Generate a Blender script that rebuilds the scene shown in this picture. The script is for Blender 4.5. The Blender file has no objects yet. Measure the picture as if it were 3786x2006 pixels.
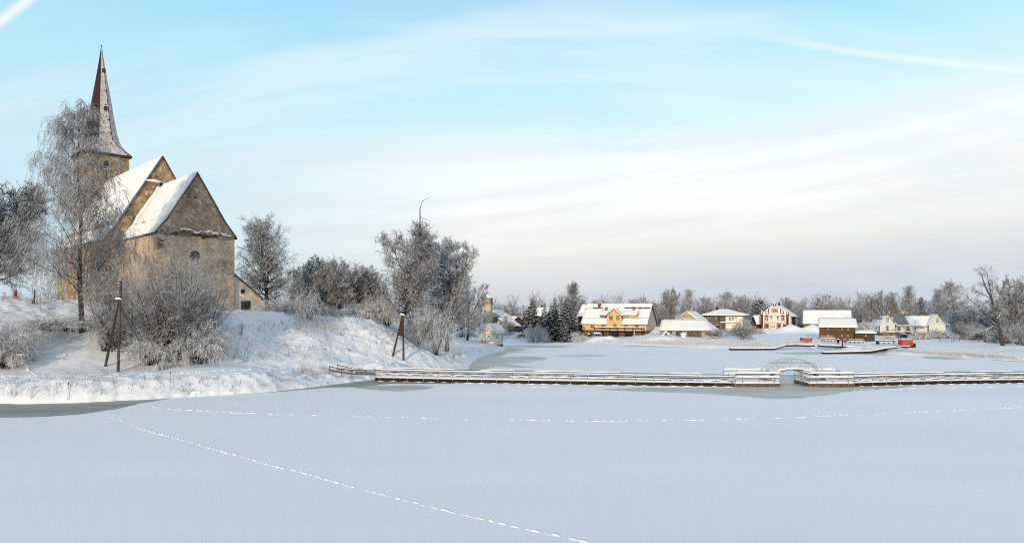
import bpy, math, random
import numpy as np
from mathutils import Vector, Matrix
sc = bpy.context.scene
R = math.radians
# ---------------------------------------------------------------- camera
F_PX, U0, V0, CAM_H = 2467.0, 1893.0, 1144.0, 9.4      # focal length and horizon in photo pixels, eye height
cam = bpy.data.objects.new('camera', bpy.data.cameras.new('camera'))
sc.collection.objects.link(cam)
cam.location = (0, 0, CAM_H); cam.rotation_euler = (R(90), 0, 0)
cam.data.sensor_width = 36; cam.data.lens = 36*F_PX/3786
cam.data.shift_y = (V0-1003)/3786
cam.data.clip_start = 0.5; cam.data.clip_end = 20000
sc.camera = cam
# ---------------------------------------------------------------- sun and sky
SUN_EL, SUN_AZ = 9.5, 197.0          # azimuth clockwise from +Y
sun = bpy.data.objects.new('sun', bpy.data.lights.new('sun', 'SUN'))
sc.collection.objects.link(sun)
sun.data.energy = 3.6; sun.data.angle = R(0.6); sun.data.color = (1.0, 0.80, 0.55)
sd = Vector((math.sin(R(SUN_AZ))*math.cos(R(SUN_EL)), math.cos(R(SUN_AZ))*math.cos(R(SUN_EL)), math.sin(R(SUN_EL))))
sun.rotation_euler = sd.to_track_quat('Z', 'Y').to_euler()
w = bpy.data.worlds.new('World'); sc.world = w; w.use_nodes = True
nt = w.node_tree; N = nt.nodes; L = nt.links; N.clear()
def nd(t, **k):
    n = N.new(t)
    for a, b in k.items(): setattr(n, a, b)
    return n
def mth(op, a, b=None, c=None, clamp=False):
    n = nd('ShaderNodeMath', operation=op, use_clamp=clamp)
    for i, x in enumerate((a, b, c)):
        if x is None: continue
        if isinstance(x, (int, float)): n.inputs[i].default_value = x
        else: L.new(x, n.inputs[i])
    return n.outputs[0]
def mixc(f, a, b, blend='MIX'):
    n = nd('ShaderNodeMix', data_type='RGBA', blend_type=blend)
    for s, x in ((n.inputs[0], f), (n.inputs[6], a), (n.inputs[7], b)):
        if isinstance(x, (int, float)): s.default_value = x
        elif isinstance(x, tuple): s.default_value = x + (1,)
        else: L.new(x, s)
    return n.outputs[2]
def ramp(f, stops, interp='LINEAR'):
    n = nd('ShaderNodeValToRGB'); L.new(f, n.inputs[0]); cr = n.color_ramp; cr.interpolation = interp
    while len(cr.elements) < len(stops): cr.elements.new(0.5)
    for e, (p, c) in zip(cr.elements, stops):
        e.position = p; e.color = (c, c, c, 1) if isinstance(c, (int, float)) else tuple(c) + (1,)
    return n.outputs[0]
sky = nd('ShaderNodeTexSky', sky_type='NISHITA'); sky.sun_disc = False
sky.sun_elevation = R(SUN_EL); sky.sun_rotation = R(SUN_AZ); sky.air_density = 1.0; sky.dust_density = 0.4; sky.ozone_density = 1.5
SKY_STR = 0.12
geo = nd('ShaderNodeTexCoord'); sep = nd('ShaderNodeSeparateXYZ'); L.new(geo.outputs['Generated'], sep.inputs[0])
X_, Y_, Z_ = sep.outputs
el = mth('MULTIPLY', mth('ARCSINE', Z_), 57.2958)             # degrees above the horizon
az = mth('ARCTAN2', X_, Y_)                                   # radians, + to the right
az2 = mth('MULTIPLY', az, az)
g = 1/SKY_STR
elw = nd('ShaderNodeTexNoise'); elw.inputs['Scale'].default_value = 1.6; elw.inputs['Detail'].default_value = 3
L.new(geo.outputs['Generated'], elw.inputs['Vector'])
elj = mth('ADD', el, mth('MULTIPLY', mth('SUBTRACT', elw.outputs[0], 0.5), 7.0))
elj = mth('SUBTRACT', elj, mth('MULTIPLY', az, 2.2))
def lc(r, g_, b): return tuple(((x/255+0.055)/1.055)**2.4 if x > 10 else x/255/12.92 for x in (r, g_, b))
air = ramp(mth('DIVIDE', elj, 40.0, clamp=True), [(0.0, lc(192,201,219)), (0.035, lc(202,207,218)), (0.07, lc(217,219,222)), (0.12, lc(236,234,229)), (0.20, lc(252,250,247)),
    (0.31, lc(250,253,253)), (0.40, lc(208,244,254)), (0.50, lc(186,236,254)), (0.60, lc(164,220,252)), (0.8, lc(188,208,230)), (1.0, lc(192,206,226))])
# left of the view the low sky turns clearer and bluer
leftk = mth('MULTIPLY', mth('SUBTRACT', mth('MULTIPLY', az, -1.0), 0.05), 2.2, clamp=True)
leftk = mth('MULTIPLY', leftk, ramp(mth('DIVIDE', el, 30.0, clamp=True), [(0, .5), (.3, .8), (.6, .45), (1, .2)]))
air = mixc(leftk, air, lc(176,224,244))
# cirrus: streaks along a wide arch, drawn in azimuth/elevation
q = mth('ADD', el, mth('MULTIPLY', az2, 22.0)); q = mth('SUBTRACT', q, az)
vv = nd('ShaderNodeCombineXYZ'); L.new(mth('MULTIPLY', az, 1.3), vv.inputs[0]); L.new(mth('MULTIPLY', q, 0.22), vv.inputs[1])
n1 = nd('ShaderNodeTexNoise'); n1.inputs['Scale'].default_value = 1.5; n1.inputs['Detail'].default_value = 6; n1.inputs['Roughness'].default_value = 0.5
n1.inputs['Distortion'].default_value = 0.35; L.new(vv.outputs[0], n1.inputs['Vector'])
cir = ramp(n1.outputs[0], [(0.34, 0.15), (0.64, 1.0)], 'EASE')
band = ramp(mth('DIVIDE', q, 50.0, clamp=True), [(0.0, .15), (0.28, .35), (0.40, .95), (0.46, .95), (0.53, .12), (0.8, .45)], 'EASE')
cm = mth('MULTIPLY', cir, band)
def streak(a0, e0, a1, e1, wd, inten):       # a thin old contrail between two sky directions
    dx, dy = a1-a0, e1-e0; ln = math.hypot(dx, dy)
    azd = mth('MULTIPLY', az, 57.2958)
    d = mth('ABSOLUTE', mth('ADD', mth('MULTIPLY', mth('SUBTRACT', azd, a0), -dy/ln), mth('MULTIPLY', mth('SUBTRACT', el, e0), dx/ln)))
    t = mth('ADD', mth('MULTIPLY', mth('SUBTRACT', azd, a0), dx/ln), mth('MULTIPLY', mth('SUBTRACT', el, e0), dy/ln))
    m = mth('MULTIPLY', ramp(mth('DIVIDE', d, wd, clamp=True), [(0, 1.0), (1, 0.0)], 'EASE'), ramp(mth('DIVIDE', t, ln, clamp=True), [(0.0, 0), (.25, 1), (.85, 1), (1, 0)]))
    return mth('MULTIPLY', m, inten)
sm = mth('ADD', 0.0, streak(-40.5, 15.6, -33.0, 23.8, 0.5, 1.2))
sm = mth('ADD', sm, streak(19.0, 21.4, 41.0, 14.8, 0.42, .75))
sm = mth('ADD', sm, streak(-16.0, 22.5, 26.0, 22.4, 0.8, .22))
cm = mth('ADD', cm, 0.0, clamp=True)
air = mixc(mth('MULTIPLY', cm, 0.68), air, lc(226,249,253))
air = mixc(mth('MULTIPLY', sm, 0.8, clamp=True), air, lc(242,253,255))
# low soft grey-lilac bars on the right
vb = nd('ShaderNodeCombineXYZ'); L.new(mth('MULTIPLY', az, 1.3), vb.inputs[0]); L.new(mth('MULTIPLY', mth('SUBTRACT', el, mth('MULTIPLY', az, 6.0)), 0.30), vb.inputs[1])
n2 = nd('ShaderNodeTexNoise'); n2.inputs['Scale'].default_value = 1.6; n2.inputs['Detail'].default_value = 3; L.new(vb.outputs[0], n2.inputs['Vector'])
bar = mth('MULTIPLY', ramp(n2.outputs[0], [(0.42, 0), (0.6, 1)], 'EASE'), ramp(mth('DIVIDE', el, 20.0, clamp=True), [(0, .4), (.3, .8), (.6, .5), (.9, 0)]))
air = mixc(mth('MULTIPLY', bar, 0.42), air, lc(222,220,226))
airs = nd('ShaderNodeVectorMath', operation='SCALE'); L.new(air, airs.inputs[0]); airs.inputs['Scale'].default_value = g*1.06
col = mixc(0.93, sky.outputs[0], airs.outputs[0])
bg = nd('ShaderNodeBackground'); L.new(col, bg.inputs[0]); bg.inputs[1].default_value = SKY_STR
out = nd('ShaderNodeOutputWorld'); L.new(bg.outputs[0], out.inputs[0])
sc.view_settings.view_transform = 'Standard'; sc.view_settings.look = 'None'
sc.view_settings.exposure = 0.0; sc.view_settings.gamma = 1
sc.render.engine = 'CYCLES'; sc.cycles.max_bounces = 5; sc.cycles.diffuse_bounces = 3; sc.cycles.glossy_bounces = 2
sc.cycles.transmission_bounces = 2; sc.cycles.use_denoising = False; sc.cycles.filter_width = 1.0

# ---------------------------------------------------------------- helpers
def a_of(u): return (u-U0)/F_PX
def P(u, v, Y): return Vector((a_of(u)*Y, Y, CAM_H-(v-V0)/F_PX*Y))
def G(u, v, z=0.0):
    Y = F_PX*(CAM_H-z)/(v-V0); return Vector((a_of(u)*Y, Y, z))
COL = sc.collection
def link(o): COL.objects.link(o); return o
def props(o, label=None, cat=None, group=None, kind=None):
    for k, x in (('label', label), ('category', cat), ('group', group), ('kind', kind)):
        if x: o[k] = x
    return o
def thing(name, label, cat, loc=(0, 0, 0), rz=0.0, group=None):
    o = bpy.data.objects.new(name, None); o.empty_display_size = 0.3; link(o)
    o.location = loc; o.rotation_euler = (0, 0, rz); return props(o, label, cat, group)
def mesh_np(name, V, Fq, smooth=False):
    me = bpy.data.meshes.new(name); V = np.asarray(V, np.float32); Fq = np.asarray(Fq, np.int32); k = Fq.shape[1]
    me.vertices.add(len(V)); me.vertices.foreach_set('co', V.ravel())
    me.loops.add(Fq.size); me.loops.foreach_set('vertex_index', Fq.ravel())
    me.polygons.add(len(Fq)); me.polygons.foreach_set('loop_start', np.arange(0, Fq.size, k, dtype=np.int32))
    me.update(calc_edges=True)
    if smooth: me.polygons.foreach_set('use_smooth', np.ones(len(Fq), bool))
    return me
def obj(name, me, mat=None, parent=None):
    o = bpy.data.objects.new(name, me); link(o)
    if mat is not None: me.materials.append(mat)
    if parent is not None: o.parent = parent
    return o
class MB:
    def __init__(s): s.v = []; s.f = []
    def add(s, vs, fs):
        n = len(s.v); s.v += [tuple(x) for x in vs]; s.f += [tuple(i+n for i in f) for f in fs]; return s
    def box(s, x0, x1, y0, y1, z0, z1):
        if x0 > x1: x0, x1 = x1, x0
        if y0 > y1: y0, y1 = y1, y0
        if z0 > z1: z0, z1 = z1, z0
        return s.add([(x0,y0,z0),(x1,y0,z0),(x1,y1,z0),(x0,y1,z0),(x0,y0,z1),(x1,y0,z1),(x1,y1,z1),(x0,y1,z1)],
            [(0,3,2,1),(4,5,6,7),(0,1,5,4),(1,2,6,5),(2,3,7,6),(3,0,4,7)])
    def prism(s, pts, y0, y1):        # pts: (x,z) polygon, extruded along y
        n = len(pts)
        ar = sum(pts[i][0]*pts[(i+1)%n][1]-pts[(i+1)%n][0]*pts[i][1] for i in range(n))
        if ar < 0: pts = pts[::-1]
        return s.add([(x,y0,z) for x,z in pts]+[(x,y1,z) for x,z in pts],
            [tuple(range(n)), tuple(range(2*n-1, n-1, -1))]+[(i, n+i, n+(i+1)%n, (i+1)%n) for i in range(n)])
    def prismx(s, pts, x0, x1):       # pts: (y,z) polygon, extruded along x
        n = len(pts)
        ar = sum(pts[i][0]*pts[(i+1)%n][1]-pts[(i+1)%n][0]*pts[i][1] for i in range(n))
        if ar < 0: pts = pts[::-1]
        return s.add([(x0,y,z) for y,z in pts]+[(x1,y,z) for y,z in pts],
            [tuple(range(n-1,-1,-1)), tuple(range(n, 2*n))]+[((i+1)%n, n+(i+1)%n, n+i, i) for i in range(n)])
    def slab(s, q, t):                # quad (ccw from above) with thickness t below it
        q = [Vector(p) for p in q]; lo = [p-Vector((0,0,t)) for p in q]; n = len(q)
        return s.add(q+lo, [tuple(range(n)), tuple(range(2*n-1, n-1, -1))]+[((i+1)%n, i, n+i, n+(i+1)%n) for i in range(n)])
    def tube(s, pts, r, n=6, cap=True):
        pts = [Vector(p) for p in pts]; rs = r if isinstance(r, (list, tuple)) else [r]*len(pts); vs = []
        for i, p in enumerate(pts):
            d = (pts[min(i+1, len(pts)-1)]-pts[max(i-1, 0)]).normalized()
            a = d.cross(Vector((0,0,1)) if abs(d.z) < 0.9 else Vector((1,0,0))).normalized(); b = a.cross(d)
            for k in range(n):
                t = 2*math.pi*k/n+math.pi/n; vs.append(p+a*math.cos(t)*rs[i]+b*math.sin(t)*rs[i])
        fs = [(i*n+k, i*n+(k+1)%n, (i+1)*n+(k+1)%n, (i+1)*n+k) for i in range(len(pts)-1) for k in range(n)]
        if cap: fs += [tuple(range(n-1,-1,-1)), tuple((len(pts)-1)*n+k for k in range(n))]
        return s.add(vs, fs)
    def lathe(s, prof, cx=0, cy=0, n=16, ph=0.0):
        vs = [(cx+r*math.cos(2*math.pi*k/n+ph), cy+r*math.sin(2*math.pi*k/n+ph), z) for r, z in prof for k in range(n)]
        fs = [(i*n+k, i*n+(k+1)%n, (i+1)*n+(k+1)%n, (i+1)*n+k) for i in range(len(prof)-1) for k in range(n)]
        fs += [tuple(range(n-1,-1,-1)), tuple((len(prof)-1)*n+k for k in range(n))]
        return s.add(vs, fs)
    def build(s, name, mat, parent=None, smooth=False):
        me = bpy.data.meshes.new(name); me.from_pydata(s.v, [], s.f); me.update()
        if smooth:
            me.polygons.foreach_set('use_smooth', np.ones(len(me.polygons), bool))
        return obj(name, me, mat, parent)

def hash2(i, j, s): 
    h = (i*374761393+j*668265263+s*1274126177) & 0xffffffff
    h = ((h ^ (h >> 13))*1103515245) & 0xffffffff
    return ((h ^ (h >> 16)) & 0xffff)/65535.0
def vnoise(x, y, s=0):
    x = np.asarray(x, float); y = np.asarray(y, float)
    i = np.floor(x).astype(np.int64); j = np.floor(y).astype(np.int64); fx = x-i; fy = y-j
    fx = fx*fx*(3-2*fx); fy = fy*fy*(3-2*fy)
    a = hash2(i, j, s); b = hash2(i+1, j, s); c = hash2(i, j+1, s); d = hash2(i+1, j+1, s)
    return (a*(1-fx)+b*fx)*(1-fy)+(c*(1-fx)+d*fx)*fy
def fbm(x, y, o=4, s=0):
    r = 0; a = 0.5
    for k in range(o): r = r+a*(vnoise(x*2**k, y*2**k, s+k*7)-0.5); a *= 0.5
    return r

# ---------------------------------------------------------------- materials
def mat(name, col, rough=0.8, col2=None, rubble=None, scale=1.0, bump=0.0, bscale=None, contrast=(0.35, 0.65), detail=4, stretch=(1,1,1),
        metal=0.0, lines=None, snow=None, spec=0.3, detail2=None):
    """procedural: two colours mixed by noise, optional line pattern and bump, optional snow lying on upward faces"""
    m = bpy.data.materials.new(name); m.use_nodes = True; t = m.node_tree; n = t.nodes; l = t.links
    b = n['Principled BSDF']; b.inputs['Roughness'].default_value = rough; b.inputs['Metallic'].default_value = metal
    b.inputs['Specular IOR Level'].default_value = spec
    tc = n.new('ShaderNodeTexCoord'); mp = n.new('ShaderNodeMapping'); mp.inputs['Scale'].default_value = stretch
    l.new(tc.outputs['Object'], mp.inputs[0])
    def noise(sc_, det=4, src=mp.outputs[0]):
        q = n.new('ShaderNodeTexNoise'); q.inputs['Scale'].default_value = sc_; q.inputs['Detail'].default_value = det
        q.inputs['Roughness'].default_value = 0.6
        l.new(src, q.inputs['Vector']); return q.outputs[0]
    def rmp(f, p0, p1):
        q = n.new('ShaderNodeMapRange'); q.inputs[1].default_value = p0; q.inputs[2].default_value = p1; q.interpolation_type = 'SMOOTHSTEP'
        l.new(f, q.inputs[0]); return q.outputs[0]
    def mix(f, a, c, bl='MIX'):
        q = n.new('ShaderNodeMix'); q.data_type = 'RGBA'; q.blend_type = bl
        for s_, x in ((q.inputs[0], f), (q.inputs[6], a), (q.inputs[7], c)):
            if isinstance(x, (int, float)): s_.default_value = x
            elif isinstance(x, tuple): s_.default_value = x+(1,)
            else: l.new(x, s_)
        return q.outputs[2]
    c2 = col2 or tuple(x*0.8 for x in col)
    c = mix(rmp(noise(scale, detail), *contrast), col, c2)
    if detail2:      # (colour, scale, lo, hi)
        for (dc, dsc, lo, hi) in detail2: c = mix(rmp(noise(dsc, 5), lo, hi), c, dc)
    hgt = None
    if lines:        # (axis, period, depth): board or course lines
        ax, per, dep = lines
        wv = n.new('ShaderNodeTexWave'); wv.bands_direction = ax; wv.wave_profile = 'SAW'; wv.inputs['Scale'].default_value = 0.314/per
        wv.inputs['Distortion'].default_value = 0.0; l.new(tc.outputs['Object'], wv.inputs[0])
        k = rmp(wv.outputs['Fac'], 0.86, 0.97)
        q = n.new('ShaderNodeMath'); q.operation = 'MULTIPLY'; q.inputs[1].default_value = dep; l.new(k, q.inputs[0])
        c = mix(q.outputs[0], c, (col[0]*.25, col[1]*.25, col[2]*.25))
    if rubble:       # (cell scale, joint strength): rounded field stones showing through worn plaster
        vo = n.new('ShaderNodeTexVoronoi'); vo.feature = 'DISTANCE_TO_EDGE'; vo.inputs['Scale'].default_value = rubble[0]
        mp2 = n.new('ShaderNodeMapping'); mp2.inputs['Scale'].default_value = (1, 1, 1.7); l.new(tc.outputs['Object'], mp2.inputs[0])
        wn = n.new('ShaderNodeTexNoise'); wn.inputs['Scale'].default_value = 2.5; l.new(mp2.outputs[0], wn.inputs['Vector'])
        va = n.new('ShaderNodeVectorMath'); va.operation = 'MULTIPLY_ADD'; va.inputs[1].default_value = (.35,.35,.35); l.new(wn.outputs[1], va.inputs[0]); l.new(mp2.outputs[0], va.inputs[2]); l.new(va.outputs[0], vo.inputs['Vector'])
        e_ = rmp(vo.outputs['Distance'], 0.0, 0.10); msk = rmp(noise(.55, 4), .42, .56)
        q = n.new('ShaderNodeMath'); q.operation = 'SUBTRACT'; q.inputs[0].default_value = 1.0; l.new(e_, q.inputs[1])
        q3 = n.new('ShaderNodeMath'); q3.operation = 'MULTIPLY'; l.new(q.outputs[0], q3.inputs[0]); l.new(msk, q3.inputs[1])
        q4 = n.new('ShaderNodeMath'); q4.operation = 'MULTIPLY'; q4.inputs[1].default_value = rubble[1]; l.new(q3.outputs[0], q4.inputs[0])
        c = mix(q4.outputs[0], c, (col[0]*.28, col[1]*.26, col[2]*.24))
        vc = n.new('ShaderNodeTexVoronoi'); vc.inputs['Scale'].default_value = rubble[0]; l.new(va.outputs[0], vc.inputs['Vector'])
        sx = n.new('ShaderNodeSeparateXYZ'); l.new(vc.outputs['Color'], sx.inputs[0]); q5 = n.new('ShaderNodeMath'); q5.operation = 'MULTIPLY'; l.new(sx.outputs[0], q5.inputs[0]); l.new(msk, q5.inputs[1])
        q6 = n.new('ShaderNodeMath'); q6.operation = 'MULTIPLY'; q6.inputs[1].default_value = .5; l.new(q5.outputs[0], q6.inputs[0])
        c = mix(q6.outputs[0], c, (col[0]*.5, col[1]*.48, col[2]*.46))
    if bump:
        bp = n.new('ShaderNodeBump'); bp.inputs['Strength'].default_value = bump; bp.inputs['Distance'].default_value = 0.45 if rubble else 0.15
        l.new(noise(bscale or scale*4, 5), bp.inputs['Height']); l.new(bp.outputs[0], b.inputs['Normal'])
    if snow:         # (lo, hi) on normal z
        ge = n.new('ShaderNodeNewGeometry'); sp = n.new('ShaderNodeSeparateXYZ'); l.new(ge.outputs['Normal'], sp.inputs[0])
        q = n.new('ShaderNodeMath'); q.operation = 'ADD'; l.new(sp.outputs[2], q.inputs[0])
        q2 = n.new('ShaderNodeMath'); q2.operation = 'MULTIPLY_ADD'; q2.inputs[1].default_value = snow[2] if len(snow) > 2 else 0.5; q2.inputs[2].default_value = -(snow[2] if len(snow) > 2 else 0.5)/2
        l.new(noise(snow[3] if len(snow) > 3 else 1.5, 3), q2.inputs[0]); l.new(q2.outputs[0], q.inputs[1])
        c = mix(rmp(q.outputs[0], snow[0], snow[1]), c, (0.74, 0.75, 0.78))
    if isinstance(c, tuple): b.inputs['Base Color'].default_value = c+(1,)
    else: l.new(c, b.inputs['Base Color'])
    return m
M = {}
M['snow'] = mat('snow', (.69,.705,.74), .75, (.63,.65,.70), None, .6, .25, 3.0, spec=.25)
M['roofsnow'] = mat('roof_snow', (.74,.725,.715), .8, (.69,.68,.68), None, .35, .12, 2.0, spec=.2)
M['ice'] = mat('snowy_ice', (.745,.75,.80), .62, (.672,.685,.742), None, .035, 0.0, 6.0, contrast=(.25,.75), stretch=(.5,1.6,1), spec=.3)
M['greyice2'] = mat('pale_grey_ice', (.36,.375,.36), .5, (.52,.53,.53), None, .3, .03, 4, contrast=(.35,.75), stretch=(.35,1.6,1), spec=.3)
M['greyice'] = mat('grey_ice', (.19,.205,.18), .5, (.30,.315,.30), None, .3, .03, 4, contrast=(.35,.75), stretch=(.35,1.6,1), spec=.3)
M['track'] = mat('track_snow', (.84,.84,.86), .8, (.78,.79,.82), None, 2, .2)
M['plaster'] = mat('old_plaster', (.66,.51,.365), .93, (.47,.355,.25), (1.5,.6), .35, .9, 1.3, contrast=(.38,.60), detail=7,
    detail2=[((.24,.18,.125), .45, .53, .63), ((.66,.56,.44), .9, .55, .63), ((.17,.12,.08), 1.9, .62, .68)])
M['plaster_ochre'] = mat('ochre_plaster', (.42,.29,.145), .93, (.25,.165,.085), (1.6,.6), .4, .9, 1.2, contrast=(.40,.58), detail=7,
    detail2=[((.11,.075,.045), .45, .54, .62), ((.50,.41,.29), .9, .55, .61), ((.07,.045,.03), 1.7, .60, .66)])
M['gable'] = mat('weathered_gable', (.40,.30,.215), .94, (.27,.205,.15), (1.6,.65), .5, .9, 1.5, contrast=(.40,.58), detail=7,
    detail2=[((.13,.095,.07), .30, .54, .64), ((.52,.42,.32), .9, .56, .64), ((.24,.12,.075), .7, .61, .67)])
M['niche'] = mat('pale_plaster', (.52,.44,.34), .9, (.42,.35,.27), None, 1.2, .3)
M['annex'] = mat('cream_render', (.78,.67,.52), .9, (.68,.56,.42), None, .7, .3, 3, detail2=[((.24,.20,.15), .6, .64, .78)])
M['dark'] = mat('dark_opening', (.02,.02,.022), .5, (.03,.03,.03), None, 2)
M['glass'] = mat('window_glass', (.010,.011,.014), .25, (.02,.022,.026), None, 1.5, spec=.25)
M['glassg'] = mat('green_tinted_glass', (.17,.23,.20), .15, (.13,.18,.16), None, 1.2, spec=.6)
M['rust'] = mat('red_spire_sheet', (.040,.013,.011), .85, (.026,.011,.010), None, .6, .3, 3, stretch=(1,1,.4), lines=('Z', 1.3, .35))
M['eave'] = mat('eave_board', (.045,.038,.032), .8)
M['bark'] = mat('bark', (.030,.026,.024), .95, (.055,.048,.043), None, 3, .4, 8, stretch=(1,1,.3), snow=(.50,.9,.7,1.2))
M['barkpine'] = mat('snowy_bark', (.035,.030,.026), .95, (.065,.055,.047), None, 3, .4, 8, snow=(.25,.6,.6,.9))
M['birchbark'] = mat('birch_bark', (.024,.021,.020), .9, (.11,.10,.09), None, 1.6, .3, 6, contrast=(.56,.66), stretch=(1,1,2.5), snow=(.3,.8,.6,1))
M['twig'] = mat('frosted_twig', (.066,.063,.065), .95, (.135,.132,.138), None, 1, snow=(-.12,.7,.8,.28))
M['twigw'] = mat('snowy_twig', (.19,.18,.175), .95, (.30,.29,.29), None, 1, snow=(-.6,.35,.8,.30))
M['twigd'] = mat('dark_frosted_twig', (.045,.042,.042), .95, (.09,.085,.085), None, 1, snow=(.1,1.0,.6,.3))
M['twigp'] = mat('pinkish_frosted_twig', (.095,.083,.078), .95, (.17,.15,.145), None, 1, snow=(-.08,.8,.7,.2))
M['needle'] = mat('spruce_needles', (.022,.028,.016), .9, (.012,.017,.010), None, 2, snow=(.55,.80,1.1,.45))
M['stalk'] = mat('brown_stalks', (.13,.085,.055), .9, (.08,.055,.04), None, 1)
M['grass'] = mat('dry_grass', (.30,.23,.16), .9, (.20,.16,.12), None, 1, snow=(.0,.5,.8,1.5))
M['weed'] = mat('frosted_weeds', (.64,.60,.58), .9, (.34,.29,.26), None, .8, contrast=(.5,.7), snow=(-.5,.2,.9,1.2))
M['pole'] = mat('pole_wood', (.040,.031,.024), .9, (.075,.062,.050), None, 2, .4, 8, stretch=(1,1,.2))
M['polered'] = mat('brown_pole_wood', (.065,.036,.027), .9, (.045,.028,.022), None, 2, .4, 8, stretch=(1,1,.2))
M['steel'] = mat('galvanised_steel', (.24,.24,.25), .5, (.17,.17,.18), None, 3, metal=.3)
M['steell'] = mat('pale_galvanised_steel', (.40,.385,.36), .5, (.30,.29,.27), None, 3, metal=.1)
M['steeld'] = mat('dull_steel', (.07,.065,.065), .55, (.09,.09,.09), None, 3, metal=.2)
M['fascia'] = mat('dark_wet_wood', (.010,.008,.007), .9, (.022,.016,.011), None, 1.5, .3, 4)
M['fasciab'] = mat('brown_plank', (.16,.085,.045), .85, (.09,.055,.032), None, 1.5, .3, 4, stretch=(.3,1,2))
M['concrete'] = mat('pontoon_concrete', (.20,.17,.14), .9, (.12,.10,.085), None, 1.5)
M['cream'] = mat('cream_paint', (.62,.56,.47), .7, (.54,.48,.40), None, 1.5)
M['yellow'] = mat('yellow_ochre_render', (.74,.395,.16), .85, (.67,.355,.14), None, .5, .1, 5)
M['beigedim'] = mat('beige_and_dimmed_yellow', (.50,.42,.31), .85, (.44,.36,.27), None, .6, .1)  # plain beige; on the yellow house it paints in the weaker light
M['trim'] = mat('dark_brown_trim', (.07,.030,.018), .7)
M['white'] = mat('white_paint', (.78,.77,.74), .6, (.72,.71,.68), None, 1.5)
M['stone'] = mat('fieldstone', (.16,.10,.065), .95, (.07,.05,.038), None, 1.4, .8, 2.5, contrast=(.42,.58), detail2=[((.30,.24,.17), 2.2, .58, .68)])
M['brick'] = mat('red_brick', (.22,.065,.04), .9, (.15,.05,.034), None, 2.5, .2)
M['brown'] = mat('brown_boards', (.135,.066,.026), .85, (.085,.045,.022), None, .5, .2, 6, stretch=(.35,.35,3), lines=('Z', .32, .5), detail2=[((.045,.03,.02), .5, .62, .76)])
M['brown2'] = mat('orange_brown_boards', (.21,.085,.022), .85, (.15,.065,.02), None, .5, .2, 6, stretch=(.35,.35,3), lines=('Z', .35, .4))
M['shed'] = mat('grey_brown_boards', (.070,.052,.036), .9, (.045,.035,.026), None, .8, .2, 6, stretch=(3,3,.4), lines=('X', .3, .5))
M['redtrim'] = mat('oxblood_trim', (.11,.014,.013), .75, (.08,.012,.011), None, 1.5)
M['pinkw'] = mat('pinkish_cream_render', (.68,.62,.55), .85, (.62,.565,.50), None, .8, .05)
M['whiteh'] = mat('pale_grey_green_boards', (.55,.57,.54), .8, (.50,.52,.49), None, .6, 0, lines=('Z', .25, .12))
M['greyroof'] = mat('grey_sheet_roof', (.13,.145,.15), .6, (.10,.115,.12), None, .5, .1, 2, stretch=(3,.4,.4), lines=('X', .6, .25))
M['greyw'] = mat('dark_grey_render', (.115,.105,.088), .85, (.095,.088,.075), None, .6)
M['olive'] = mat('pale_olive_boards', (.42,.37,.20), .85, (.36,.32,.18), None, .6)
M['garage'] = mat('pale_grey_render', (.36,.34,.33), .9, (.30,.28,.27), None, .6, .1)
M['tan'] = mat('tan_render', (.42,.33,.24), .9, (.33,.25,.18), None, .8, .2)
M['doorg'] = mat('dark_grey_doors', (.075,.07,.065), .8, (.05,.048,.045), None, 1, lines=('X', .4, .4))
M['red'] = mat('red_painted_sheet', (.40,.065,.055), .6, (.32,.055,.048), None, .8, 0)
M['bluec'] = mat('navy_car_paint', (.015,.025,.075), .3, (.012,.02,.06), None, 1, spec=.6)
M['bluev'] = mat('bright_blue_paint', (.03,.19,.42), .4, (.025,.15,.34), None, 1)
M['rubber'] = mat('rubber', (.015,.015,.015), .8)
M['chim'] = mat('grey_brown_chimney', (.20,.17,.14), .9, (.12,.10,.085), None, 2)
# ---------------------------------------------------------------- terrain
CP = [  # (u, v, distance): points of the snow surface seen in the photograph
 (0,1395,74),(250,1390,75),(435,1366,79),(600,1385,76),(900,1370,81),(1217,1384,88),(1400,1350,95),(1150,1400,83),
 (0,1340,79),(600,1322,84),(830,1322,86),(0,1240,84),(150,1275,84),(120,1185,89),(100,1122,95),(0,1116,96),(230,1152,95),(300,1205,90),
 (450,1230,89),(600,1205,92),(600,1150,99),(860,1161,99),(930,1164,106),(860,1250,91),(860,1335,86),(720,1150,99),(720,1250,90),
 (1000,1165,103),(1000,1250,95),(1000,1335,89),(1130,1170,107),(1150,1260,99),(1150,1335,93),(1300,1184,111),(1300,1262,104),(1300,1330,98),
 (1400,1196,115),(1450,1285,106),(1490,1313,104),(1500,1232,119),(1550,1262,119),(1600,1292,117),(1650,1303,120),(1720,1292,138),
 (1800,1285,152),(1700,1262,185),
 (1760,1251,205),(2100,1250,200),(2270,1247,204),(2400,1237,203),(2535,1246,198),(2670,1223,232),(2865,1225,230),(2740,1265,178),(2900,1262,178),
 (3060,1226,222),(3030,1254,176),(3165,1259,174),(3250,1250,196),(3370,1246,198),(3500,1250,185),(3709,1276,150),(3786,1296,136),(3500,1290,146),
 (3250,1276,160),(3000,1276,165),(4100,1290,140),(2538,1222,232),(2010,1235,215),(1880,1222,230)]
pts = [P(*c) for c in CP]
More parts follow.
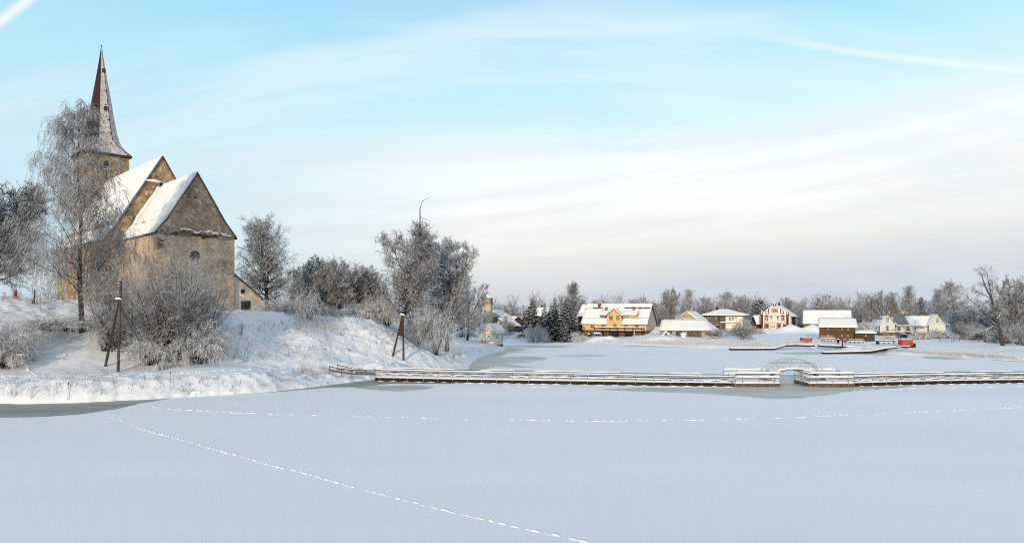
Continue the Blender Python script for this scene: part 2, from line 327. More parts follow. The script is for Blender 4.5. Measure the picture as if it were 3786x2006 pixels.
XYZ = [(-60,130,9.3),(-90,150,9.5),(-40,125,8.2),(-105,110,10.0),(-30,150,7.5),(-60,215,6),(-130,190,9),(-130,100,10.2),(-130,75,4),(-100,60,1.5),(-160,60,2),
       (-22,140,5.5),(-30,190,3),(-12,165,2),(0,350,3),(150,350,3.0),(-200,350,4),(320,320,2.6),(250,180,2.2),(90,300,2.8),(200,260,2.4),(-700,700,5),(0,900,5),(700,700,4),(1500,2500,6),(-1500,2500,6),
       (-2500,300,5),(2500,300,5),(400,-100,3),(-400,-100,3),(-90,0,4),(-80,30,2.5),(-90,-30,5),(-130,10,6)]
C = np.array([tuple(p) for p in pts]+XYZ, float)
def rbf_fit(C):
    D = np.sqrt(((C[:,None,:2]-C[None,:,:2])**2).sum(-1)+9.0); n = len(C)
    A = np.zeros((n+3, n+3)); A[:n,:n] = -D; A[:n,:n] -= np.eye(n)*0.6
    A[:n,n] = 1; A[:n,n+1:n+3] = C[:,:2]/100; A[n:,:n] = A[:n,n:].T
    b = np.zeros(n+3); b[:n] = C[:,2]; return np.linalg.solve(A, b)
CO = rbf_fit(C)
def rbf(x, y):
    x = np.asarray(x, float); y = np.asarray(y, float); r = np.full(x.shape, CO[-3])+CO[-2]*x/100+CO[-1]*y/100
    for c, w_ in zip(C, CO[:-3]): r = r-w_*np.sqrt((x-c[0])**2+(y-c[1])**2+9.0)
    return r
SH_PX = [(-60,1492),(0,1491),(120,1493),(300,1489),(420,1482),(560,1476),(690,1467),(800,1462),(900,1456),(1000,1448),(1100,1436),(1180,1428),(1300,1413),(1385,1405),
  (1460,1394),(1560,1372),(1640,1358),(1700,1350),(1745,1340),(1770,1326),(1800,1312),(1850,1298),(1874,1286),(1860,1278),(1820,1270),(1760,1264),(1700,1258),(1730,1256),(1800,1258),(1900,1261),
  (2100,1262),(2230,1267),(2350,1275),(2500,1281),(2600,1285),(2700,1286),(2800,1287),(2900,1286),(2960,1284),(3050,1287),(3180,1296),(3240,1301),(3320,1309),(3400,1312),(3500,1316),(3600,1322),(3700,1330),(3786,1335),(3850,1338)]
SH = [tuple(G(*s))[:2] for s in SH_PX]
SH = [(-45,-120),(-50,-60),(-58,0),(-64,35),(-62,57)]+SH+[(130,108),(220,90),(420,30),(420,-100)]
SHA = np.array(SH)
def shore_dist(x, y):            # + on land, - on the lake
    x = np.asarray(x, float); y = np.asarray(y, float); best = np.full(x.shape, 1e9); ins = np.zeros(x.shape, bool)
    n = len(SHA)
    for i in range(n):
        a = SHA[i]; b = SHA[(i+1) % n]; d = b-a; t = np.clip(((x-a[0])*d[0]+(y-a[1])*d[1])/(d@d), 0, 1)
        best = np.minimum(best, (x-a[0]-t*d[0])**2+(y-a[1]-t*d[1])**2)
        c = ((a[1] > y) != (b[1] > y)); 
        if b[1] != a[1]: ins ^= c & (x < (b[0]-a[0])*(y-a[1])/(b[1]-a[1])+a[0])
    return np.where(ins, -1, 1)*np.sqrt(best)
LUMPS = []   # (x, y, rx, ry, h)
def lump(u, v, Y, rx, ry, h): p = P(u, v, Y); LUMPS.append((p.x, p.y, rx, ry, h))
# snow heaps by the ornate house, the garage and the yellow house
for u_, h_ in ((2800,.8),(2825,1.1),(2850,1.2),(2880,1.5),(2905,2.1),(2925,2.3),(2945,1.8),(2965,1.2),(2985,1.5),(3003,2.0),(3018,1.7),(3030,.9)): lump(u_,1236,217,2.0,3.0,h_*.62)
for u_, h_ in ((2412,.6),(2440,.9),(2468,1.1),(2490,.7),(2382,.4)): lump(u_,1256,188,2.6,1.6,h_*.55)
lump(2460,1246,191,1.2,1.0,.7)
for u_, h_ in ((2185,.5),(2215,.8),(2245,.6),(2262,.7)): lump(u_,1252,193,1.8,1.2,h_)
lump(2440,1222,208,3.5,3,1.6); lump(2432,1215,214,3,3,2.0)
lump(1300,1385,90,5.5,3.0,-.55); lump(1240,1385,91,3.5,3.0,-.4); lump(1745,1258,172,3.5,2.5,.4); lump(1640,1322,108,3,1.5,.35)
def ground_z(x, y):
    x = np.asarray(x, float); y = np.asarray(y, float)
    sh = shore_dist(x, y)
    shn = sh+0.9*fbm(x*.45, y*.45, 3, 5)+0.5*fbm(x*1.6, y*1.6, 2, 6)*np.clip((250-y)/100, 0, 1)
    base = np.maximum(rbf(x, y), 0.35)
    k = np.clip(shn/3.2, 0, 1); k = 1-(1-k)**2
    z = base*k+0.12*np.clip(shn/.35, 0, 1)
    amp = np.clip(shn/2.0, 0, 1)
    hill = (x < -6) & (y < 150)
    rough = np.where(hill, 1.0, .5)
    path = np.exp(-((rbf(x, y)-2.25)/.5)**2)*(x < -15)*(y < 100)       # the trodden bench above the shore stays smooth
    rough = rough*(1-.8*path)
    smooth = 1-.75*np.exp(-(((x+47)/13)**2+((y-83)/5)**2))             # the smooth drift at the far left
    rough = rough*smooth
    z = z+amp*rough*(1.1*fbm(x*.16, y*.16, 3, 11)+0.55*fbm(x*.7, y*.7, 3, 12))
    t = vnoise(x*1.35+.6*vnoise(x*.9, y*.9, 44), y*1.35, 21); t2 = vnoise(x*2.3, y*2.3, 22)
    tuss = np.clip(t-.62, 0, 1)*1.1+np.clip(t2-.68, 0, 1)*.6             # hummocks of snowed-over grass
    t3 = vnoise(x*4.3, y*4.3, 23); t4 = vnoise(x*1.9+3, y*3.4, 24)
    tuss = tuss+np.clip(t3-.60, 0, 1)*.42+np.clip(t4-.66, 0, 1)*.5
    near = np.exp(-((sh-1.6)/1.6)**2)*.45+np.where(hill, .8, .25)
    z = z+amp*np.clip(near, 0, 1.2)*(.30+.70*rough)*tuss*.75*smooth
    for (lx, ly, rx, ry, h) in LUMPS:
        z = z+h*np.exp(-(((x-lx)/rx)**2+((y-ly)/ry)**2)**1.3)*(1+.5*fbm(x*.8, y*.8, 3, 31))
    return np.where(shn > 0, z, np.maximum(-1.2, shn*.8-.02))
def gz(x, y): return float(ground_z(np.array([x]), np.array([y]))[0])
def on(u, v, Y):                  # ground point below/above a pixel at a given distance
    p = P(u, v, Y); p.z = gz(p.x, p.y); return p
def hit(u, v, y0=60, y1=400):     # where the ray through a pixel meets the ground
    ys = np.linspace(y0, y1, 700); p = ground_z(a_of(u)*ys, ys); r = CAM_H-(v-V0)/F_PX*ys
    k = np.argmax(p >= r); Y = ys[k] if (p >= r).any() else y1
    return Vector((a_of(u)*Y, Y, float(ground_z(np.array([a_of(u)*Y]), np.array([Y]))[0])))
def axis(segs):
    o = []
    for a, b, s in segs: o += list(np.arange(a, b, s))
    return np.array(o+[segs[-1][1]])
xs = axis([(-2600,-400,220),(-400,-160,12),(-160,-75,1.6),(-75,2,.24),(2,60,.6),(60,150,.7),(150,400,10),(400,2600,220)])
ys = axis([(-100,50,6),(50,64,2),(64,124,.24),(124,175,.6),(175,245,.8),(245,420,6),(420,3000,160)])
gx, gy = np.meshgrid(xs, ys); gzv = ground_z(gx.ravel(), gy.ravel())
nx, ny = len(xs), len(ys)
idx = np.arange(nx*ny).reshape(ny, nx)
Fq = np.stack([idx[:-1,:-1].ravel(), idx[:-1,1:].ravel(), idx[1:,1:].ravel(), idx[1:,:-1].ravel()], 1)
keep = (gzv[Fq] > -1.1).any(1)
ground = obj('ground', mesh_np('ground', np.stack([gx.ravel(), gy.ravel(), gzv], 1), Fq[keep], True), M['snow']); props(ground, kind='structure')
# the frozen lake
m = MB(); m.add([(-330,-130,0),(430,-130,0),(430,260,0),(-330,260,0)], [(0,1,2,3)])
ice = m.build('frozen_lake', M['ice']); props(ice, kind='structure')
def patch(name, px, label=None, jag=.35, mt='greyice2', zz=0.006, sub=0.7, seed=1):
    pts_ = [G(*p) for p in px]; out_ = []
    for i, a in enumerate(pts_):
        b = pts_[(i+1) % len(pts_)]; n_ = max(1, int((b-a).length/sub))
        for k in range(n_):
            p = a.lerp(b, k/n_); s_ = jag*min(1.5, p.y/90)
            out_.append((p.x+s_*4*float(fbm(p.x*.25, p.y*.9, 3, seed)), p.y+s_*3.0*float(fbm(p.x*.5, p.y*.5, 3, seed+3))+s_*float(fbm(p.x*2, p.y*2, 2, seed+5)), zz))
    o = MB().add(out_, [tuple(range(len(out_)))]).build(name, M[mt]); props(o, kind='structure'); return o
patch('bare_ice', [(-80,1480),(560,1466),(800,1455),(1000,1444),(1180,1424),(1300,1408),(1400,1400),(1560,1404),(1720,1414),(1640,1419),(1450,1417),(1340,1428),(1180,1434),(1000,1449),(900,1456),(700,1466),(640,1469),(540,1486),(420,1512),(300,1530),(120,1541),(-80,1543)], jag=.3, seed=2, mt='greyice', sub=.3)
patch('bare_ice', [(1290,1430),(1400,1424),(1540,1423),(1610,1430),(1560,1440),(1480,1446),(1400,1442)], jag=.2, seed=9)
patch('bare_ice', [(2210,1438),(2400,1431),(2700,1432),(2885,1432),(2882,1385),(2978,1385),(2980,1432),(3160,1430),(3390,1424),(3300,1436),(3160,1444),(3050,1460),(2960,1470),(2860,1474),(2760,1464),(2640,1456),(2500,1450),(2350,1446)], jag=.3, seed=14)
patch('bare_ice', [(1725,1370),(1745,1338),(1790,1312),(1850,1297),(1880,1284),(1950,1290),(1900,1300),(2030,1298),(1880,1304),(1850,1318),(1940,1316),(2028,1321),(2010,1330),(1920,1334),(1980,1338),(1860,1342),(1935,1352),(2008,1355),(1900,1358),(1830,1352),(1800,1366)], jag=.3, seed=19)
patch('bare_ice', [(1865,1276),(1960,1276),(2060,1277),(2130,1281),(2050,1284),(1940,1282),(1868,1282)], jag=.2, seed=23)
patch('bare_ice', [(2035,1317),(2130,1312),(2200,1311),(2265,1314),(2150,1318)], jag=.15, seed=27)
patch('bare_ice', [(2285,1276),(2360,1276),(2560,1283),(2640,1284),(2450,1282),(2330,1280)], jag=.1, seed=31)
patch('bare_ice', [(2825,1338),(2900,1336),(3020,1341),(2960,1344),(2860,1343)], jag=.1, seed=35)
patch('bare_ice', [(2860,1304),(2960,1300),(3040,1300),(3200,1304),(3330,1311),(3250,1312),(3060,1308),(2980,1310),(2900,1308)], jag=.12, seed=39)
patch('bare_ice', [(3400,1317),(3480,1316),(3580,1324),(3500,1328),(3430,1325)], jag=.12, seed=43)
patch('bare_ice', [(3640,1327),(3786,1335),(3850,1340),(3786,1338),(3700,1333)], jag=.1, seed=47)
# animal and ski tracks over the ice: each pushed-up clod of snow is a little mound
def trail(name, px, label, step=.42, wd=.17, h=.09, seed=1, kind='stuff', onland=False, jit=.1, gap=.08):
    rnd = random.Random(seed); mb = MB(); pts_ = [G(*p) if not onland else hit(*p) for p in px]
    for a, b in zip(pts_[:-1], pts_[1:]):
        n_ = max(1, int((b-a).length/step)); d = (b-a).normalized(); s_ = Vector((-d.y, d.x, 0))
        for k in range(n_):
            if rnd.random() < gap*(.3+2*float(vnoise(k*.13, 4.4, seed))): continue
            p = a.lerp(b, (k+rnd.random()*.5)/n_)+s_*rnd.uniform(-jit, jit)+s_*.35*float(fbm(p_i := (a+b).x*.1+k*.06, 3.3, 2, seed))
            if onland: p.z = gz(p.x, p.y)-.02
            l_ = step*rnd.uniform(.2, .85); w_ = wd*rnd.uniform(.35, 1.2); hh = h*rnd.uniform(.35, 1.3)
            n6 = 7; ring = [p+d*l_*math.cos(t)*rnd.uniform(.7,1.2)+s_*w_*math.sin(t)*rnd.uniform(.7,1.2) for t in [2*math.pi*i/n6 for i in range(n6)]]
            mid = [p+(q_-p)*.55+Vector((0,0,hh*.8)) for q_ in ring]
            mb.add(ring+mid+[p+Vector((0,0,hh))], [(i, (i+1)%n6, n6+(i+1)%n6, n6+i) for i in range(n6)]+[(n6+i, n6+(i+1)%n6, 2*n6) for i in range(n6)])
    o = mb.build(name, M['track'], smooth=True); props(o, label, 'tracks', kind=kind); return o
trail('animal_tracks', [(400,1537),(440,1551),(500,1578),(560,1598),(620,1612),(700,1632),(800,1664),(900,1692),(1000,1720),(1100,1743),(1200,1771),(1300,1800),(1400,1824),(1500,1848),(1600,1874),(1700,1898),(1800,1922),(1900,1944),(2050,1976),(2200,2010),(2260,2025)],
      'long broken line of pushed up snow crossing the foreground ice diagonally', seed=4, wd=.055, h=.05, jit=.05, gap=.12, step=.5)
trail('animal_tracks', [(560,1506),(640,1513),(800,1522),(1000,1530),(1200,1536),(1400,1540),(1560,1544),(1680,1553),(1780,1549),(2000,1553),(2250,1557),(2500,1553),(2700,1551),(2900,1544),(3150,1533),(3400,1523),(3600,1514),(3800,1504)],
      'nearly straight thin track across the ice between the pier and the foreground', seed=5, wd=.075, h=.045, jit=.08, gap=.12, step=.6)
trail('animal_tracks', [(3150,1441),(3300,1438),(3500,1433),(3700,1429),(3800,1427)], 'faint track on the ice just before the right end of the pier', seed=6, wd=.09, h=.05, step=.8, gap=.3)
trail('animal_tracks', [(1790,1427),(2000,1432),(2200,1434)], 'short dotted track on the ice just before the middle of the pier', seed=7, wd=.08, h=.05, step=1.2, gap=.4)
trail('footprint_path', [(-20,1392),(150,1391),(300,1389),(450,1386),(600,1381),(750,1375),(900,1370),(1050,1364),(1180,1358),(1300,1356),(1420,1345),(1530,1334),(1600,1322)],
      'trodden footpath of churned snow along the bench above the left shore', seed=8, onland=True, wd=.26, h=.10, step=.36, jit=.22, gap=.02)
trail('footprint_path', [(3240,1290),(3400,1287),(3600,1286),(3800,1285)], 'light trodden line through the snow along the right shore', seed=9, onland=True, wd=.2, h=.08, step=.6, gap=.15)
trail('footprint_path', [(2010,1240),(1960,1244),(1910,1245),(1870,1238)], 'curved trodden path in the snow behind the gazebo', seed=10, onland=True, wd=.25, h=.1, step=.6, gap=.1)
trail('footprint_path', [(75,1330),(95,1355),(120,1378),(140,1391)], 'short trail dropping from the left bushes to the shore path', seed=11, onland=True, wd=.16, h=.12, step=.35)
trail('footprint_path', [(500,1392),(560,1415),(610,1440)], 'short trail from the shore path down to the ice edge', seed=12, onland=True, wd=.15, h=.12, step=.4)
# ---------------------------------------------------------------- trees
def nrm(a): return a/np.maximum(np.linalg.norm(a, axis=-1, keepdims=True), 1e-9)
def grow(rg, S, D, Ln, K, wob, trop, r0, taper=.25):
    n = len(S); Pn = np.zeros((n, K+1, 3)); Pn[:,0] = S; d = nrm(D); st = (Ln/K)[:,None]
    trop = np.asarray(trop, float)
    for k in range(K):
        d = nrm(d+rg.normal(0, wob, (n,3))+trop*( (k+1)/K)); Pn[:,k+1] = Pn[:,k]+d*st
    Rr = r0[:,None]*(1-(1-taper)*np.linspace(0, 1, K+1)[None,:]); return Pn, Rr
def kids(rg, Pn, Rr, cnt, t0, t1, ang, asd, lenf, rf, parent_len, roll=None):
    n, K1, _ = Pn.shape; K = K1-1
    pi = np.repeat(np.arange(n), cnt); t = rg.uniform(t0, t1, len(pi))
    if cnt > 3 and n < 400:       # spread evenly along the parent
        base = np.tile((np.arange(cnt)+.5)/cnt, n); t = t0+(t1-t0)*np.clip(base+rg.normal(0, .35/cnt, len(pi)), 0, 1)
    f = t*K; i = np.minimum(f.astype(int), K-1); fr = (f-i)[:,None]
    S = Pn[pi,i]*(1-fr)+Pn[pi,i+1]*fr; tg = nrm(Pn[pi,i+1]-Pn[pi,i]); rp = Rr[pi,i]*(1-fr[:,0])+Rr[pi,i+1]*fr[:,0]
    rv = rg.normal(0, 1, (len(pi),3)); 
    if roll is not None:          # golden angle around the stem
        a = np.arange(len(pi))*2.39996+rg.normal(0,.3,len(pi)); rv = np.stack([np.cos(a), np.sin(a), np.zeros(len(pi))], 1)
    pr = nrm(rv-(rv*tg).sum(1, keepdims=True)*tg)
    an = np.radians(rg.normal(ang if np.isscalar(ang) else np.interp(t, *ang), asd, len(pi)))[:,None]
    D = tg*np.cos(an)+pr*np.sin(an)
    Ln = parent_len[pi]*(lenf(t) if callable(lenf) else lenf)*rg.uniform(.7, 1.25, len(pi))
    return S, D, Ln, np.minimum(rp*rf, rp), t, pi
def tubes(Pn, Rr, m):
    n, K1, _ = Pn.shape
    tg = np.zeros_like(Pn); tg[:,1:-1] = Pn[:,2:]-Pn[:,:-2]; tg[:,0] = Pn[:,1]-Pn[:,0]; tg[:,-1] = Pn[:,-1]-Pn[:,-2]; tg = nrm(tg)
    ref = np.where(np.abs(tg[...,2:3]) < .9, np.array([0,0,1.]), np.array([1.,0,0])); a = nrm(np.cross(tg, ref)); b = np.cross(a, tg)
    an = 2*np.pi*(np.arange(m)+.5)/m
    V = Pn[:,:,None]+Rr[:,:,None,None]*(a[:,:,None]*np.cos(an)[:,None]+b[:,:,None]*np.sin(an)[:,None])
    V = V.reshape(-1, 3); i, k, j = np.meshgrid(np.arange(n), np.arange(K1-1), np.arange(m), indexing='ij')
    base = i*K1*m+k*m; q = np.stack([base+j, base+(j+1)%m, base+m+(j+1)%m, base+m+j], -1).reshape(-1, 4)
    return V, q
def join(ts):
    V = []; Q = []; n = 0
    for v, q in ts: V.append(v); Q.append(q+n); n += len(v)
    return np.concatenate(V), np.concatenate(Q)
def tree_mesh(seed, H, Wd, form='lime', tw=.020, dens=1.0):
    """returns (trunk+limbs mesh, twig crown mesh) in local coordinates, height H, crown half width Wd"""
    rg = np.random.default_rng(seed); wood = []; fine = []
    A = lambda *x: np.array(x, float)
    if form in ('lime', 'oak', 'row'):
        ntr = {'lime': 5, 'oak': 4, 'row': 3}[form]
        S = np.zeros((1,3)); r = max(.16, H*.020)
        P0, R0 = grow(rg, S, A([0,0,1]), A(H*.28), 5, .05, (0,0,.05), A(r), .8); wood.append(tubes(P0, R0, 8))
        top = P0[:,-1]; nl = ntr
        sp = {'lime': .33, 'oak': .75, 'row': .5}[form]
        a = np.arange(nl)*2*np.pi/nl+rg.uniform(0,6)
        D = np.stack([np.cos(a)*sp, np.sin(a)*sp, np.ones(nl)], 1); D[0] = [rg.normal(0,.06), rg.normal(0,.06), 1]
        L1 = A(*([H*.70]+[H*.64]*(nl-1))); P1, R1 = grow(rg, np.repeat(top, nl, 0), D, L1, 9, .10, (0,0,.06), A(*([r*.75]+[r*.55]*(nl-1))), .12); wood.append(tubes(P1, R1, 6))
        prof = {'lime': ([0,.2,.5,.75,.9,1],[.9,1.0,.95,.78,.55,.3]), 'oak': ([0,.3,.6,.85,1],[1,1,.8,.55,.3]), 'row': ([0,.3,.6,.85,1],[.9,1,.85,.6,.35])}[form]
        S2, D2, L2, r2, t2, _ = kids(rg, P1, R1, int({3:20,4:16,5:15}[ntr]*dens), .0, .98, ([0,.5,1],[66,55,38]), 9, lambda t: np.interp(t, *prof)*Wd/(H*.62)*(.95 if form == 'lime' else .85), .6, L1, roll=1)
        P2, R2 = grow(rg, S2, D2, L2, 6, .13, (0,0,.10), r2*1.15); wood.append(tubes(P2, R2, 5))
        # a few low boughs straight from the trunk
        S2b, D2b, L2b, r2b, _, _ = kids(rg, P0, R0, 10, .55, 1.0, 72, 8, Wd/(H*.28)*.95, .5, A(H*.28), roll=1)
        P2b, R2b = grow(rg, S2b, D2b, L2b, 6, .12, (0,0,.02), r2b); wood.append(tubes(P2b, R2b, 5))
        P2 = np.concatenate([P2, P2b]); R2 = np.concatenate([R2, R2b]); L2 = np.concatenate([L2, L2b])
        S3, D3, L3, r3, _, _ = kids(rg, P2, R2, 9, .10, 1.0, 48, 12, .42, .6, L2); L3 = np.maximum(L3, H*.05)
        P3, R3 = grow(rg, S3, D3, L3, 4, .18, (0,0,.05), np.maximum(r3, tw*1.3), .4); fine.append(tubes(P3, R3, 4))
        S4, D4, L4, r4, _, _ = kids(rg, P3, R3, 6, .15, 1.0, 45, 14, .55, .7, L3); L4 = np.maximum(L4, H*.03)
        P4, R4 = grow(rg, S4, D4, L4, 3, .2, (0,0,-.02), np.full(len(S4), tw*1.1), .5); fine.append(tubes(P4, R4, 3))
        S5, D5, L5, r5, _, _ = kids(rg, P4, R4, 4, .2, 1.0, 42, 15, .55, .8, L4); L5 = np.maximum(L5, H*.02)
        P5, R5 = grow(rg, S5, D5, L5, 2, .2, (0,0,0), np.full(len(S5), tw*.8), .5); fine.append(tubes(P5, R5, 3))
    elif form in ('birch', 'birchfar'):
        r = H*.0115
        P0, R0 = grow(rg, np.zeros((1,3)), A([0,0,1]), A(H*.97), 14, .035, (0,0,.08), A(r), .12); wood.append(tubes(P0, R0, 8))
        prof = ([0,.12,.3,.5,.7,.88,1],[1.35,1.35,1.15,.85,.68,.5,.2])
        S2, D2, L2, r2, _, _ = kids(rg, P0, R0, int(56*dens), .14, .985, ([0,.4,1],[72,50,30]), 8, lambda t: np.interp(t, *prof)*Wd/(H*.97)*1.25, .30, A(H*.97), roll=1)
        P2, R2 = grow(rg, S2, D2, L2, 7, .11, (0,0,.06), r2, .2); wood.append(tubes(P2, R2, 5))
        S3, D3, L3, r3, _, _ = kids(rg, P2, R2, 11, .12, 1.0, 46, 14, .36, .6, L2); L3 = np.maximum(L3, H*.035)
        P3, R3 = grow(rg, S3, D3, L3, 5, .13, (0,0,-.22), np.maximum(r3, tw*1.2), .4); fine.append(tubes(P3, R3, 4))
        S4, D4, L4, r4, _, _ = kids(rg, P3, R3, 9 if form == 'birch' else 7, .2, 1.0, 55, 20, .8, .7, L3); L4 = np.clip(L4, H*.03, H*.075)
        D4[:,2] -= .6
        P4, R4 = grow(rg, S4, D4, L4, 4, .08, (0,0,-.75), np.full(len(S4), tw*.8), .5); fine.append(tubes(P4, R4, 3))
        if form == 'birch':
            S5, D5, L5, r5, _, _ = kids(rg, P4, R4, 3, .1, .8, 35, 15, .6, .8, L4); D5[:,2] -= .5
            P5, R5 = grow(rg, S5, D5, L5, 3, .08, (0,0,-.6), np.full(len(S5), tw*.7), .5); fine.append(tubes(P5, R5, 3))
    elif form == 'upright':          # narrow upright crown
        r = H*.018
        P0, R0 = grow(rg, np.zeros((1,3)), A([0,0,1]), A(H), 12, .03, (0,0,.08), A(r), .12); wood.append(tubes(P0, R0, 7))
        prof = ([0,.3,.6,1],[1,.95,.65,.15])
        S2, D2, L2, r2, _, _ = kids(rg, P0, R0, int(36*dens), .2, .98, 48, 8, lambda t: np.interp(t, *prof)*Wd/H*1.3, .5, A(H), roll=1)
        P2, R2 = grow(rg, S2, D2, L2, 6, .1, (0,0,.16), r2, .25); wood.append(tubes(P2, R2, 4))
        S3, D3, L3, r3, _, _ = kids(rg, P2, R2, 9, .1, 1.0, 42, 12, .45, .6, L2)
        P3, R3 = grow(rg, S3, D3, L3, 4, .15, (0,0,.08), np.maximum(r3, tw), .4); fine.append(tubes(P3, R3, 3))
        S4, D4, L4, r4, _, _ = kids(rg, P3, R3, 7, .1, 1.0, 42, 14, .5, .7, L3); L4 = np.maximum(L4, H*.025)
        P4, R4 = grow(rg, S4, D4, L4, 3, .18, (0,0,.03), np.full(len(S4), tw*.8), .5); fine.append(tubes(P4, R4, 3))
    elif form == 'bush':             # many arching stems from the base
        n = int(60*dens); a = rg.uniform(0, 2*np.pi, n); rr = Wd*.72*np.sqrt(rg.uniform(0, 1, n))
        S = np.stack([rr*np.cos(a), rr*np.sin(a), np.zeros(n)-.2], 1)
        out_ = np.stack([np.cos(a), np.sin(a), np.zeros(n)], 1)*((rr/Wd)**2*.95)[:,None]+rg.normal(0,.14,(n,3)); out_[:,2] = 1
        L1 = H*rg.uniform(.6, 1.05, n)*(1-.25*(rr/Wd)); P1, R1 = grow(rg, S, out_, L1, 8, .07, (0,0,-.03), np.full(n, H*.0085), .2); wood.append(tubes(P1, R1, 4))
        S2, D2, L2, r2, _, _ = kids(rg, P1, R1, 9, .15, 1.0, 34, 12, .34, .6, L1)
        P2, R2 = grow(rg, S2, D2, L2, 5, .14, (0,0,.0), np.maximum(r2, tw*1.2), .4); fine.append(tubes(P2, R2, 3))
        S3, D3, L3, r3, _, _ = kids(rg, P2, R2, 6, .1, 1.0, 42, 16, .42, .7, L2); L3 = np.maximum(L3, H*.04)
        P3, R3 = grow(rg, S3, D3, L3, 3, .18, (0,0,-.1), np.full(len(S3), tw), .5); fine.append(tubes(P3, R3, 3))
        S4, D4, L4, r4, _, _ = kids(rg, P3, R3, 3, .2, 1.0, 45, 16, .5, .7, L3)
        P4, R4 = grow(rg, S4, D4, L4, 2, .2, (0,0,-.1), np.full(len(S4), tw*.8), .5); fine.append(tubes(P4, R4, 3))
    elif form == 'droop':            # low bush weighed down by snow
        n = int(40*dens); a = rg.uniform(0, 2*np.pi, n); rr = Wd*.3*np.sqrt(rg.uniform(0, 1, n))
        S = np.stack([rr*np.cos(a), rr*np.sin(a), np.zeros(n)-.1], 1)
        D = np.stack([np.cos(a)*.55, np.sin(a)*.55, np.ones(n)*1.2], 1)+rg.normal(0,.2,(n,3))
        L1 = H*rg.uniform(.9, 1.35, n); P1, R1 = grow(rg, S, D, L1, 8, .08, (0,0,-.34), np.full(n, H*.011), .4); wood.append(tubes(P1, R1, 4))
        S2, D2, L2, r2, _, _ = kids(rg, P1, R1, 10, .2, 1.0, 45, 15, .32, .8, L1)
        P2, R2 = grow(rg, S2, D2, L2, 4, .12, (0,0,-.3), np.full(len(S2), tw*1.6), .6); fine.append(tubes(P2, R2, 4))
        S3, D3, L3, r3, _, _ = kids(rg, P2, R2, 6, .1, 1.0, 50, 16, .5, .8, L2)
        P3, R3 = grow(rg, S3, D3, L3, 3, .15, (0,0,-.25), np.full(len(S3), tw*1.2), .6); fine.append(tubes(P3, R3, 3))
    elif form in ('spruce', 'pine'):
        P0, R0 = grow(rg, np.zeros((1,3)), A([0,0,1]), A(H), 12, .008, (0,0,.05), A(H*.018), .05); wood.append(tubes(P0, R0, 6))
        n = int(62*dens) if form == 'spruce' else 30
        t = np.linspace(.02, .985, n) if form == 'spruce' else np.linspace(.45, .98, n)
        a = np.arange(n)*2.39996+rg.normal(0,.2,n); K = 12; f = t*K; i = np.minimum(f.astype(int), K-1); fr = (f-i)[:,None]
        S = P0[0,i]*(1-fr)+P0[0,i+1]*fr
        ln = Wd*1.85*(1-t)**.92*rg.uniform(.72, 1.12, n)+.12 if form == 'spruce' else Wd*rg.uniform(.7, 1.1, n)*np.interp(t, [.45,.8,1], [1,.8,.3])
        up = np.interp(t, [0,.6,1], [-.12,.0,.5]); D = np.stack([np.cos(a), np.sin(a), up], 1)
        P1, R1 = grow(rg, S, D, ln, 6, .03, (0,0,-.07 if form == 'spruce' else .05), np.full(n, .035+H*.002), .3); wood.append(tubes(P1, R1, 4))
        tg = nrm(P1[:,-1]-P1[:,0]); side = np.cross(tg, [0,0,1.]); 
        S2, D2, L2, _, t2, pi = kids(rg, P1, R1, 18, .12, 1.0, 55, 10, lambda t: .42-.26*t, .8, ln)
        sg = np.where(rg.random(len(pi)) < .5, -1, 1)[:,None]; D2 = nrm(tg[pi]*.75+side[pi]*sg*.8+rg.normal(0,.12,(len(pi),3))+np.array([0,0,-.12])); L2 = np.maximum(L2, .12)
        rad = np.minimum(.06+H*.003, .03+.22*L2)
        P2, R2 = grow(rg, S2, D2, L2, 3, .06, (0,0,-.30), rad, .35); fine.append(tubes(P2, R2, 4))
        S3, D3, L3, _, _, _ = kids(rg, P2, R2, 5, .1, 1.0, 48, 12, .55, .8, L2); D3[:,2] -= .35
        P3, R3 = grow(rg, S3, D3, np.maximum(L3,.14), 2, .08, (0,0,-.5), np.minimum(.05+H*.0012, .02+.3*L3), .3); fine.append(tubes(P3, R3, 3))
    wv, wq = join(wood); fv, fq = join(fine)
    zt = max(wv[:,2].max(), fv[:,2].max()); k = H/zt                      # exact height
    ww = np.percentile(np.abs(fv[:,:2]), 95); kx = Wd/ww if form != 'spruce' else 1
    for v in (wv, fv):
        v[:,2] = np.where(v[:,2] > 0, v[:,2]*k, v[:,2])
        hk = np.clip(v[:,2]/(H*.25), .15, 1) if form in ('lime','oak','row','birch','birchfar','upright') else np.ones(len(v))
        v[:,:2] *= (1+(kx-1)*hk)[:,None]
    return mesh_np(form+'_trunk', wv, wq, True), mesh_np(form+'_crown', fv, fq)
CN = {'spruce': ('trunk', 'branches'), 'bush': ('stems', 'twigs'), 'droop': ('stems', 'twigs')}
def put_tree(name, label, meshes, loc, rz=0, sx=1, sz=1, mats=('bark', 'twig'), cat='tree', group=None, form='lime'):
    t = thing(name, label, cat, loc, rz, group); t.scale = (sx, sx, sz); pn = CN.get(form, ('trunk', 'crown'))
    for nm, me, mt in zip(pn, meshes, mats):
        if not me.materials: me.materials.append(M[mt])
        o = bpy.data.objects.new(nm, me); link(o); o.parent = t
        if me.materials[0] != M[mt]:
            o.material_slots[0].link = 'OBJECT'; o.material_slots[0].material = M[mt]
    return t
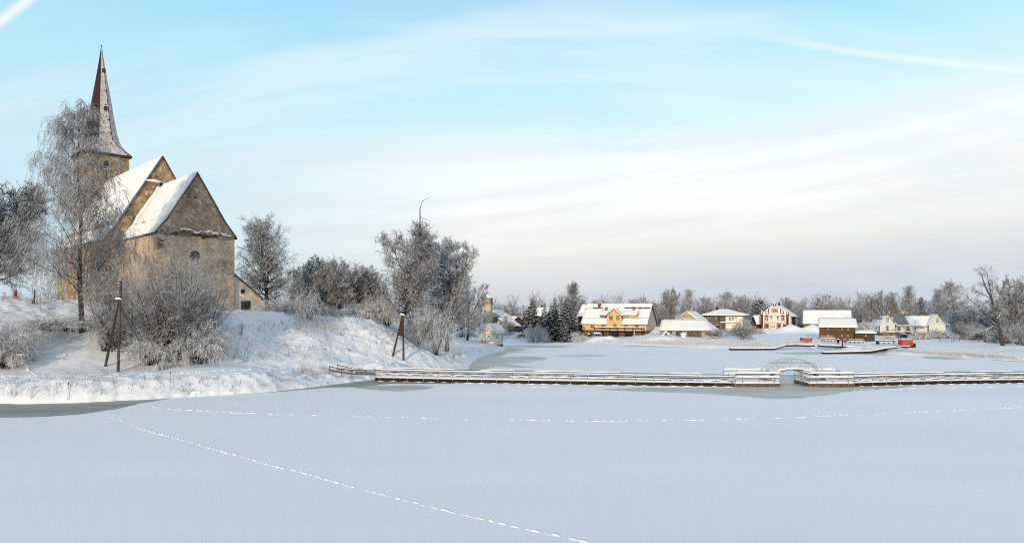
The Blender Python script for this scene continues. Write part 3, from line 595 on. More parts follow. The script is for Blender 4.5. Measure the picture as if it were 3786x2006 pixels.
def tree_px(name, label, ul, ur, vtop, ub, vb, Y, form, seed, mats=('bark','twig'), tw=.020, dens=1.0, rz=0, cat='tree', group=None):
    """a tree of its own mesh fitted to the height and width it has in the photograph"""
    b = P(ub, vb, Y); zg = gz(b.x, b.y); z0 = min(zg, b.z+.3) if abs(zg-b.z) < 1.5 else zg
    H = CAM_H-(vtop-V0)/F_PX*Y-z0+.1; Wd = (ur-ul)/2/F_PX*Y
    off = ((ul+ur)/2-ub)/F_PX*Y
    me = tree_mesh(seed, H, Wd, form, tw, dens)
    if abs(off) > .3:
        for q_ in me:
            n_ = len(q_.vertices); co = np.zeros(n_*3, np.float32); q_.vertices.foreach_get('co', co); co = co.reshape(-1,3)
            co[:,0] += off*np.clip(co[:,2]/H*2.0, 0, 1)**1.2*(1 if not rz else 1); q_.vertices.foreach_set('co', co.ravel()); q_.update()
    return put_tree(name, label, me, (b.x, b.y, z0-.1), rz, mats=mats, cat=cat, group=group, form=form)
# ---------------------------------------------------------------- building helpers
class Frame:
    """local frame of a building: x along its front, y away from the viewer, z up; px() places photo features on its planes"""
    def __init__(s, uL, YL, uR, YR, v0, th=None):
        a = Vector((a_of(uL)*YL, YL, 0))
        if th is not None: YR = YL-(a_of(uR)*YL-a.x)/(math.cos(R(th))+a_of(uR)*math.sin(R(th)))*math.sin(R(th))
        b = Vector((a_of(uR)*YR, YR, 0)); s.W = (b-a).length; s.ex = (b-a).normalized(); s.ey = Vector((-s.ex.y, s.ex.x, 0))
        Ym = (YL+YR)/2; s.O = Vector((a.x, a.y, CAM_H-(v0-V0)/F_PX*Ym)); s.rz = math.atan2(s.ex.y, s.ex.x)
    def ray(s, u, v): return Vector((a_of(u), 1, (V0-v)/F_PX))
    def px(s, u, v, y=0.0):           # pixel -> (x, z) on the plane local y = y
        d = s.ray(u, v); p0 = s.O+s.ey*y; C_ = Vector((0,0,CAM_H)); t = (p0-C_).dot(s.ey)/d.dot(s.ey); p = C_+d*t-s.O
        return p.dot(s.ex), p.z
    def pyx(s, u, v, x):              # pixel -> (y, z) on the plane local x = x
        d = s.ray(u, v); p0 = s.O+s.ex*x; C_ = Vector((0,0,CAM_H)); t = (p0-C_).dot(s.ex)/d.dot(s.ex); p = C_+d*t-s.O
        return p.dot(s.ey), p.z
    def x(s, u, y=0.0): return s.px(u, V0, y)[0]
    def z(s, v, u, y=0.0): return s.px(u, v, y)[1]
    def world(s, x, y, z): return s.O+s.ex*x+s.ey*y+Vector((0,0,z))
def snow_slab(a, b, c, d, th, parent, name='roof_snow', nu=24, nv=8, wav=.25, mtl='roofsnow', hang=.0):
    """a pillow of snow on the quad a,b,c,d (a-b lower edge, d-c upper edge), rounded at its rims"""
    a, b, c, d = map(Vector, (a, b, c, d)); top = []; bot = []; n = (b-a).cross(d-a).normalized()
    if n.z < 0: n = -n
    sd_ = (a.x*3+b.y+th*7) % 50
    for j in range(nv+1):
        for i in range(nu+1):
            s_, t_ = i/nu, j/nv; p = a.lerp(b, s_).lerp(d.lerp(c, s_), t_)
            e = min(s_, 1-s_, )*(b-a).length; e2 = t_*(d-a).length; e3 = (1-t_)*(d-a).length
            k = min(1, (min(e, e2, e3+.15)/.35+.30)); k = 1-(1-k)**2
            h = th*k*(1+wav*2*float(fbm(p.x*.9+sd_, p.z*.9+p.y*.9, 3, 3)))
            if j == 0: p = p+(a-d).normalized()*hang*(.5+float(vnoise(p.x*1.3+sd_, p.y*1.3, 9)))
            bot.append(p+n*.003); top.append(p+n*h*.55+Vector((0,0,h*.45)))
    m_ = MB(); V_ = top+bot; N_ = (nu+1)*(nv+1); F_ = []
    g_ = lambda i, j: j*(nu+1)+i
    for j in range(nv):
        for i in range(nu): F_ += [(g_(i,j), g_(i+1,j), g_(i+1,j+1), g_(i,j+1)), (N_+g_(i,j), N_+g_(i,j+1), N_+g_(i+1,j+1), N_+g_(i+1,j))]
    for i in range(nu): F_ += [(g_(i,0), N_+g_(i,0), N_+g_(i+1,0), g_(i+1,0)), (g_(i,nv), g_(i+1,nv), N_+g_(i+1,nv), N_+g_(i,nv))]
    for j in range(nv): F_ += [(g_(0,j), g_(0,j+1), N_+g_(0,j+1), N_+g_(0,j)), (g_(nu,j), N_+g_(nu,j), N_+g_(nu,j+1), g_(nu,j+1))]
    m_.add(V_, F_); o = m_.build(name, M[mtl], parent, smooth=True); return o
def roof_part(parent, slopes, mtl='eave', th=.14, snow=.30, name='roof', hang=.05, snow_t=(0,1)):
    """slopes: list of quads (low-left, low-right, high-right, high-left) seen from outside; snow becomes a sub-part"""
    m_ = MB()
    for q in slopes: m_.slab(q, th)
    r = m_.build(name, M[mtl], parent)
    if snow:
        for q in slopes:
            a, b, c, d = map(Vector, q); nu = max(6, int((b-a).length/.6)); nv = max(5, int((d-a).length/.7))
            snow_slab(a, b, c, d, snow, r, 'snow', min(nu, 60), min(nv, 20), hang=hang)
    return r
def window_px(F, par, u0, v0, u1, v1, trim='white', sash='white', glass='glass', nx=2, ny=1, tw=.10, y=0.0, name='window', sw=.05, arch=0, proud=.05, flip=1):
    """trim surround as the part; sash bars and panes as its children. Sits on the plane local y = y, facing -y"""
    x0, z1 = F.px(u0, v0, y); x1, z0 = F.px(u1, v1, y)
    return window_at(par, x0, x1, z0, z1, y, trim, sash, glass, nx, ny, tw, name, sw, proud)
def window_at(par, x0, x1, z0, z1, y=0, trim='white', sash='white', glass='glass', nx=2, ny=1, tw=.10, name='window', sw=.05, proud=.05):
    f = MB(); f.box(x0, x0+tw, y-proud, y, z0, z1); f.box(x1-tw, x1, y-proud, y, z0, z1)
    f.box(x0+tw, x1-tw, y-proud, y, z1-tw, z1); f.box(x0+tw, x1-tw, y-proud-.02, y, z0, z0+tw)
    w_ = f.build(name, M[trim], par); a, b, c, d = x0+tw, x1-tw, z0+tw, z1-tw
    g_ = MB(); g_.box(a, b, y-proud*.35, y-.002, c, d); g_.build('pane', M[glass], w_)
    if sash:
        s_ = MB(); yy0, yy1 = y-proud*.75, y-proud*.35
        s_.box(a, a+sw, yy0, yy1, c, d); s_.box(b-sw, b, yy0, yy1, c, d); s_.box(a+sw, b-sw, yy0, yy1, c, c+sw); s_.box(a+sw, b-sw, yy0, yy1, d-sw, d)
        for k in range(1, nx): xm = a+(b-a)*k/nx; s_.box(xm-sw*.6, xm+sw*.6, yy0-.004, yy1, c+sw, d-sw)
        for k in range(1, ny): zm = c+(d-c)*k/ny; s_.box(a+sw, b-sw, yy0+.004, yy1, zm-sw*.5, zm+sw*.5)
        s_.build('sash', M[sash], w_)
    return w_
def chimney_px(F, par, u0, v0, u1, v1, y, mtl='brick', depth=.6, z0=None, cap=True):
    x0, z1 = F.px(u0, v0, y); x1, zb = F.px(u1, v1, y); zb = (z0 if z0 is not None else zb-.8)
    m_ = MB(); m_.box(x0, x1, y-depth/2, y+depth/2, zb, z1-.12); m_.box(x0-.05, x1+.05, y-depth/2-.05, y+depth/2+.05, z1-.12, z1); c = m_.build('chimney', M[mtl], par)
    snow_slab((x0-.05, y-depth/2-.05, z1), (x1+.05, y-depth/2-.05, z1), (x1+.05, y+depth/2+.05, z1), (x0-.05, y+depth/2+.05, z1), .12, c, 'snow_cap', 3, 3); return c

# ================================================================ CHURCH
F = Frame(580, 100, 867, 108.4, 1160)
ch = thing('church', 'old stone church with steep snowy roofs and a tall dark red spire', 'church', tuple(F.O), F.rz)
zE = F.z(849, 580); zA = F.px(726, 637)[1]; W = F.W; hw = W/2; xc = hw; Lc = 15.3
m = MB(); m.prism([(0,-2.5),(W,-2.5),(W,zE),(xc,zA-.25),(0,zE)], 0, Lc); chan = m.build('chancel_wall', M['plaster'], ch)
# the weathered gable triangle stands a touch proud, over a ragged ledge
zl = F.z(846, 724)
def gx_(z, m_=0): return xc*(z-zE)/(zA-.25-zE)
gp = [(gx_(z), z) for z in (zE+.25, zE+2, zE+5)]
pts_g = [(.06,zE-.35),(1.2,zE-.9),(2.4,zE-.55),(4,zE-.75),(5.6,zE-.5),(7.0,zE-.85),(8.6,zE-.6),(10.0,zE-.95),(W-.06,zE-.5),(W-.02,zE-.02),(xc,zA-.35),(.02,zE-.02)]
m = MB(); m.prism(pts_g, -.06, 0.01); m.build('gable', M['gable'], ch)
# snow ledge
m = MB(); x0, zz = F.px(665, 846); x1, _ = F.px(838, 850)
rr_ = random.Random(3); pl = [(x0+(x1-x0)*k/16, -.14, zz+rr_.uniform(-.2,.2)-.02*k+.12*math.sin(k*.9)) for k in range(17)]
m.tube(pl[:14], [.05+.22*rr_.random()**1.5 for _ in range(14)], 6); m.tube(pl[14:], [.16,.2,.1], 6); led = m.build('ledge_snow', M['roofsnow'], ch, True)
ob = mat('old_brick', (.12,.05,.035), .95, (.055,.035,.028), None, 2, .5, 6)
m = MB(); rb_ = random.Random(12)
for k in range(46):
    xx_ = x0-1.2+(x1-x0+1.4)*rb_.random()**.8; zz_ = zz-.35-.55*rb_.random()-.25*math.sin(xx_*1.1); ww_ = rb_.uniform(.25,.9); hh_ = rb_.uniform(.07,.2)
    m.prism([(xx_-ww_/2, zz_), (xx_-ww_*.2, zz_-hh_), (xx_+ww_*.4, zz_-hh_*.8), (xx_+ww_/2, zz_+.02), (xx_+ww_*.1, zz_+hh_), (xx_-ww_*.3, zz_+hh_*.6)], -.066-.0004*k, 0)
m.build('exposed_brick', ob, ch)
for (u_, v_, w_) in ((612,864,.5),(640,865,.9),(652,866,.3),(712,869,.9),(735,871,1.1),(770,872,.9),(795,874,.4),(596,889,.7),(594,903,.7),(597,912,.5)):
    a, b = F.px(u_, v_); MB().box(a-w_/2, a+w_/2, -.075, 0, b-.10, b+.10).build('putlog_hole', M['eave'], ch)
a, b = F.px(837, 873); snow_slab((a-.7,-.18,b),(a+.8,-.18,b-.05),(a+.8,0,b+.05),(a-.7,0,b+.1), .2, ch, 'ledge_snow', 8, 2)
# round east window in its pale niche
cx_, cz_ = F.px(719.5, 945); rw = F.px(739, 945)[0]-cx_
nb = F.z(1085, 735); n_ = [(cx_-1.0, nb), (cx_+1.45, nb), (cx_+1.45, cz_+.1)]
n_ += [(cx_+1.45-2.45*(1-math.cos(t))/2, cz_+.1+1.5*math.sin(t)) for t in [math.pi*k/10 for k in range(1,10)]]+[(cx_-1.0, cz_+.1)]
MB().prism(n_, -.035, .01).build('blocked_window_niche', M['niche'], ch)
ring = MB(); n = 32
for r0_, r1_, y0_, y1_ in ((rw, rw*1.22, -.14, -.03),):
    vs = []; fs = []
    for k in range(n):
        t = 2*math.pi*k/n; c_, s_ = math.cos(t), math.sin(t); vs += [(cx_+r0_*c_, y0_, cz_+r0_*s_), (cx_+r1_*c_, y0_, cz_+r1_*s_), (cx_+r1_*c_, y1_, cz_+r1_*s_), (cx_+r0_*c_, y1_, cz_+r0_*s_)]
    for k in range(n):
        a, b = 4*k, 4*((k+1)%n); fs += [(a+1,a,b,b+1),(a+2,a+1,b+1,b+2),(a,a+3,b+3,b)]
    ring.add(vs, fs)
rw_o = ring.build('round_window', M['niche'], ch)
m = MB(); m.prism([(cx_+rw*math.cos(2*math.pi*k/n), cz_+rw*math.sin(2*math.pi*k/n)) for k in range(n)], -.05, -.03); m.build('glazing', M['dark'], rw_o)
m = MB()
for k in range(8):
    t = math.pi*k/4; m.tube([(cx_+.2*math.cos(t), -.07, cz_+.2*math.sin(t)), (cx_+rw*math.cos(t), -.07, cz_+rw*math.sin(t))], .028, 4)
    m.lathe([(.0,0),(.0,0)], 0, 0, 3) if False else None
for rr in (.2, rw*.55): m.tube([(cx_+rr*math.cos(2*math.pi*k/16), -.07, cz_+rr*math.sin(2*math.pi*k/16)) for k in range(17)], .025, 4, False)
m.build('tracery', M['steeld'], rw_o)
a0, b1 = F.px(718.5, 725); a1, b0 = F.px(727, 740); MB().box(a0, a1, -.075, 0, b0, b1).build('slot_window', M['dark'], ch)
snow_slab((a0-.05,-.25,b0),(a1+.05,-.25,b0),(a1+.05,0,b0+.05),(a0-.05,0,b0+.05), .12, ch, 'sill_snow', 3, 2)
# small details on the wall: crack line, corner stones
m = MB(); rr_ = random.Random(8)
for k in range(5): a, b = F.px(586+k*1.5, 880+k*9); m.box(a-.3, a+.35, -.075, .01, b-.22, b+.05)
m.build('broken_corner_stones', M['gable'], ch)
oh = .35
def roofs(par, x0, x1, y0, y1, ze, za, sn=.25):
    xm = (x0+x1)/2; k = (za-ze)/(xm-x0); fl = 1.4; kf = k*.62          # eaves flare outwards a little
    def P_(x, z, y): return (x, y, z)
    # slopes in two facets: upper steep, lower flared
    zu = ze+fl*kf; L_ = []
    L_.append([P_(x0-oh, ze-oh*kf, y1), P_(x0-oh, ze-oh*kf, y0), P_(x0+fl, ze+fl*k*.86, y0), P_(x0+fl, ze+fl*k*.86, y1)])
    L_.append([P_(x0+fl, ze+fl*k*.86, y1), P_(x0+fl, ze+fl*k*.86, y0), P_(xm, za, y0), P_(xm, za, y1)])
    L_.append([P_(x1+oh, ze-oh*kf, y0), P_(x1+oh, ze-oh*kf, y1), P_(x1-fl, ze+fl*k*.86, y1), P_(x1-fl, ze+fl*k*.86, y0)])
    L_.append([P_(x1-fl, ze+fl*k*.86, y0), P_(x1-fl, ze+fl*k*.86, y1), P_(xm, za, y1), P_(xm, za, y0)])
    m_ = MB()
    for q in L_: m_.slab(q, .22)
    r = m_.build('roof', M['eave'], par)
    # one continuous sheet of snow on each side
    for sg in (0, 1):
        lo, hi = L_[sg*2], L_[sg*2+1]; m2 = MB(); V_ = []; nu = 40
        rows = [(0,0),(0,.5),(0,1),(1,.25),(1,.5),(1,.75),(1,.985)]
        for which, t in rows:
            q = [Vector(p) for p in (lo, hi)[which]]
            for i in range(nu+1):
                s_ = .004+.992*i/nu; p = q[0].lerp(q[1], s_).lerp(q[3].lerp(q[2], s_), t); V_.append(p+Vector((0,0,sn*(1+.5*float(fbm(p.y*.5, p.z*.5, 3, 4))))))
        Fs = [(j*(nu+1)+i, j*(nu+1)+i+1, (j+1)*(nu+1)+i+1, (j+1)*(nu+1)+i) for j in range(len(rows)-1) for i in range(nu)]
        nb_ = len(V_); V2 = [v-Vector((0,0,sn*1.0-.01)) for v in V_[:nu+1]]
        Fs += [(i, nb_+i, nb_+i+1, i+1) for i in range(nu)]
        for e in (0, nu):      # ends
            base = nb_+len(V2); V2 += [V_[j*(nu+1)+e]-Vector((0,0,sn+.02)) for j in range(len(rows))]
            Fs += [(j*(nu+1)+e, (j+1)*(nu+1)+e, base+j+1, base+j) for j in range(len(rows)-1)]
        m2.add(V_+V2, Fs); m2.build('snow', M['roofsnow'], r, True)
    return r
roofs(ch, 0, W, -.22, Lc, zE, zA)
# nave
hn = 8.6; zEn = zE; zAn = F.px(597, 576, Lc)[1]; Ln_ = 32.4; xa, xb = xc-hn, xc+hn
m = MB(); m.prism([(xa,-2.5),(xb,-2.5),(xb,zEn),(xc,zAn-.3),(xa,zEn)], Lc, Lc+Ln_); m.build('nave_wall', M['plaster_ochre'], ch)
roofs(ch, xa, xb, Lc-.22, Lc+Ln_, zEn, zAn)
rs = random.Random(5)     # snow caught where the chancel roof meets the nave gable
m = MB(); m.tube([(xc-.2-.0*k, Lc-.3, zA+.25) if k == 0 else (xc-(hw-.1)*k/9, Lc-.28, zA-(zA-zE)*k/9+.25+rs.uniform(-.1,.25)) for k in range(10)], [.25+rs.random()*.22 for _ in range(10)], 6)
m.tube([(xc-2.6, Lc-.15, zA+.5),(xc-1.4, Lc-.2, zA+.55),(xc+.3, Lc-.2, zA+.35)], [.12,.3,.22], 6); m.build('valley_snow', M['roofsnow'], ch, True)
# tower with a flared octagonal spire
tc = Lc+Ln_+4.0; tw_ = 4.1; Ft = tc-tw_
zt_ = F.px(395, 567, Ft)[1]; ztip = F.px(369, 172, tc)[1]
m = MB(); m.box(xc-tw_, xc+tw_, tc-tw_, tc+tw_, -2.5, zt_); tower = m.build('tower', M['plaster_ochre'], ch)
m = MB(); m.box(xc-tw_-.45, xc+tw_+.45, tc-tw_-.45, tc+tw_+.45, zt_-.35, zt_+.05); m.build('tower_eave', M['eave'], ch)
def lancet(x, z0, w_, h_, y): return [(x-w_/2, z0), (x+w_/2, z0), (x+w_/2, z0+h_*.6), (x, z0+h_), (x-w_/2, z0+h_*.6)]
a, b = F.px(394, 625, Ft); MB().prism(lancet(a, b, 1.05, 1.9, 0), Ft-.03, Ft+.03).build('belfry_opening', M['dark'], ch)
snow_slab((a-1.0,Ft-.35,b-.12),(a+.9,Ft-.35,b-.12),(a+.9,Ft,b-.05),(a-1.0,Ft,b-.05), .16, ch, 'sill_snow', 5, 2)
hs = ztip-zt_; e = tw_+.45
def octo(r, z): return [(xc+r*math.cos(R(22.5+45*k)), tc+r*math.sin(R(22.5+45*k)), z) for k in range(8)]
prof = [(e*1.0,0.05),(e*.86,.045*hs),(e*.75,.09*hs),(e*.675,.135*hs),(e*.575,.22*hs),(e*.475,.34*hs),(e*.36,.50*hs),(e*.225,.68*hs),(e*.11,.84*hs),(e*.02,.985*hs)]
def sqoct(r, t):   # morph square (t=0) to octagon (t=1)
    o_ = []
    for k in range(8):
        an = 22.5+45*k; c_, s_ = math.cos(R(an)), math.sin(R(an)); q_ = 1/max(abs(c_), abs(s_)); o_.append((xc+r*(c_*1.082*t+(1-t)*(1 if c_ > 0 else -1)*1.0), tc+r*(s_*1.082*t+(1-t)*(1 if s_ > 0 else -1)*1.0)))
    return o_
V_ = []; Fc = []
for i, (r_, z_) in enumerate(prof):
    t = min(1, i/3)
    V_ += [(x_, y_, zt_+z_) for x_, y_ in sqoct(r_, t)]
for i in range(len(prof)-1):
    for k in range(8): Fc.append((i*8+k, i*8+(k+1)%8, (i+1)*8+(k+1)%8, (i+1)*8+k))
n8 = len(V_); V_.append((xc, tc, ztip-.25)); Fc += [((len(prof)-1)*8+k, (len(prof)-1)*8+(k+1)%8, n8) for k in range(8)]
sp_o = MB().add(V_, Fc).build('spire', M['rust'], ch)
# wind-blown snow clings to the faces turned to the south-east
ctr = Vector((xc, tc)); m = MB(); toc = Vector((0,0)) 
def face_snow(k, i0, i1, off=.06, rag=0.0):
    rows = []; nsub = 5
    for i in range(i0, i1+1):
        a_ = Vector(V_[i*8+k]); b_ = Vector(V_[i*8+(k+1)%8]); o_ = Vector(((a_.x+b_.x)/2-xc, (a_.y+b_.y)/2-tc, .25)).normalized()*off
        rows.append([a_.lerp(b_, .03+.94*s_/nsub)+o_*(1+.6*rr_.random()) for s_ in range(nsub+1)])
    vs = [p for r_ in rows for p in r_]; nn = nsub+1; fs = []
    for j in range(len(rows)-1):
        for s_ in range(nsub): fs.append((j*nn+s_, j*nn+s_+1, (j+1)*nn+s_+1, (j+1)*nn+s_))
    m.add(vs, fs)
# faces: k between vertex k and k+1; -y face is k=5, its right neighbour (+x,-y) k=6, +x k=7, left neighbour (-x,-y) k=4
for k in (5, 6, 7): face_snow(k, 0, 9)
for k in (4, 3, 0): face_snow(k, 0, 2)
spm = mat('patchy_spire_snow', (.56,.53,.51), .85, (.40,.37,.36), None, .8, .4, 2, stretch=(1,1,1.8), detail2=[((.10,.06,.05), 1.3, .57, .64)])
m.build('snow', spm, sp_o, True)
m = MB(); m.tube([(xc,tc,ztip-.6),(xc,tc,ztip+.35)], [.09,.03], 6); m.lathe([(.02,ztip+.0),(.16,ztip+.1),(.16,ztip+.22),(.02,ztip+.32)], xc, tc, 8); m.build('spire_finial', M['eave'], ch)
for vv_, fr in ((262, .5), (406, .52)):
    zz = F.px(372, vv_, tc)[1]; tz = (zz-zt_)/hs; rr = np.interp(tz, [p[1]/hs for p in prof], [p[0] for p in prof])*1.0
    an = R(-90+22.5+6); dx, dy = math.cos(R(-112.5+45)), math.sin(R(-112.5+45)); dx, dy = math.cos(R(-90)), math.sin(R(-90))
    px_, py_ = xc+dx*rr*.98+.25, tc+dy*rr*.98
    m = MB(); m.prism([(px_-.32,zz-.45),(px_+.32,zz-.45),(px_+.32,zz+.15),(px_,zz+.5),(px_-.32,zz+.15)], py_-.35, py_+.3); d_ = m.build('spire_dormer', M['eave'], ch)
    snow_slab((px_-.36,py_-.36,zz+.2),(px_,py_-.36,zz+.55),(px_,py_+.2,zz+.55),(px_-.36,py_+.2,zz+.2), .08, d_, 'snow_cap', 3, 3)
# sacristy lean-to on the right
xs0 = W; xs1 = F.x(967, .5); zt1 = F.z(1010, 862, .5); zt0 = F.z(1100, 967, .5)
m = MB(); m.prism([(xs0,-2),(xs1,-2),(xs1,zt0),(xs0,zt1)], .5, 7.5); m.build('sacristy_wall', M['annex'], ch)
roof_part(ch, [[(xs1+.3,.15,zt0-.22),(xs1+.3,7.8,zt0-.22),(xs0,7.8,zt1+.05),(xs0,.15,zt1+.05)]], 'eave', .16, .18, 'sacristy_roof')
window_px(F, ch, 890.5, 1111, 926, 1144, 'steeld', 'steeld', 'glass', 4, 3, .14, .5, sw=.04)
x0, z1 = F.px(890.5, 1068, .5); x1, z0 = F.px(904.6, 1086, .5); MB().box(x0, x1, .46, .5, z0, z1).build('vent_opening', M['dark'], ch)
m = MB(); m.tube([(W+.12, .42, zt1-.3), (W+.16,.42,zt1-4),(W+.10,.42,.6)], .10, 5); m.build('downpipe', M['pole'], ch)
# buttress between chancel and nave on the left
MB().prismx([(Lc-.0,-2),(Lc-1.6,-2),(Lc-1.6,zE*.5),(Lc-1.1,zE*.62),(Lc,zE*.72)], -.9, -.02).build('buttress', M['plaster'], ch)

# ================================================================ POLES AND WIRES
def ground_pole(name, label, ub, vb, Yb, ut, vt, r, mt, brace=None, group=None):
    b = P(ub, vb, Yb); b.z = gz(b.x, b.y)-.3; t_ = P(ut, vt, Yb); t = thing(name, label, 'pole', tuple(b), 0, group); rel = t_-b
    MB().tube([(0,0,0), rel*.5+Vector((.03,0,0)), rel], [r, r*.85, r*.7], 8).build('shaft', M[mt], t)
    tz = rel.z; cx = rel.x
    for k, dz in enumerate((.25, .55)):
        MB().tube([rel-Vector((.28,0,dz)), rel-Vector((.30,0,dz-.1))], .05, 6).add([], []).build('insulator', M['white'], t)
        MB().tube([rel-Vector((0,0,dz)), rel-Vector((.28,0,dz))], .02, 4).build('hook', M['steeld'], t)
    if brace:
        u0, v0, Yq, u1, v1 = brace; p0 = P(u0, v0, Yq); p0.z = gz(p0.x, p0.y)-.3; p1 = P(u1, v1, Yb); MB().tube([p0-b, p1-b], [r*.95, r*.75], 8).build('brace', M[mt], t)
        q = p1-b; MB().tube([q+Vector((-.35,-.1,.12)), q+Vector((.1,-.1,.1)), q+Vector((.35,-.1,.0))], [.1,.14,.08], 6).build('snow_lump', M['roofsnow'], t, True)
    return t, b+rel
t1_, top1 = ground_pole('utility_pole', 'dark braced wooden pole standing in front of the snowy thicket below the church', 436, 1362, 78, 447, 1040, .16, 'pole', (388, 1288, 80, 440, 1106))
t2_, top2 = ground_pole('utility_pole', 'brownish braced wooden pole in front of the big lime on the middle of the slope', 1492, 1313, 103, 1489, 1158, .17, 'polered', (1451, 1283, 103.5, 1488, 1164))
def cable(label, a, b, sag, r=.03):
    n_ = 14; m_ = MB(); a, b = Vector(a), Vector(b)
    m_.tube([a.lerp(b, k/n_)-Vector((0,0,sag*4*(k/n_)*(1-k/n_))) for k in range(n_+1)], r, 4); o = m_.build('cable', M['steel']); props(o, label, 'cable'); return o
c1 = P(441, 1078, 78)
cable('thin snow covered cable running left from the dark braced pole', c1, P(-60, 1108, 80), .15)
cable('thin cable running right from the dark braced pole past the thicket to the brown pole', P(450, 1079, 78), P(1488, 1172, 103), .75)
# ================================================================ GAZEBO
gp = P(1819, 1283, 165); gp.z = 0
gz_ = thing('gazebo', 'cream octagonal gazebo with a snowy roof on stilts at the edge of the ice', 'gazebo', tuple(gp), R(-4))
s = 165/F_PX
ze = CAM_H-(1229-V0)*s; zb_ = CAM_H-(1206-V0)*s; ztp = CAM_H-(1196-V0)*s; zf = CAM_H-(1273-V0)*s; zr = CAM_H-(1260.5-V0)*s
r_e, r_b, r_t, r_p = 51*s, 39.5*s, 20*s, 40*s
m = MB(); m.lathe([(r_e,ze-.10),(r_e,ze),(r_b,zb_),(r_t,ztp),(.05,ztp+.02)], 0, 0, 8, R(22.5)); m.build('roof', M['cream'], gz_)
m = MB(); m.lathe([(r_e-.08,ze+.015),(r_e-.12,ze+.10),(r_b+.10,zb_+.02),(r_b+.04,zb_+.12),(r_b-.3,zb_+.2),(r_t+.2,ztp+.05),(.05,ztp+.10)], 0, 0, 8, R(22.5)); m.build('roof_snow', M['roofsnow'], gz_)
m = MB(); m.lathe([(r_p+.04,ze-.62),(r_p+.04,ze-.1),(r_p-.06,ze-.1),(r_p-.06,ze-.62),(r_p+.04,ze-.62)], 0, 0, 8, R(22.5))
m.build('beam', M['cream'], gz_)
for k in range(8):
    an = R(22.5+45*k); x_, y_ = r_p*math.cos(an), r_p*math.sin(an); MB().box(x_-.11, x_+.11, y_-.11, y_+.11, zf, ze-.1).build('post', M['cream'], gz_)
    MB().tube([(x_*.92,y_*.92,-.6),(x_*.92,y_*.92,zf-.2)], .10, 6).build('stilt', M['pole'], gz_)
m = MB(); m.lathe([(r_p+.06,zf),(r_p+.06,zr),(r_p-.02,zr),(r_p-.02,zf),(r_p+.06,zf)], 0, 0, 8, R(22.5)); m.build('parapet', M['cream'], gz_)
m = MB(); m.lathe([(r_p+.1,zr+.0),(r_p+.1,zr+.08),(r_p-.1,zr+.10),(r_p-.1,zr)], 0, 0, 8, R(22.5)); 
m = MB(); m.lathe([(r_p+.25,zf-.42),(r_p+.25,zf),(.1,zf),(.1,zf-.42)], 0, 0, 8, R(22.5)); m.build('floor', M['fascia'], gz_)
# boarded footway from the gazebo to the bank
fw = thing('footbridge', 'short cream railed footway from the bank to the gazebo', 'footbridge', (gp.x-r_p-.1, gp.y, 0))
xl = P(1722, 1264, 165).x-(gp.x-r_p-.1)
MB().box(xl, -.02, -.7, .7, zf-.2, zf-.02).build('deck', M['fascia'], fw)
for yy in (-.75, .75):
    MB().box(xl, -.02, yy-.04, yy+.04, zr-.06, zr+.04).build('handrail', M['cream'], fw)
    for k in range(4): xx = xl*(k+.0)/3.2-.12; MB().box(xx-.06, xx+.06, yy-.05, yy+.05, zf-.02, zr-.06).build('post', M['cream'], fw)
MB().box(-1.35*1, -.15, -.80, -.795, zf+.05, zr-.1).build('side_panel', M['cream'], fw)
snow_slab((xl,-.65,zf-.02),(-.05,-.65,zf-.02),(-.05,.65,zf-.02),(xl,.65,zf-.02), .22, fw, 'deck_snow', 10, 3)
# pale lamp post on the bank
b = on(1722, 1266, 150); t = thing('lamp_post', 'pale lamp post on the bank left of the gazebo', 'lamp post', tuple(b)); hh = CAM_H-(1168-V0)/F_PX*150-b.z
MB().tube([(0,0,-.2),(0,0,hh-.25)], [.13,.08], 8).build('post', M['cream'], t)
MB().lathe([(.06,hh-.3),(.20,hh-.2),(.24,hh),(.05,hh+.08)], 0, 0, 8).build('lamp_head', M['steeld'], t)
# ================================================================ FLOATING PIER
YP = lambda v: F_PX*CAM_H/(v-V0)
def ribbon_snow(name, pts_, wd, th, parent, seed=1, gap=0.0, sub=.22, sag=0.0, z0=0.0, lo=.5):
    """lumpy snow lying along a rail or deck; breaks where gap noise says so"""
    rnd = np.random.default_rng(seed); P_ = []; pts_ = [Vector(p) for p in pts_]
    for a, b in zip(pts_[:-1], pts_[1:]):
        n_ = max(1, int((b-a).length/sub))
        for k in range(n_): P_.append((a.lerp(b, k/n_), (b-a).normalized(), k/n_))
    P_.append((pts_[-1], (pts_[-1]-pts_[-2]).normalized(), 0))
    m_ = MB(); run = []
    def flush():
        if len(run) < 3: run.clear(); return
        sec = [(-.5,0),(-.56,.35),(-.42,.85),(0,1.0),(.42,.85),(.56,.35),(.5,0)]; vs = []; n7 = 7
        for j, (p, d, h) in enumerate(run):
            sd_ = Vector((-d.y, d.x, 0)); e = min(j, len(run)-1-j); k = min(1, .35+.4*e)
            vs += [p+sd_*wd*a_*(.85+.15*k)+Vector((0,0,z0+h*k*c_)) for a_, c_ in sec]
        fs = [(j*n7+i, (j+1)*n7+i, (j+1)*n7+(i+1)%n7, j*n7+(i+1)%n7) for j in range(len(run)-1) for i in range(n7)]
        fs += [tuple(range(n7)), tuple((len(run)-1)*n7+i for i in range(n7-1,-1,-1))]
        m_.add(vs, fs); run.clear()
    s_ = 0
    for j, (p, d, t) in enumerate(P_):
        s_ += sub; nz = float(vnoise(s_*.35, seed*3.1, seed)); h = th*(lo+(1-lo)*2*float(vnoise(s_*.8, seed*1.7, seed+2)))
        if gap and nz < gap: flush(); continue
        if sag: p = p-Vector((0,0,sag*(.5-.5*math.cos(2*math.pi*(s_/1.97)))*float(vnoise(s_*.2, 9, seed))))
        run.append((p, d, h))
    flush(); return m_.build(name, M['roofsnow'], parent, True)
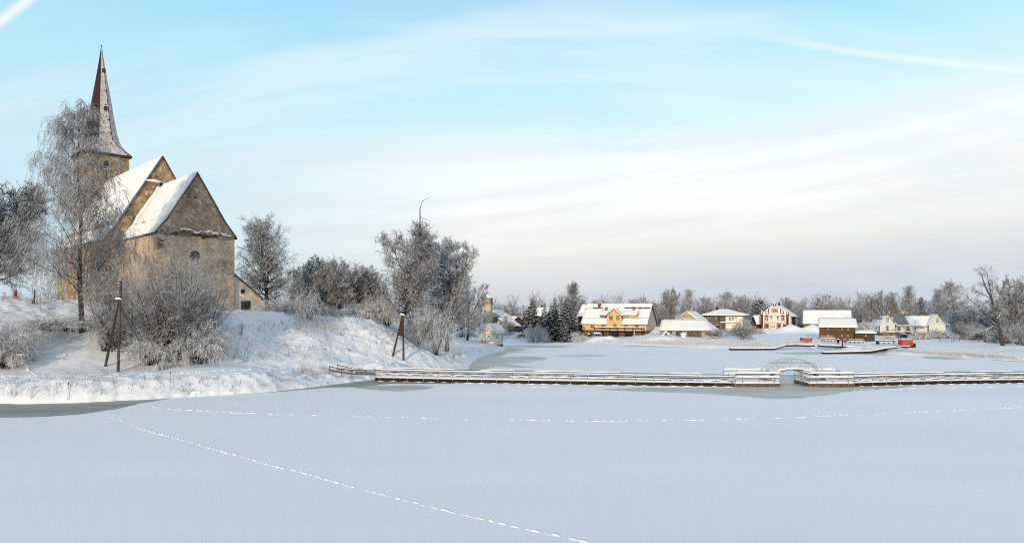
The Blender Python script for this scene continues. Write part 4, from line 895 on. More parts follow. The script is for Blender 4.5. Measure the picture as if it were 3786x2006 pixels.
def walkway(name, label, near, wid, seed, posts=True, zf=(.0,.42), zdeck=.42, rail_z=1.18, group=None, fmat='fascia', deck_only=False, sp=1.97, snow_th=.20):
    """near: list of points (x, y) of the edge nearest the camera; the far edge lies wid further back"""
    near = [Vector((x_, y_, 0)) for x_, y_ in near]; o0 = near[0].copy(); t = thing(name, label, 'pier', tuple(o0), 0, group); near = [p-o0 for p in near]
    far = []
    for i, p in enumerate(near):
        d = (near[min(i+1, len(near)-1)]-near[max(i-1, 0)]).normalized(); far.append(p+Vector((-d.y, d.x, 0))*wid)
    for nm, edge, sg in (('fascia', near, 1), ('fascia', far, -1)):
        m_ = MB()
        for a, b in zip(edge[:-1], edge[1:]):
            d = (b-a).normalized(); s_ = Vector((-d.y, d.x, 0))*sg
            m_.add([a+Vector((0,0,zf[0])), b+Vector((0,0,zf[0])), b+Vector((0,0,zf[1])), a+Vector((0,0,zf[1])), a+s_*.08+Vector((0,0,zf[0])), b+s_*.08+Vector((0,0,zf[0])), b+s_*.08+Vector((0,0,zf[1])), a+s_*.08+Vector((0,0,zf[1]))],
                [(0,1,2,3),(5,4,7,6),(3,2,6,7),(1,0,4,5),(0,3,7,4),(2,1,5,6)])
        m_.build(nm, M[fmat], t)
    m_ = MB()
    for i in range(len(near)-1): m_.slab([near[i]+Vector((0,.09,zdeck)), near[i+1]+Vector((0,.09,zdeck)), far[i+1]+Vector((0,-.09,zdeck)), far[i]+Vector((0,-.09,zdeck))], .12)
    m_.build('deck', M['fasciab'], t)
    # floats under the deck
    tot = 0; rnd = random.Random(seed)
    # deck snow: wide ribbon, thick at the edges
    mid = [(a+b)/2 for a, b in zip(near, far)]
    ribbon_snow('deck_snow', [p+Vector((0,0,zdeck+.005)) for p in mid], wid+.10, snow_th, t, seed+1, lo=.8, sub=.5)
    if deck_only: return t, near, far
    rz_ = rail_z if isinstance(rail_z, tuple) else (rail_z, rail_z); cl = [0]
    for a, b in zip(near[:-1], near[1:]): cl.append(cl[-1]+(b-a).length)
    def rz(i, dz=0): return Vector((0, 0, rz_[0]+(rz_[1]-rz_[0])*cl[i]/cl[-1]+dz))
    for side, edge in (('near', near), ('far', far)):
        dist = 0; nxt = sp*.35
        for a, b in zip(edge[:-1], edge[1:]):
            ln = (b-a).length
            while nxt <= dist+ln:
                p = a.lerp(b, (nxt-dist)/ln); off = -.05 if side == 'near' else .05
                MB().tube([p+Vector((0,off,.10)), p+Vector((0,off,rz_[0]+(rz_[1]-rz_[0])*min(1, nxt/cl[-1])))], .036, 6).build('post', M['steel'], t); nxt += sp*rnd.uniform(.86, 1.12)
            dist += ln
        MB().tube([p+rz(i) for i, p in enumerate(edge)], .055, 6).build('handrail', M['steeld'], t)
        MB().tube([p+rz(i, -.48) for i, p in enumerate(edge)], .065, 6).build('middle_rail', M['steeld'], t)
        ribbon_snow('rail_snow', [p+rz(i, .045) for i, p in enumerate(edge)], .14, .13 if side == 'near' else .12, t, seed+3+(side=='far')*7, gap=.16 if side == 'near' else .30, lo=.6)
        ribbon_snow('rail_snow', [p+rz(i, -.43) for i, p in enumerate(edge)], .12, .10, t, seed+5+(side=='far')*7, gap=.15, sag=.16, lo=.5)
    return t, near, far
nl = [(G(u, v).x, G(u, v).y) for u, v in ((1386,1407),(1619,1412.3),(1850,1416),(2080,1419.5),(2300,1423),(2515,1426),(2716,1428))]
w1, n1_, f1_ = walkway('pier', 'long snowy railed pier running from the left shore to the middle of the ice', nl, 2.7, 11, rail_z=(1.43, 1.17))
nr = [(G(u, v).x, G(u, v).y) for u, v in ((3158,1428),(3300,1423.5),(3450,1420),(3620,1417),(3786,1415),(3900,1413.5),(4200,1408),(4500,1404))]
w2, n2_, f2_ = walkway('pier', 'snow covered floating pier with railings leaving the right edge of the photo', nr, 2.7, 12)
# scalloped snow along the waterline of both
def waterline(parent, near, seed):
    m_ = MB(); rnd = random.Random(seed); 
    for a, b in zip(near[:-1], near[1:]):
        n_ = int((b-a).length/1.5); d = (b-a).normalized()
        for k in range(n_):
            p = a.lerp(b, (k+.5)/n_)+Vector((0,-.25,0)); ln = .62*rnd.uniform(.6,1.1); q = [p-d*ln, p-d*ln*.5, p, p+d*ln*.5, p+d*ln]
            m_.tube([x_+Vector((0,0,.0)) for x_ in q], [.02,.05,.08,.05,.02], 6)
    m_.build('waterline_snow', M['roofsnow'], parent, True)
waterline(w1, n1_, 3); waterline(w2, n2_, 4)
def platform(label, u0, u1, v, dep, seed, name='landing_stage'):
    a, b = G(u0, v), G(u1, v); t = thing(name, label, 'landing stage', (a.x, a.y, 0)); Lx = (b-a).length; rz = math.atan2(b.y-a.y, b.x-a.x); t.rotation_euler[2] = rz
    MB().box(0, Lx, 0, .08, .0, .42).build('fascia', M['fasciab'], t); MB().box(0, Lx, dep-.08, dep, .0, .42).build('fascia', M['fasciab'], t)
    for x_ in (0, Lx-.08): MB().box(x_, x_+.08, .08, dep-.08, 0, .42).build('side_board', M['fasciab'], t)
    MB().box(.08, Lx-.08, .08, dep-.08, .30, .44).build('deck', M['fasciab'], t)
    m_ = MB()
    for k in range(5): xx = Lx*(k+.5)/5; m_.box(xx-.05, xx+.05, -.03, 0, .02, .2)
    m_.build('bracket', M['fascia'], t)
    snow_slab((-.02,-.03,.445),(Lx+.02,-.03,.445),(Lx+.02,dep,.445),(-.02,dep,.445), .22, t, 'deck_snow', 24, 10, wav=.3)
    zr = 1.62
    ring = [(0,0),(Lx,0),(Lx,dep),(0,dep)]
    for (p, q, nn) in ((ring[0], ring[1], 4), (ring[1], ring[2], 3), (ring[3], ring[2], 4), (ring[0], ring[3], 2)):
        p = Vector(p+(0,)); q = Vector(q+(0,))
        for z_ in (zr, zr-.52): 
            if (p.x == q.x): 
                if p.x == (0 if u0 < 2900 else Lx): continue
            MB().tube([p+Vector((0,0,z_)), q+Vector((0,0,z_))], .04, 6).build('handrail', M['steeld'], t)
            ribbon_snow('rail_snow', [p+Vector((0,0,z_+.03)), q+Vector((0,0,z_+.03))], .19, .27, t, seed+int(z_*10)+int(p.y)+int(q.x), gap=0, lo=.8)
    for (x_, y_) in [(.05,0),(Lx*.17,0),(Lx*.53,0),(Lx*.87,0),(Lx,0),(Lx,dep*.35),(Lx,dep*.7),(Lx,dep),(Lx*.6,dep),(Lx*.3,dep),(0,dep),(0,dep*.5)]:
        MB().tube([(x_,y_-.05,.12),(x_,y_-.05,zr)], .036, 6).build('post', M['steel'], t)
    return t
platform('railed wooden landing stage carrying the left foot of the arched footbridge', 2717, 2884, 1430, 4.4, 21)
platform('railed wooden landing stage carrying the right foot of the arched footbridge', 2992, 3157, 1430, 4.4, 31)
# arched footbridge
yb = G(2930, 1430).y; bx = a_of(2929)*(yb+2.2); by = yb+1.5
fb = thing('arched_footbridge', 'arched steel footbridge with a tied truss above the gap in the pier', 'footbridge', (bx, by, 0), math.atan2(-.0, 1))
sc_ = (by)/F_PX
def az_(v): return CAM_H-(v-V0)*sc_
half = 122*sc_; zsp = az_(1380); ztop = az_(1327)
def arch(x): 
    k = x/half; return zsp+(ztop-zsp)*(1-abs(k)**1.9)
def dk(x): return 1.98-.085*x*x*.98
for yy in (0, 1.5):
    n_ = 28; MB().tube([(-half+2*half*k/n_, yy, arch(-half+2*half*k/n_)) for k in range(n_+1)], .05, 6).build('arch', M['steell'], fb)
    MB().tube([(x_, yy, dk(x_)) for x_ in np.linspace(-3.9, 3.9, 25)], .05, 6).build('deck_edge_beam', M['steeld'], fb)
    for (xt, xd) in ((-2.07,-2.2),(-1.98,-1.0),(-.08,-.72),(.08,.8),(1.95,1.0),(2.05,2.2),(-3.75,-2.75),(3.75,2.75)):
        MB().tube([(xt, yy, arch(xt)), (xd, yy, dk(xd))], .034, 5).build('strut', M['steell'], fb)
m = MB()
xx = list(np.linspace(-3.9, 3.9, 27))
for a, b in zip(xx[:-1], xx[1:]): m.slab([(a,.02,dk(a)+.05),(b,.02,dk(b)+.05),(b,1.48,dk(b)+.05),(a,1.48,dk(a)+.05)], .08)
m.build('deck', M['fasciab'], fb)
ribbon_snow('deck_snow', [(x_, .75, dk(x_)+.055) for x_ in xx], 1.5, .26, fb, 41, lo=.85, sub=.2)
for x_ in (-4.05, 4.05):
    MB().box(x_-.25, x_+.25, .0, 1.5, .45, .62).build('foot', M['fascia'], fb)
# rails of the ramp on the left bank
rp = thing('ramp_railing', 'snowy ramp railings climbing the left bank from the pier', 'railing', (G(1386,1407).x, G(1386,1407).y, 0)); o0 = Vector(rp.location)
for (pl, dy) in (([(1386,1368,88.2),(1300,1366,89),(1262,1362,90),(1218,1353,91)], 0), ([(1390,1365,90.6),(1350,1363,91),(1303,1361,92),(1248,1347,93)], 1)):
    top = [P(*p)-o0 for p in pl]; MB().tube(top, .10, 6).build('handrail', M['steeld'], rp)
    low = [p-Vector((0,0,.52)) for p in top]; MB().tube(low, .10, 6).build('middle_rail', M['steeld'], rp)
    ribbon_snow('rail_snow', [p+Vector((0,0,.03)) for p in top], .15, .09, rp, 51+dy, gap=0)
    for k in range(4):
        p = top[k]; MB().tube([Vector((p.x,p.y,gz(p.x+o0.x,p.y+o0.y)-.3)), p], .04, 6).build('post', M['steeld'], rp)
pp = [P(1386,1400,88.2)-o0, P(1300,1402,89)-o0, P(1240,1400,91)-o0]
# ================================================================ FAR DOCKS, BENCHES, BOXES
def dock(label, pts_, wid=1.6, th=.34, seed=1, zt=None):
    W_ = [P(*p) for p in pts_]; o0 = W_[0].copy(); t = thing('dock', label, 'dock', tuple(o0), 0, None); L_ = [p-o0 for p in W_]; m_ = MB()
    for a, b in zip(L_[:-1], L_[1:]): 
        s_ = Vector((0, wid, 0)); m_.slab([a, b, b+s_, a+s_], th)
    m_.build('deck', M['fascia'], t)
    ribbon_snow('deck_snow', [p+Vector((0,wid/2,.005)) for p in L_], wid+.1, .24, t, seed, lo=.8, sub=.6)
    return t
def YZ(v, z): return F_PX*(CAM_H-z)/(v-V0)
def DP(u, v, z): return (u, v, YZ(v, z))
dock('long low dock with a bend, left of the red box on the far shore', [DP(2703,1288.5,.35),DP(2760,1288.5,.35),DP(2856,1288,.35),DP(2868,1285,.5),DP(2903,1275,.95),DP(2950,1274,.95),DP(3014,1276,.9)], seed=71)
dock('low snow covered dock between the two red boxes', [DP(3034,1276.5,.9),DP(3110,1279,.75),DP(3189,1281,.7)], seed=72)
dock('short floating dock with a swimming ladder in front of the brown building', [DP(3050,1302.5,.35),DP(3110,1301,.35),DP(3150,1300,.35),DP(3196,1299,.38)], seed=73)
dock('sloping ramp from the floating dock up to the right red box', [DP(3200,1299,.4),DP(3235,1295,.55),DP(3270,1287,1.0),DP(3318,1283,1.15)], seed=74, th=.5)
dock('small dock edge by the right red box', [DP(3349,1281,1.2),DP(3365,1280.5,1.2)], seed=75, th=.25)
dock('tiny snow capped dock slab left of the ramp', [DP(3210,1281.5,.8),DP(3238,1281.5,.8)], seed=76, th=.2)
b = P(3062, 1300, YZ(1300,.4)); t = thing('swimming_ladder', 'pair of curved ladder rails at the left end of the floating dock', 'ladder', tuple(b))
for dx in (-.35, .35):
    MB().tube([(dx-.25,0,0),(dx-.22,0,.7),(dx,0,.95),(dx+.22,0,.7),(dx+.25,0,0)], .03, 5).build('rail', M['steel'], t)
def red_box(label, u0, u1, v0, v1, Y, extra):
    a = P(u0, v1, Y); s_ = Y/F_PX; w_ = (u1-u0)*s_; h_ = (v1-v0)*s_; a.z = CAM_H-(v1-V0)*s_; t = thing('red_changing_cabin', label, 'changing cabin', tuple(a))
    MB().box(0, w_, 0, 1.7, 0, h_).build('cabin', M['red'], t)
    m_ = MB()
    for k in range(4): m_.box(w_*k/3.03, w_*k/3.03+.05, -.03, 0, 0, h_)
    m_.build('batten', M['red'], t)
    snow_slab((-.05,-.05,h_),(w_+.05,-.05,h_),(w_+.05,1.75,h_),(-.05,1.75,h_), .12, t, 'top_snow', 8, 4)
    if extra: MB().box(w_+.02, w_+.02+extra, .2, 1.2, -.5, h_*.35).build('dark_bin', M['fascia'], t)
    else:
        for k in range(3): MB().box(w_-.42, w_-.08, -.04, 0, h_*(.14+.28*k), h_*(.30+.28*k)).build('niche', M['redtrim'], t)
    return t
red_box('small red cabin left of the brown two storey building', 2968, 3003, 1248, 1264.5, YZ(1265, 1.05), 0)
red_box('larger red cabin in front of the pale house at the head of the ramp', 3336, 3376, 1255, 1276, YZ(1277, 1.25), .7)
def bench(label, u0, u1, v, Y):
    a = P(u0, v, Y); w_ = (u1-u0)/F_PX*Y; t = thing('bench', label, 'bench', tuple(a), 0, 'snowy benches along the far shore')
    MB().box(0, w_, 0, .45, .38, .44).build('seat', M['fasciab'], t); MB().box(0, w_, .5, .56, .62, .84).build('backrest', M['fasciab'], t)
    for k in range(4):
        x_ = w_*(.1+.8*k/3); MB().prismx([(0.05,.38),(.5,.38),(.35,0),(.2,0)], x_-.06, x_+.06).build('leg', M['steeld'], t)
    for k in range(2): MB().box(w_*(.02+.9*k), w_*(.06+.9*k), .46, .5, .38, .84).build('back_bracket', M['steeld'], t)
    snow_slab((0,-.03,.44),(w_,-.03,.44),(w_,.45,.44),(0,.45,.44), .18, t, 'seat_snow', 16, 3); snow_slab((0,.48,.84),(w_,.48,.84),(w_,.6,.84),(0,.6,.84), .14, t, 'back_snow', 16, 2)
bench('snowy bench in front of the wooden building, nearest its left corner', 3046, 3094, 1263, 165)
bench('upper snowy bench just under the wooden building', 3035, 3088, 1256, 172)
bench('snowy bench right of the brown two storey building, before the dark shed', 3140, 3199, 1268, 160)
bench('snowy bench left of the larger red cabin', 3247, 3313, 1271, 158)
def bin_(label, u, v, Y):
    b = P(u, v, Y); t = thing('litter_bin', label, 'litter bin', tuple(b)); MB().lathe([(.24,-.1),(.28,.05),(.28,.75),(.24,.8)], 0, 0, 10).build('drum', M['fascia'], t)
    MB().lathe([(.28,.8),(.27,.9),(.15,1.0),(.02,1.02)], 0, 0, 10).build('snow_cap', M['roofsnow'], t, True)
bin_('dark litter bin with a snow cap at the right end of the first bench', 3099, 1266, 163); bin_('dark snow capped litter bin left of the bench by the larger red cabin', 3244, 1271, 158)
b = P(3114, 1277, YZ(1277,.9)); t = thing('lifebuoy_stand', 'red rescue post with a lifebuoy beside the brown building', 'rescue post', tuple(b))
MB().box(-.12, .14, -.05, .05, -.2, 1.9).build('post', M['redtrim'], t)
tr = MB(); tr.tube([(.35+.26*math.cos(2*math.pi*k/14), -.1, 1.35+.3*math.sin(2*math.pi*k/14)) for k in range(15)], .07, 6, False); tr.build('lifebuoy_ring', M['red'], t)
b = P(3124.5, 1281, YZ(1281,.85)); t = thing('notice_board', 'small grey board on two legs beside the red rescue post', 'notice board', tuple(b))
MB().box(-.32, .32, -.04, .04, .95, 1.7).build('board', M['steeld'], t)
for x_ in (-.2, .2): MB().box(x_-.03, x_+.03, .04, .1, -.1, .95).build('leg', M['steeld'], t)
snow_slab((-.34,-.08,1.7),(.34,-.08,1.7),(.34,.12,1.7),(-.34,.12,1.7), .1, t, 'snow_cap', 4, 2)
# wire fence of thin posts at the right
xs_f = [3474,3479,3497,3519,3524,3528,3548,3571,3594,3618,3643,3668]
for i, u_ in enumerate(xs_f):
    b = on(u_, 1264, 165+i*.1); b.z -= .2; hh = (22 if i != 1 else 26)/F_PX*165
    t = MB().tube([(0,0,0),(0,0,hh)], .045, 5).build('fence_post', M['steeld']); t.location = b
    props(t, 'thin dark post of the wire fence left of the leaning tree', 'fence post', 'posts of the wire fence at the right')
m = MB(); a = on(3474, 1264, 165); q = on(3668, 1264, 166)
for z_ in (.4, .8, 1.2): m.tube([a+Vector((0,0,z_)), q+Vector((0,0,z_))], .012, 3)
o = m.build('fence_wire', M['steel']); props(o, 'thin wires strung between the fence posts at the right', 'wire')
# ================================================================ YELLOW HOUSE
F = Frame(2152, 212, 2389.3, 203, 1246.5); D = 12.5; W = F.W
yh = thing('yellow_house', 'long orange yellow house with a snowy roof, a central gable and a railed terrace', 'house', tuple(F.O), F.rz)
ze = F.z(1193.4, 2330); zb = F.z(1220.7, 2300); zr = F.px(2300, 1125, D/2)[1]
MB().box(0, W, -.05, D+.05, -1.5, zb-.003).build('stone_base', M['stone'], yh)
MB().prismx([(0,zb),(D,zb),(D,ze),(D/2,zr-.2),(0,ze)], .0, W-.06).build('wall', M['yellow'], yh)
MB().prismx([(0.004,zb+.004),(D-.004,zb+.004),(D-.004,ze),(D/2,zr-.25),(0.004,ze)], W-.06, W).build('end_wall', M['beigedim'], yh)  # dimness of the grazing sun is put into this wall's colour
xg0, xg1, xga = F.x(2244), F.x(2296.3), F.x(2269.8); zge = F.z(1163.4, 2244); zga = F.z(1140.5, 2270)
sl = (zr-ze)/(D/2)
def yr(z): return (z-ze)/sl
o_ = .45
# main roof, front slope left and right of the wall gable, plus the strip above
def rq(x0, x1, y0, y1): return [(x0, y0, ze+sl*y0), (x1, y0, ze+sl*y0), (x1, y1, ze+sl*y1), (x0, y1, ze+sl*y1)]
yd = yr(zge)
yt = yr(F.px(2269, 1140, yr(zga))[1]) if False else yr(zga)
xdl = F.x(2217, 1.2); xdr = F.x(2355, 1.2)
roof_part(yh, [rq(-o_, xg0, -o_, 1.5), rq(-o_, xdl, 1.5, D/2*.76), rq(xg1, W+o_, -o_, 1.5), rq(xdr, W+o_, 1.5, D/2*.76)], 'eave', .18, .34, 'roof', hang=.12)
roof_part(yh, [rq(xdl, xdr, 3.3, D/2*.76)], 'eave', .18, .3, 'roof')
roof_part(yh, [rq(-o_-.2, W+o_, D/2*.76, D/2)], 'eave', .18, .52, 'ridge_roof')
roof_part(yh, [[(W+o_, D+o_, ze-sl*o_), (-o_, D+o_, ze-sl*o_), (-o_, D/2, zr), (W+o_, D/2, zr)]], 'eave', .18, .34, 'back_roof')
for (ua, ub_, vv) in ((2192, 2228, 1141.6), (2309, 2354, 1140.4), (2357, 2405, 1141)):
    x0, z0 = F.px(ua, vv, D/2*.74); x1, _ = F.px(ub_, vv, D/2*.74); MB().box(x0, x1, D/2*.76-.22, D/2*.76-.02, ze+sl*D/2*.76+.15, ze+sl*D/2*.76+.52).build('snow_step_strip', M['eave'], yh)  # dark strips along the step in the roof snow
# central gable
MB().prism([(xg0,zb+.004),(xg1,zb+.004),(xg1,zge),(xga,zga-.12),(xg0,zge)], -.06, yr(zga)*.9).build('gable_wall', M['yellow'], yh)
g_o = .3; kL = (zga-zge)/(xga-xg0); kR = (zga-zge)/(xg1-xga); yb_ = yr(zga)+.3
roof_part(yh, [[(xg0-g_o, yb_, zge-g_o*kL), (xg0-g_o, -.45, zge-g_o*kL), (xga, -.45, zga), (xga, yb_, zga)], [(xg1+g_o, -.45, zge-g_o*kR), (xg1+g_o, yb_, zge-g_o*kR), (xga, yb_, zga), (xga, -.45, zga)]], 'trim', .24, .2, 'gable_roof', hang=.02)
# side dormers
yf = 1.5
for (ua, ub_, va, vb_, wins, pane, tm) in ((2217, 2244, 1146, 1164, [(2224, 1165.5, 2243, 1176.5)], 'glass', 'white'), (2297, 2355, 1142, 1164, [(2306.5, 1164.5, 2325, 1175)], 'glassg', 'white')):
    x0, z1 = F.px(ua, vb_, yf-.35); x1, _ = F.px(ub_, vb_, yf-.35); zt = z1+1.65; ytop = yr(zt)+.2
    x0 = max(x0, xdl) if ua > 2240 else x0; zlow = ze+sl*yf-.15
    MB().prismx([(yf,zlow),(yf,z1-.1),(yr(zt),zt-.2),(yr(zlow)+.1,zlow)], x0+.5, x1-.5).build('dormer_wall', M['yellow'], yh)
    roof_part(yh, [[(x0, yf-.4, z1), (x1, yf-.4, z1), (x1-.2, ytop, zt+.1), (x0+.2, ytop, zt+.1)]], 'trim', .14, .24, 'dormer_roof', hang=.03)
    for (a, b, c, d) in wins: window_px(F, yh, a, b, c, d, 'trim', tm, pane, 3, 1, .08, yf, sw=.06)
    MB().box(x0+.3, x1-.3, yf-.18, yf-.02, zlow-.1, zlow+.32).build('dormer_sill', M['eave'], yh)
TR = [(600,685,755,885),(890,990,750,850),(1190,1280,765,850),(1480,1570,760,850),(1770,1880,755,850),(1095,1180,550,660),(1270,1360,550,660)]
for i, (a, b, c, d) in enumerate(TR):
    q = lambda x_: 2100+x_/7.156; r_ = lambda y_: 1090+y_/7.156
    yy = -.06 if i in (2, 5, 6) else 0
    window_px(F, yh, q(a), r_(c), q(b), r_(d)+(0 if i in (0,5,6) else 6), 'trim', 'white', 'glass', 2, 1, .16, yy, sw=.055, proud=.07)
# end wall windows (thin white surrounds seen edge on)
for (y0, y1, v0, v1) in ((2.2,3.4,1196,1214),(7.2,8.4,1196,1214),(4.2,5.2,1163,1178)):
    zz1 = F.z(v0, 2389); zz0 = F.z(v1, 2389); m = MB(); m.box(W, W+.05, y0, y1, zz0, zz1); w_ = m.build('end_window', M['white'], yh)
    MB().box(W+.05, W+.06, y0+.15, y1-.15, zz0+.15, zz1-.15).build('pane', M['glass'], w_)
chimney_px(F, yh, 2211.8, 1121.4, 2221, 1135, D/2*.8, 'brick', .7, zr-2.0)
chimney_px(F, yh, 2237.5, 1134.5, 2245.3, 1142, D/2*.6, 'chim', .6, ze+sl*D/2*.55)
chimney_px(F, yh, 2339.6, 1133.4, 2346, 1140, D/2*.6, 'chim', .6, ze+sl*D/2*.55)
chimney_px(F, yh, 2265.5, 1121, 2271, 1124.5, D/2+.6, 'chim', .5, zr-1); chimney_px(F, yh, 2317, 1121.5, 2323.5, 1124.5, D/2+.6, 'eave', .5, zr-1)
# terrace
xt0, xt1 = F.x(2197.5, -2.4), F.x(2380, -2.4); zd = F.z(1221, 2290, -2.4); zt = F.z(1210.3, 2290, -2.4)
MB().box(xt0, xt1, -2.4, -.06, zd-.22, zd).build('terrace_deck', M['trim'], yh)
snow_slab((xt0,-2.42,zd),(xt1,-2.42,zd),(xt1,-.1,zd),(xt0,-.1,zd), .16, yh, 'terrace_snow', 40, 4)
for u_ in (2198,2226,2254,2283,2310,2339.5,2371,2379.7):
    x_ = F.x(u_, -2.4); MB().box(x_-.10, x_+.10, -2.5, -2.3, zd-(0 if u_ not in (2254,2283,2310,2339.5,2371) else zd-.2)*0, zt+.12).build('terrace_post', M['trim'], yh)
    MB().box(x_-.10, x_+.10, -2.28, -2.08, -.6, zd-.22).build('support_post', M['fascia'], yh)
for z_ in (zt-.08, (zt+zd)/2+.05): MB().box(xt0, xt1, -2.44, -2.36, z_-.06, z_+.06).build('terrace_rail', M['trim'], yh)
ribbon_snow('rail_snow', [(xt0,-2.4,zt), (xt1,-2.4,zt)], .16, .2, yh, 81, lo=.7)
# latticed pale panels of the left part of the railing
m = MB(); x1_ = F.x(2283, -2.4)
for k in range(int((x1_-xt0)/.22)): m.box(xt0+.1+k*.22, xt0+.15+k*.22, -2.42, -2.38, zd+.1, zt-.14)
m.build('balusters', M['fasciab'], yh)
# dark boarded bays beneath
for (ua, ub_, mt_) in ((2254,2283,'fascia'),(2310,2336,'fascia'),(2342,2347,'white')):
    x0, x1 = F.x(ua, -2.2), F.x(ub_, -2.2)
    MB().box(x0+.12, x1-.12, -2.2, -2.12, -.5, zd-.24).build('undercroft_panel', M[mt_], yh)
MB().box(F.x(2179), F.x(2186.5), -.08, 0, F.z(1240, 2182), F.z(1227, 2182)).build('cellar_window', M['dark'], yh)
# house behind, showing left of it
F2 = Frame(2137, 226, 2200, 224, 1222); t = thing('house', 'dark walled house whose snowy roof shows at the left behind the yellow house', 'house', tuple(F2.O), F2.rz)
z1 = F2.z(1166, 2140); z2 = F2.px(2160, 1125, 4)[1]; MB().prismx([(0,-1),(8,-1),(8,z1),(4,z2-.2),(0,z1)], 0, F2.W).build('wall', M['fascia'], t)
roof_part(t, [[(-.2,-.4,z1-.3),(F2.W,-.4,z1-.3),(F2.W,4,z2),(.4,4,z2)],[(F2.W,8.4,z1-.3),(-.2,8.4,z1-.3),(.4,4,z2),(F2.W,4,z2)]], 'eave', .15, .3)
chimney_px(F2, t, 2141.5, 1116, 2147, 1125, 4.3, 'chim', .5, z2-1)
# blue van, snowed in
def vehicle(name, label, ul, ur, vb, Y, hpx, paint, rz=0, van=False, snow=.12):
    b = P(ul, vb, Y); b.z = gz(b.x, b.y); b.z = CAM_H-(vb-V0)/F_PX*Y; Lx = (ur-ul)/F_PX*Y; H = hpx/F_PX*Y; t = thing(name, label, 'van' if van else 'car', tuple(b), rz); wd = 1.7
    if van: bp = [(0,.3),(.02,.75),(.10,.95*H/1.0*.6),(.16,H*.98),(.92,H),(.985,H*.9),(1,.45),(.99,.3)]
    else: bp = [(0,.28),(.01,.62),(.16,.78),(.30,H*.97),(.40,H),(.66,H*.985),(.82,.82),(.985,.72),(1,.4),(.99,.28)]
    m_ = MB(); m_.prism([(x_*Lx, z_) for x_, z_ in bp], 0, wd); m_.build('body', M[paint], t)
    g_ = MB(); zt_ = H*.93; zl_ = .80 if not van else H*.55
    for (a, b2) in (((.22,.46),(.50,.76)) if not van else ((.2,.5),(.54,.88))): g_.prism([(a*Lx+.02, zl_),(b2*Lx, zl_),(b2*Lx-.05, zt_),(a*Lx+(.12 if not van else .02)*Lx*.5, zt_)], -.02, 0)
    g_.build('window', M['glass'], t)
    for fx in (.18, .82):
        for yy in (-.03, wd-.17):
            w_ = MB(); n_ = 14; w_.prism([(fx*Lx+.31*math.cos(2*math.pi*k/n_), .31+.31*math.sin(2*math.pi*k/n_)) for k in range(n_)], yy, yy+.2); wo = w_.build('wheel', M['rubber'], t)
            MB().prism([(fx*Lx+.17*math.cos(2*math.pi*k/n_), .31+.17*math.sin(2*math.pi*k/n_)) for k in range(n_)], yy-.012, yy).build('hubcap', M['steel'], wo)
    for yy in (.1, wd-.35): MB().box(Lx*.992, Lx*1.004, yy, yy+.25, .5, .64).build('headlight', M['white'], t)
    MB().box(-.06, .02, .1, wd-.1, .3, .45).build('bumper', M['rubber'], t)
    if snow: snow_slab((Lx*(.33 if not van else .17),.05,H),(Lx*(.66 if not van else .91),.05,H),(Lx*(.66 if not van else .91),wd-.05,H),(Lx*(.33 if not van else .17),wd-.05,H), snow*1.4, t, 'roof_snow', 10, 5)
    return t
vehicle('parked_van', 'bright blue van under thick snow below the terrace of the yellow house', 2191, 2225, 1248, 199, 15, 'bluev', van=True, snow=.3)
vehicle('parked_car', 'dark car half buried in snow just left of the blue van', 2166, 2190, 1247, 203, 11, 'rubber', snow=.3)
# ================================================================ GARAGE BLOCK
F = Frame(2445.7, 202, 2627.5, 198, 1245.5); W = F.W; D = 8.5
q = lambda x_: 2400+x_/6.133; r_ = lambda y_: 1090+y_/6.133
t = thing('garage_block', 'long low grey garage building with a thick white hipped roof', 'garage', tuple(F.O), F.rz)
ze = F.z(1219.5, 2520); zr = F.px(2520, 1181, D/2)[1]-.25; xh = F.x(2606, D/2); xl = F.x(2449, D/2)
xend = F.x(2654, 3.0)
MB().box(0, W, 0, D, -1, ze-.02).build('wall', M['garage'], t)
x0, x1 = F.x(q(862)), F.x(q(1190)); MB().box(x0, x1, -.05, 0, -.5, ze-.06).build('ruined_wall', M['stone'], t)
MB().box(x1, W, -.04, 0, -.5, ze-.06).build('tan_wall', M['tan'], t)
for (a, b) in ((358,515),(603,747)):
    xa, xb = F.x(q(a)), F.x(q(b)); d_ = MB(); d_.box(xa, xb, -.05, -.0, .0, ze-.45).build('garage_door', M['doorg'], t)
MB().box(W, xend, 1.6, D-1.0, -1, ze-.3).build('lean_to', M['fascia'], t)
roof_part(t, [[(-.5,-.6,ze-.1),(W+.3,-.6,ze-.1),(xh,D/2,zr),(xl,D/2,zr)],[(xend+.3,D+.4,ze-.1),(-.5,D+.4,ze-.1),(xl,D/2,zr),(xh,D/2,zr)],
  [(W+.3,-.6,ze-.1),(xend+.3,D+.4,ze-.1),(xh+.02,D/2,zr),(xh,D/2-.02,zr)],[(-.5,D+.4,ze-.1),(-.5,-.6,ze-.1),(xl,D/2-.02,zr),(xl,D/2+.02,zr)]], 'eave', .16, .42, hang=.1)
m = MB(); a, b = F.px(q(1300), r_(800)); m.tube([(a,-.06,b-.2),(a+.12,-.06,b-.7),(a+.02,-.06,b-1.1),(a+.2,-.06,b-1.6)], .03, 4); m.build('wall_crack', M['eave'], t)
vehicle('parked_car', 'snow covered car beside the right end of the garage', 2628, 2652, 1246, 196, 14, 'bluec', snow=.5)
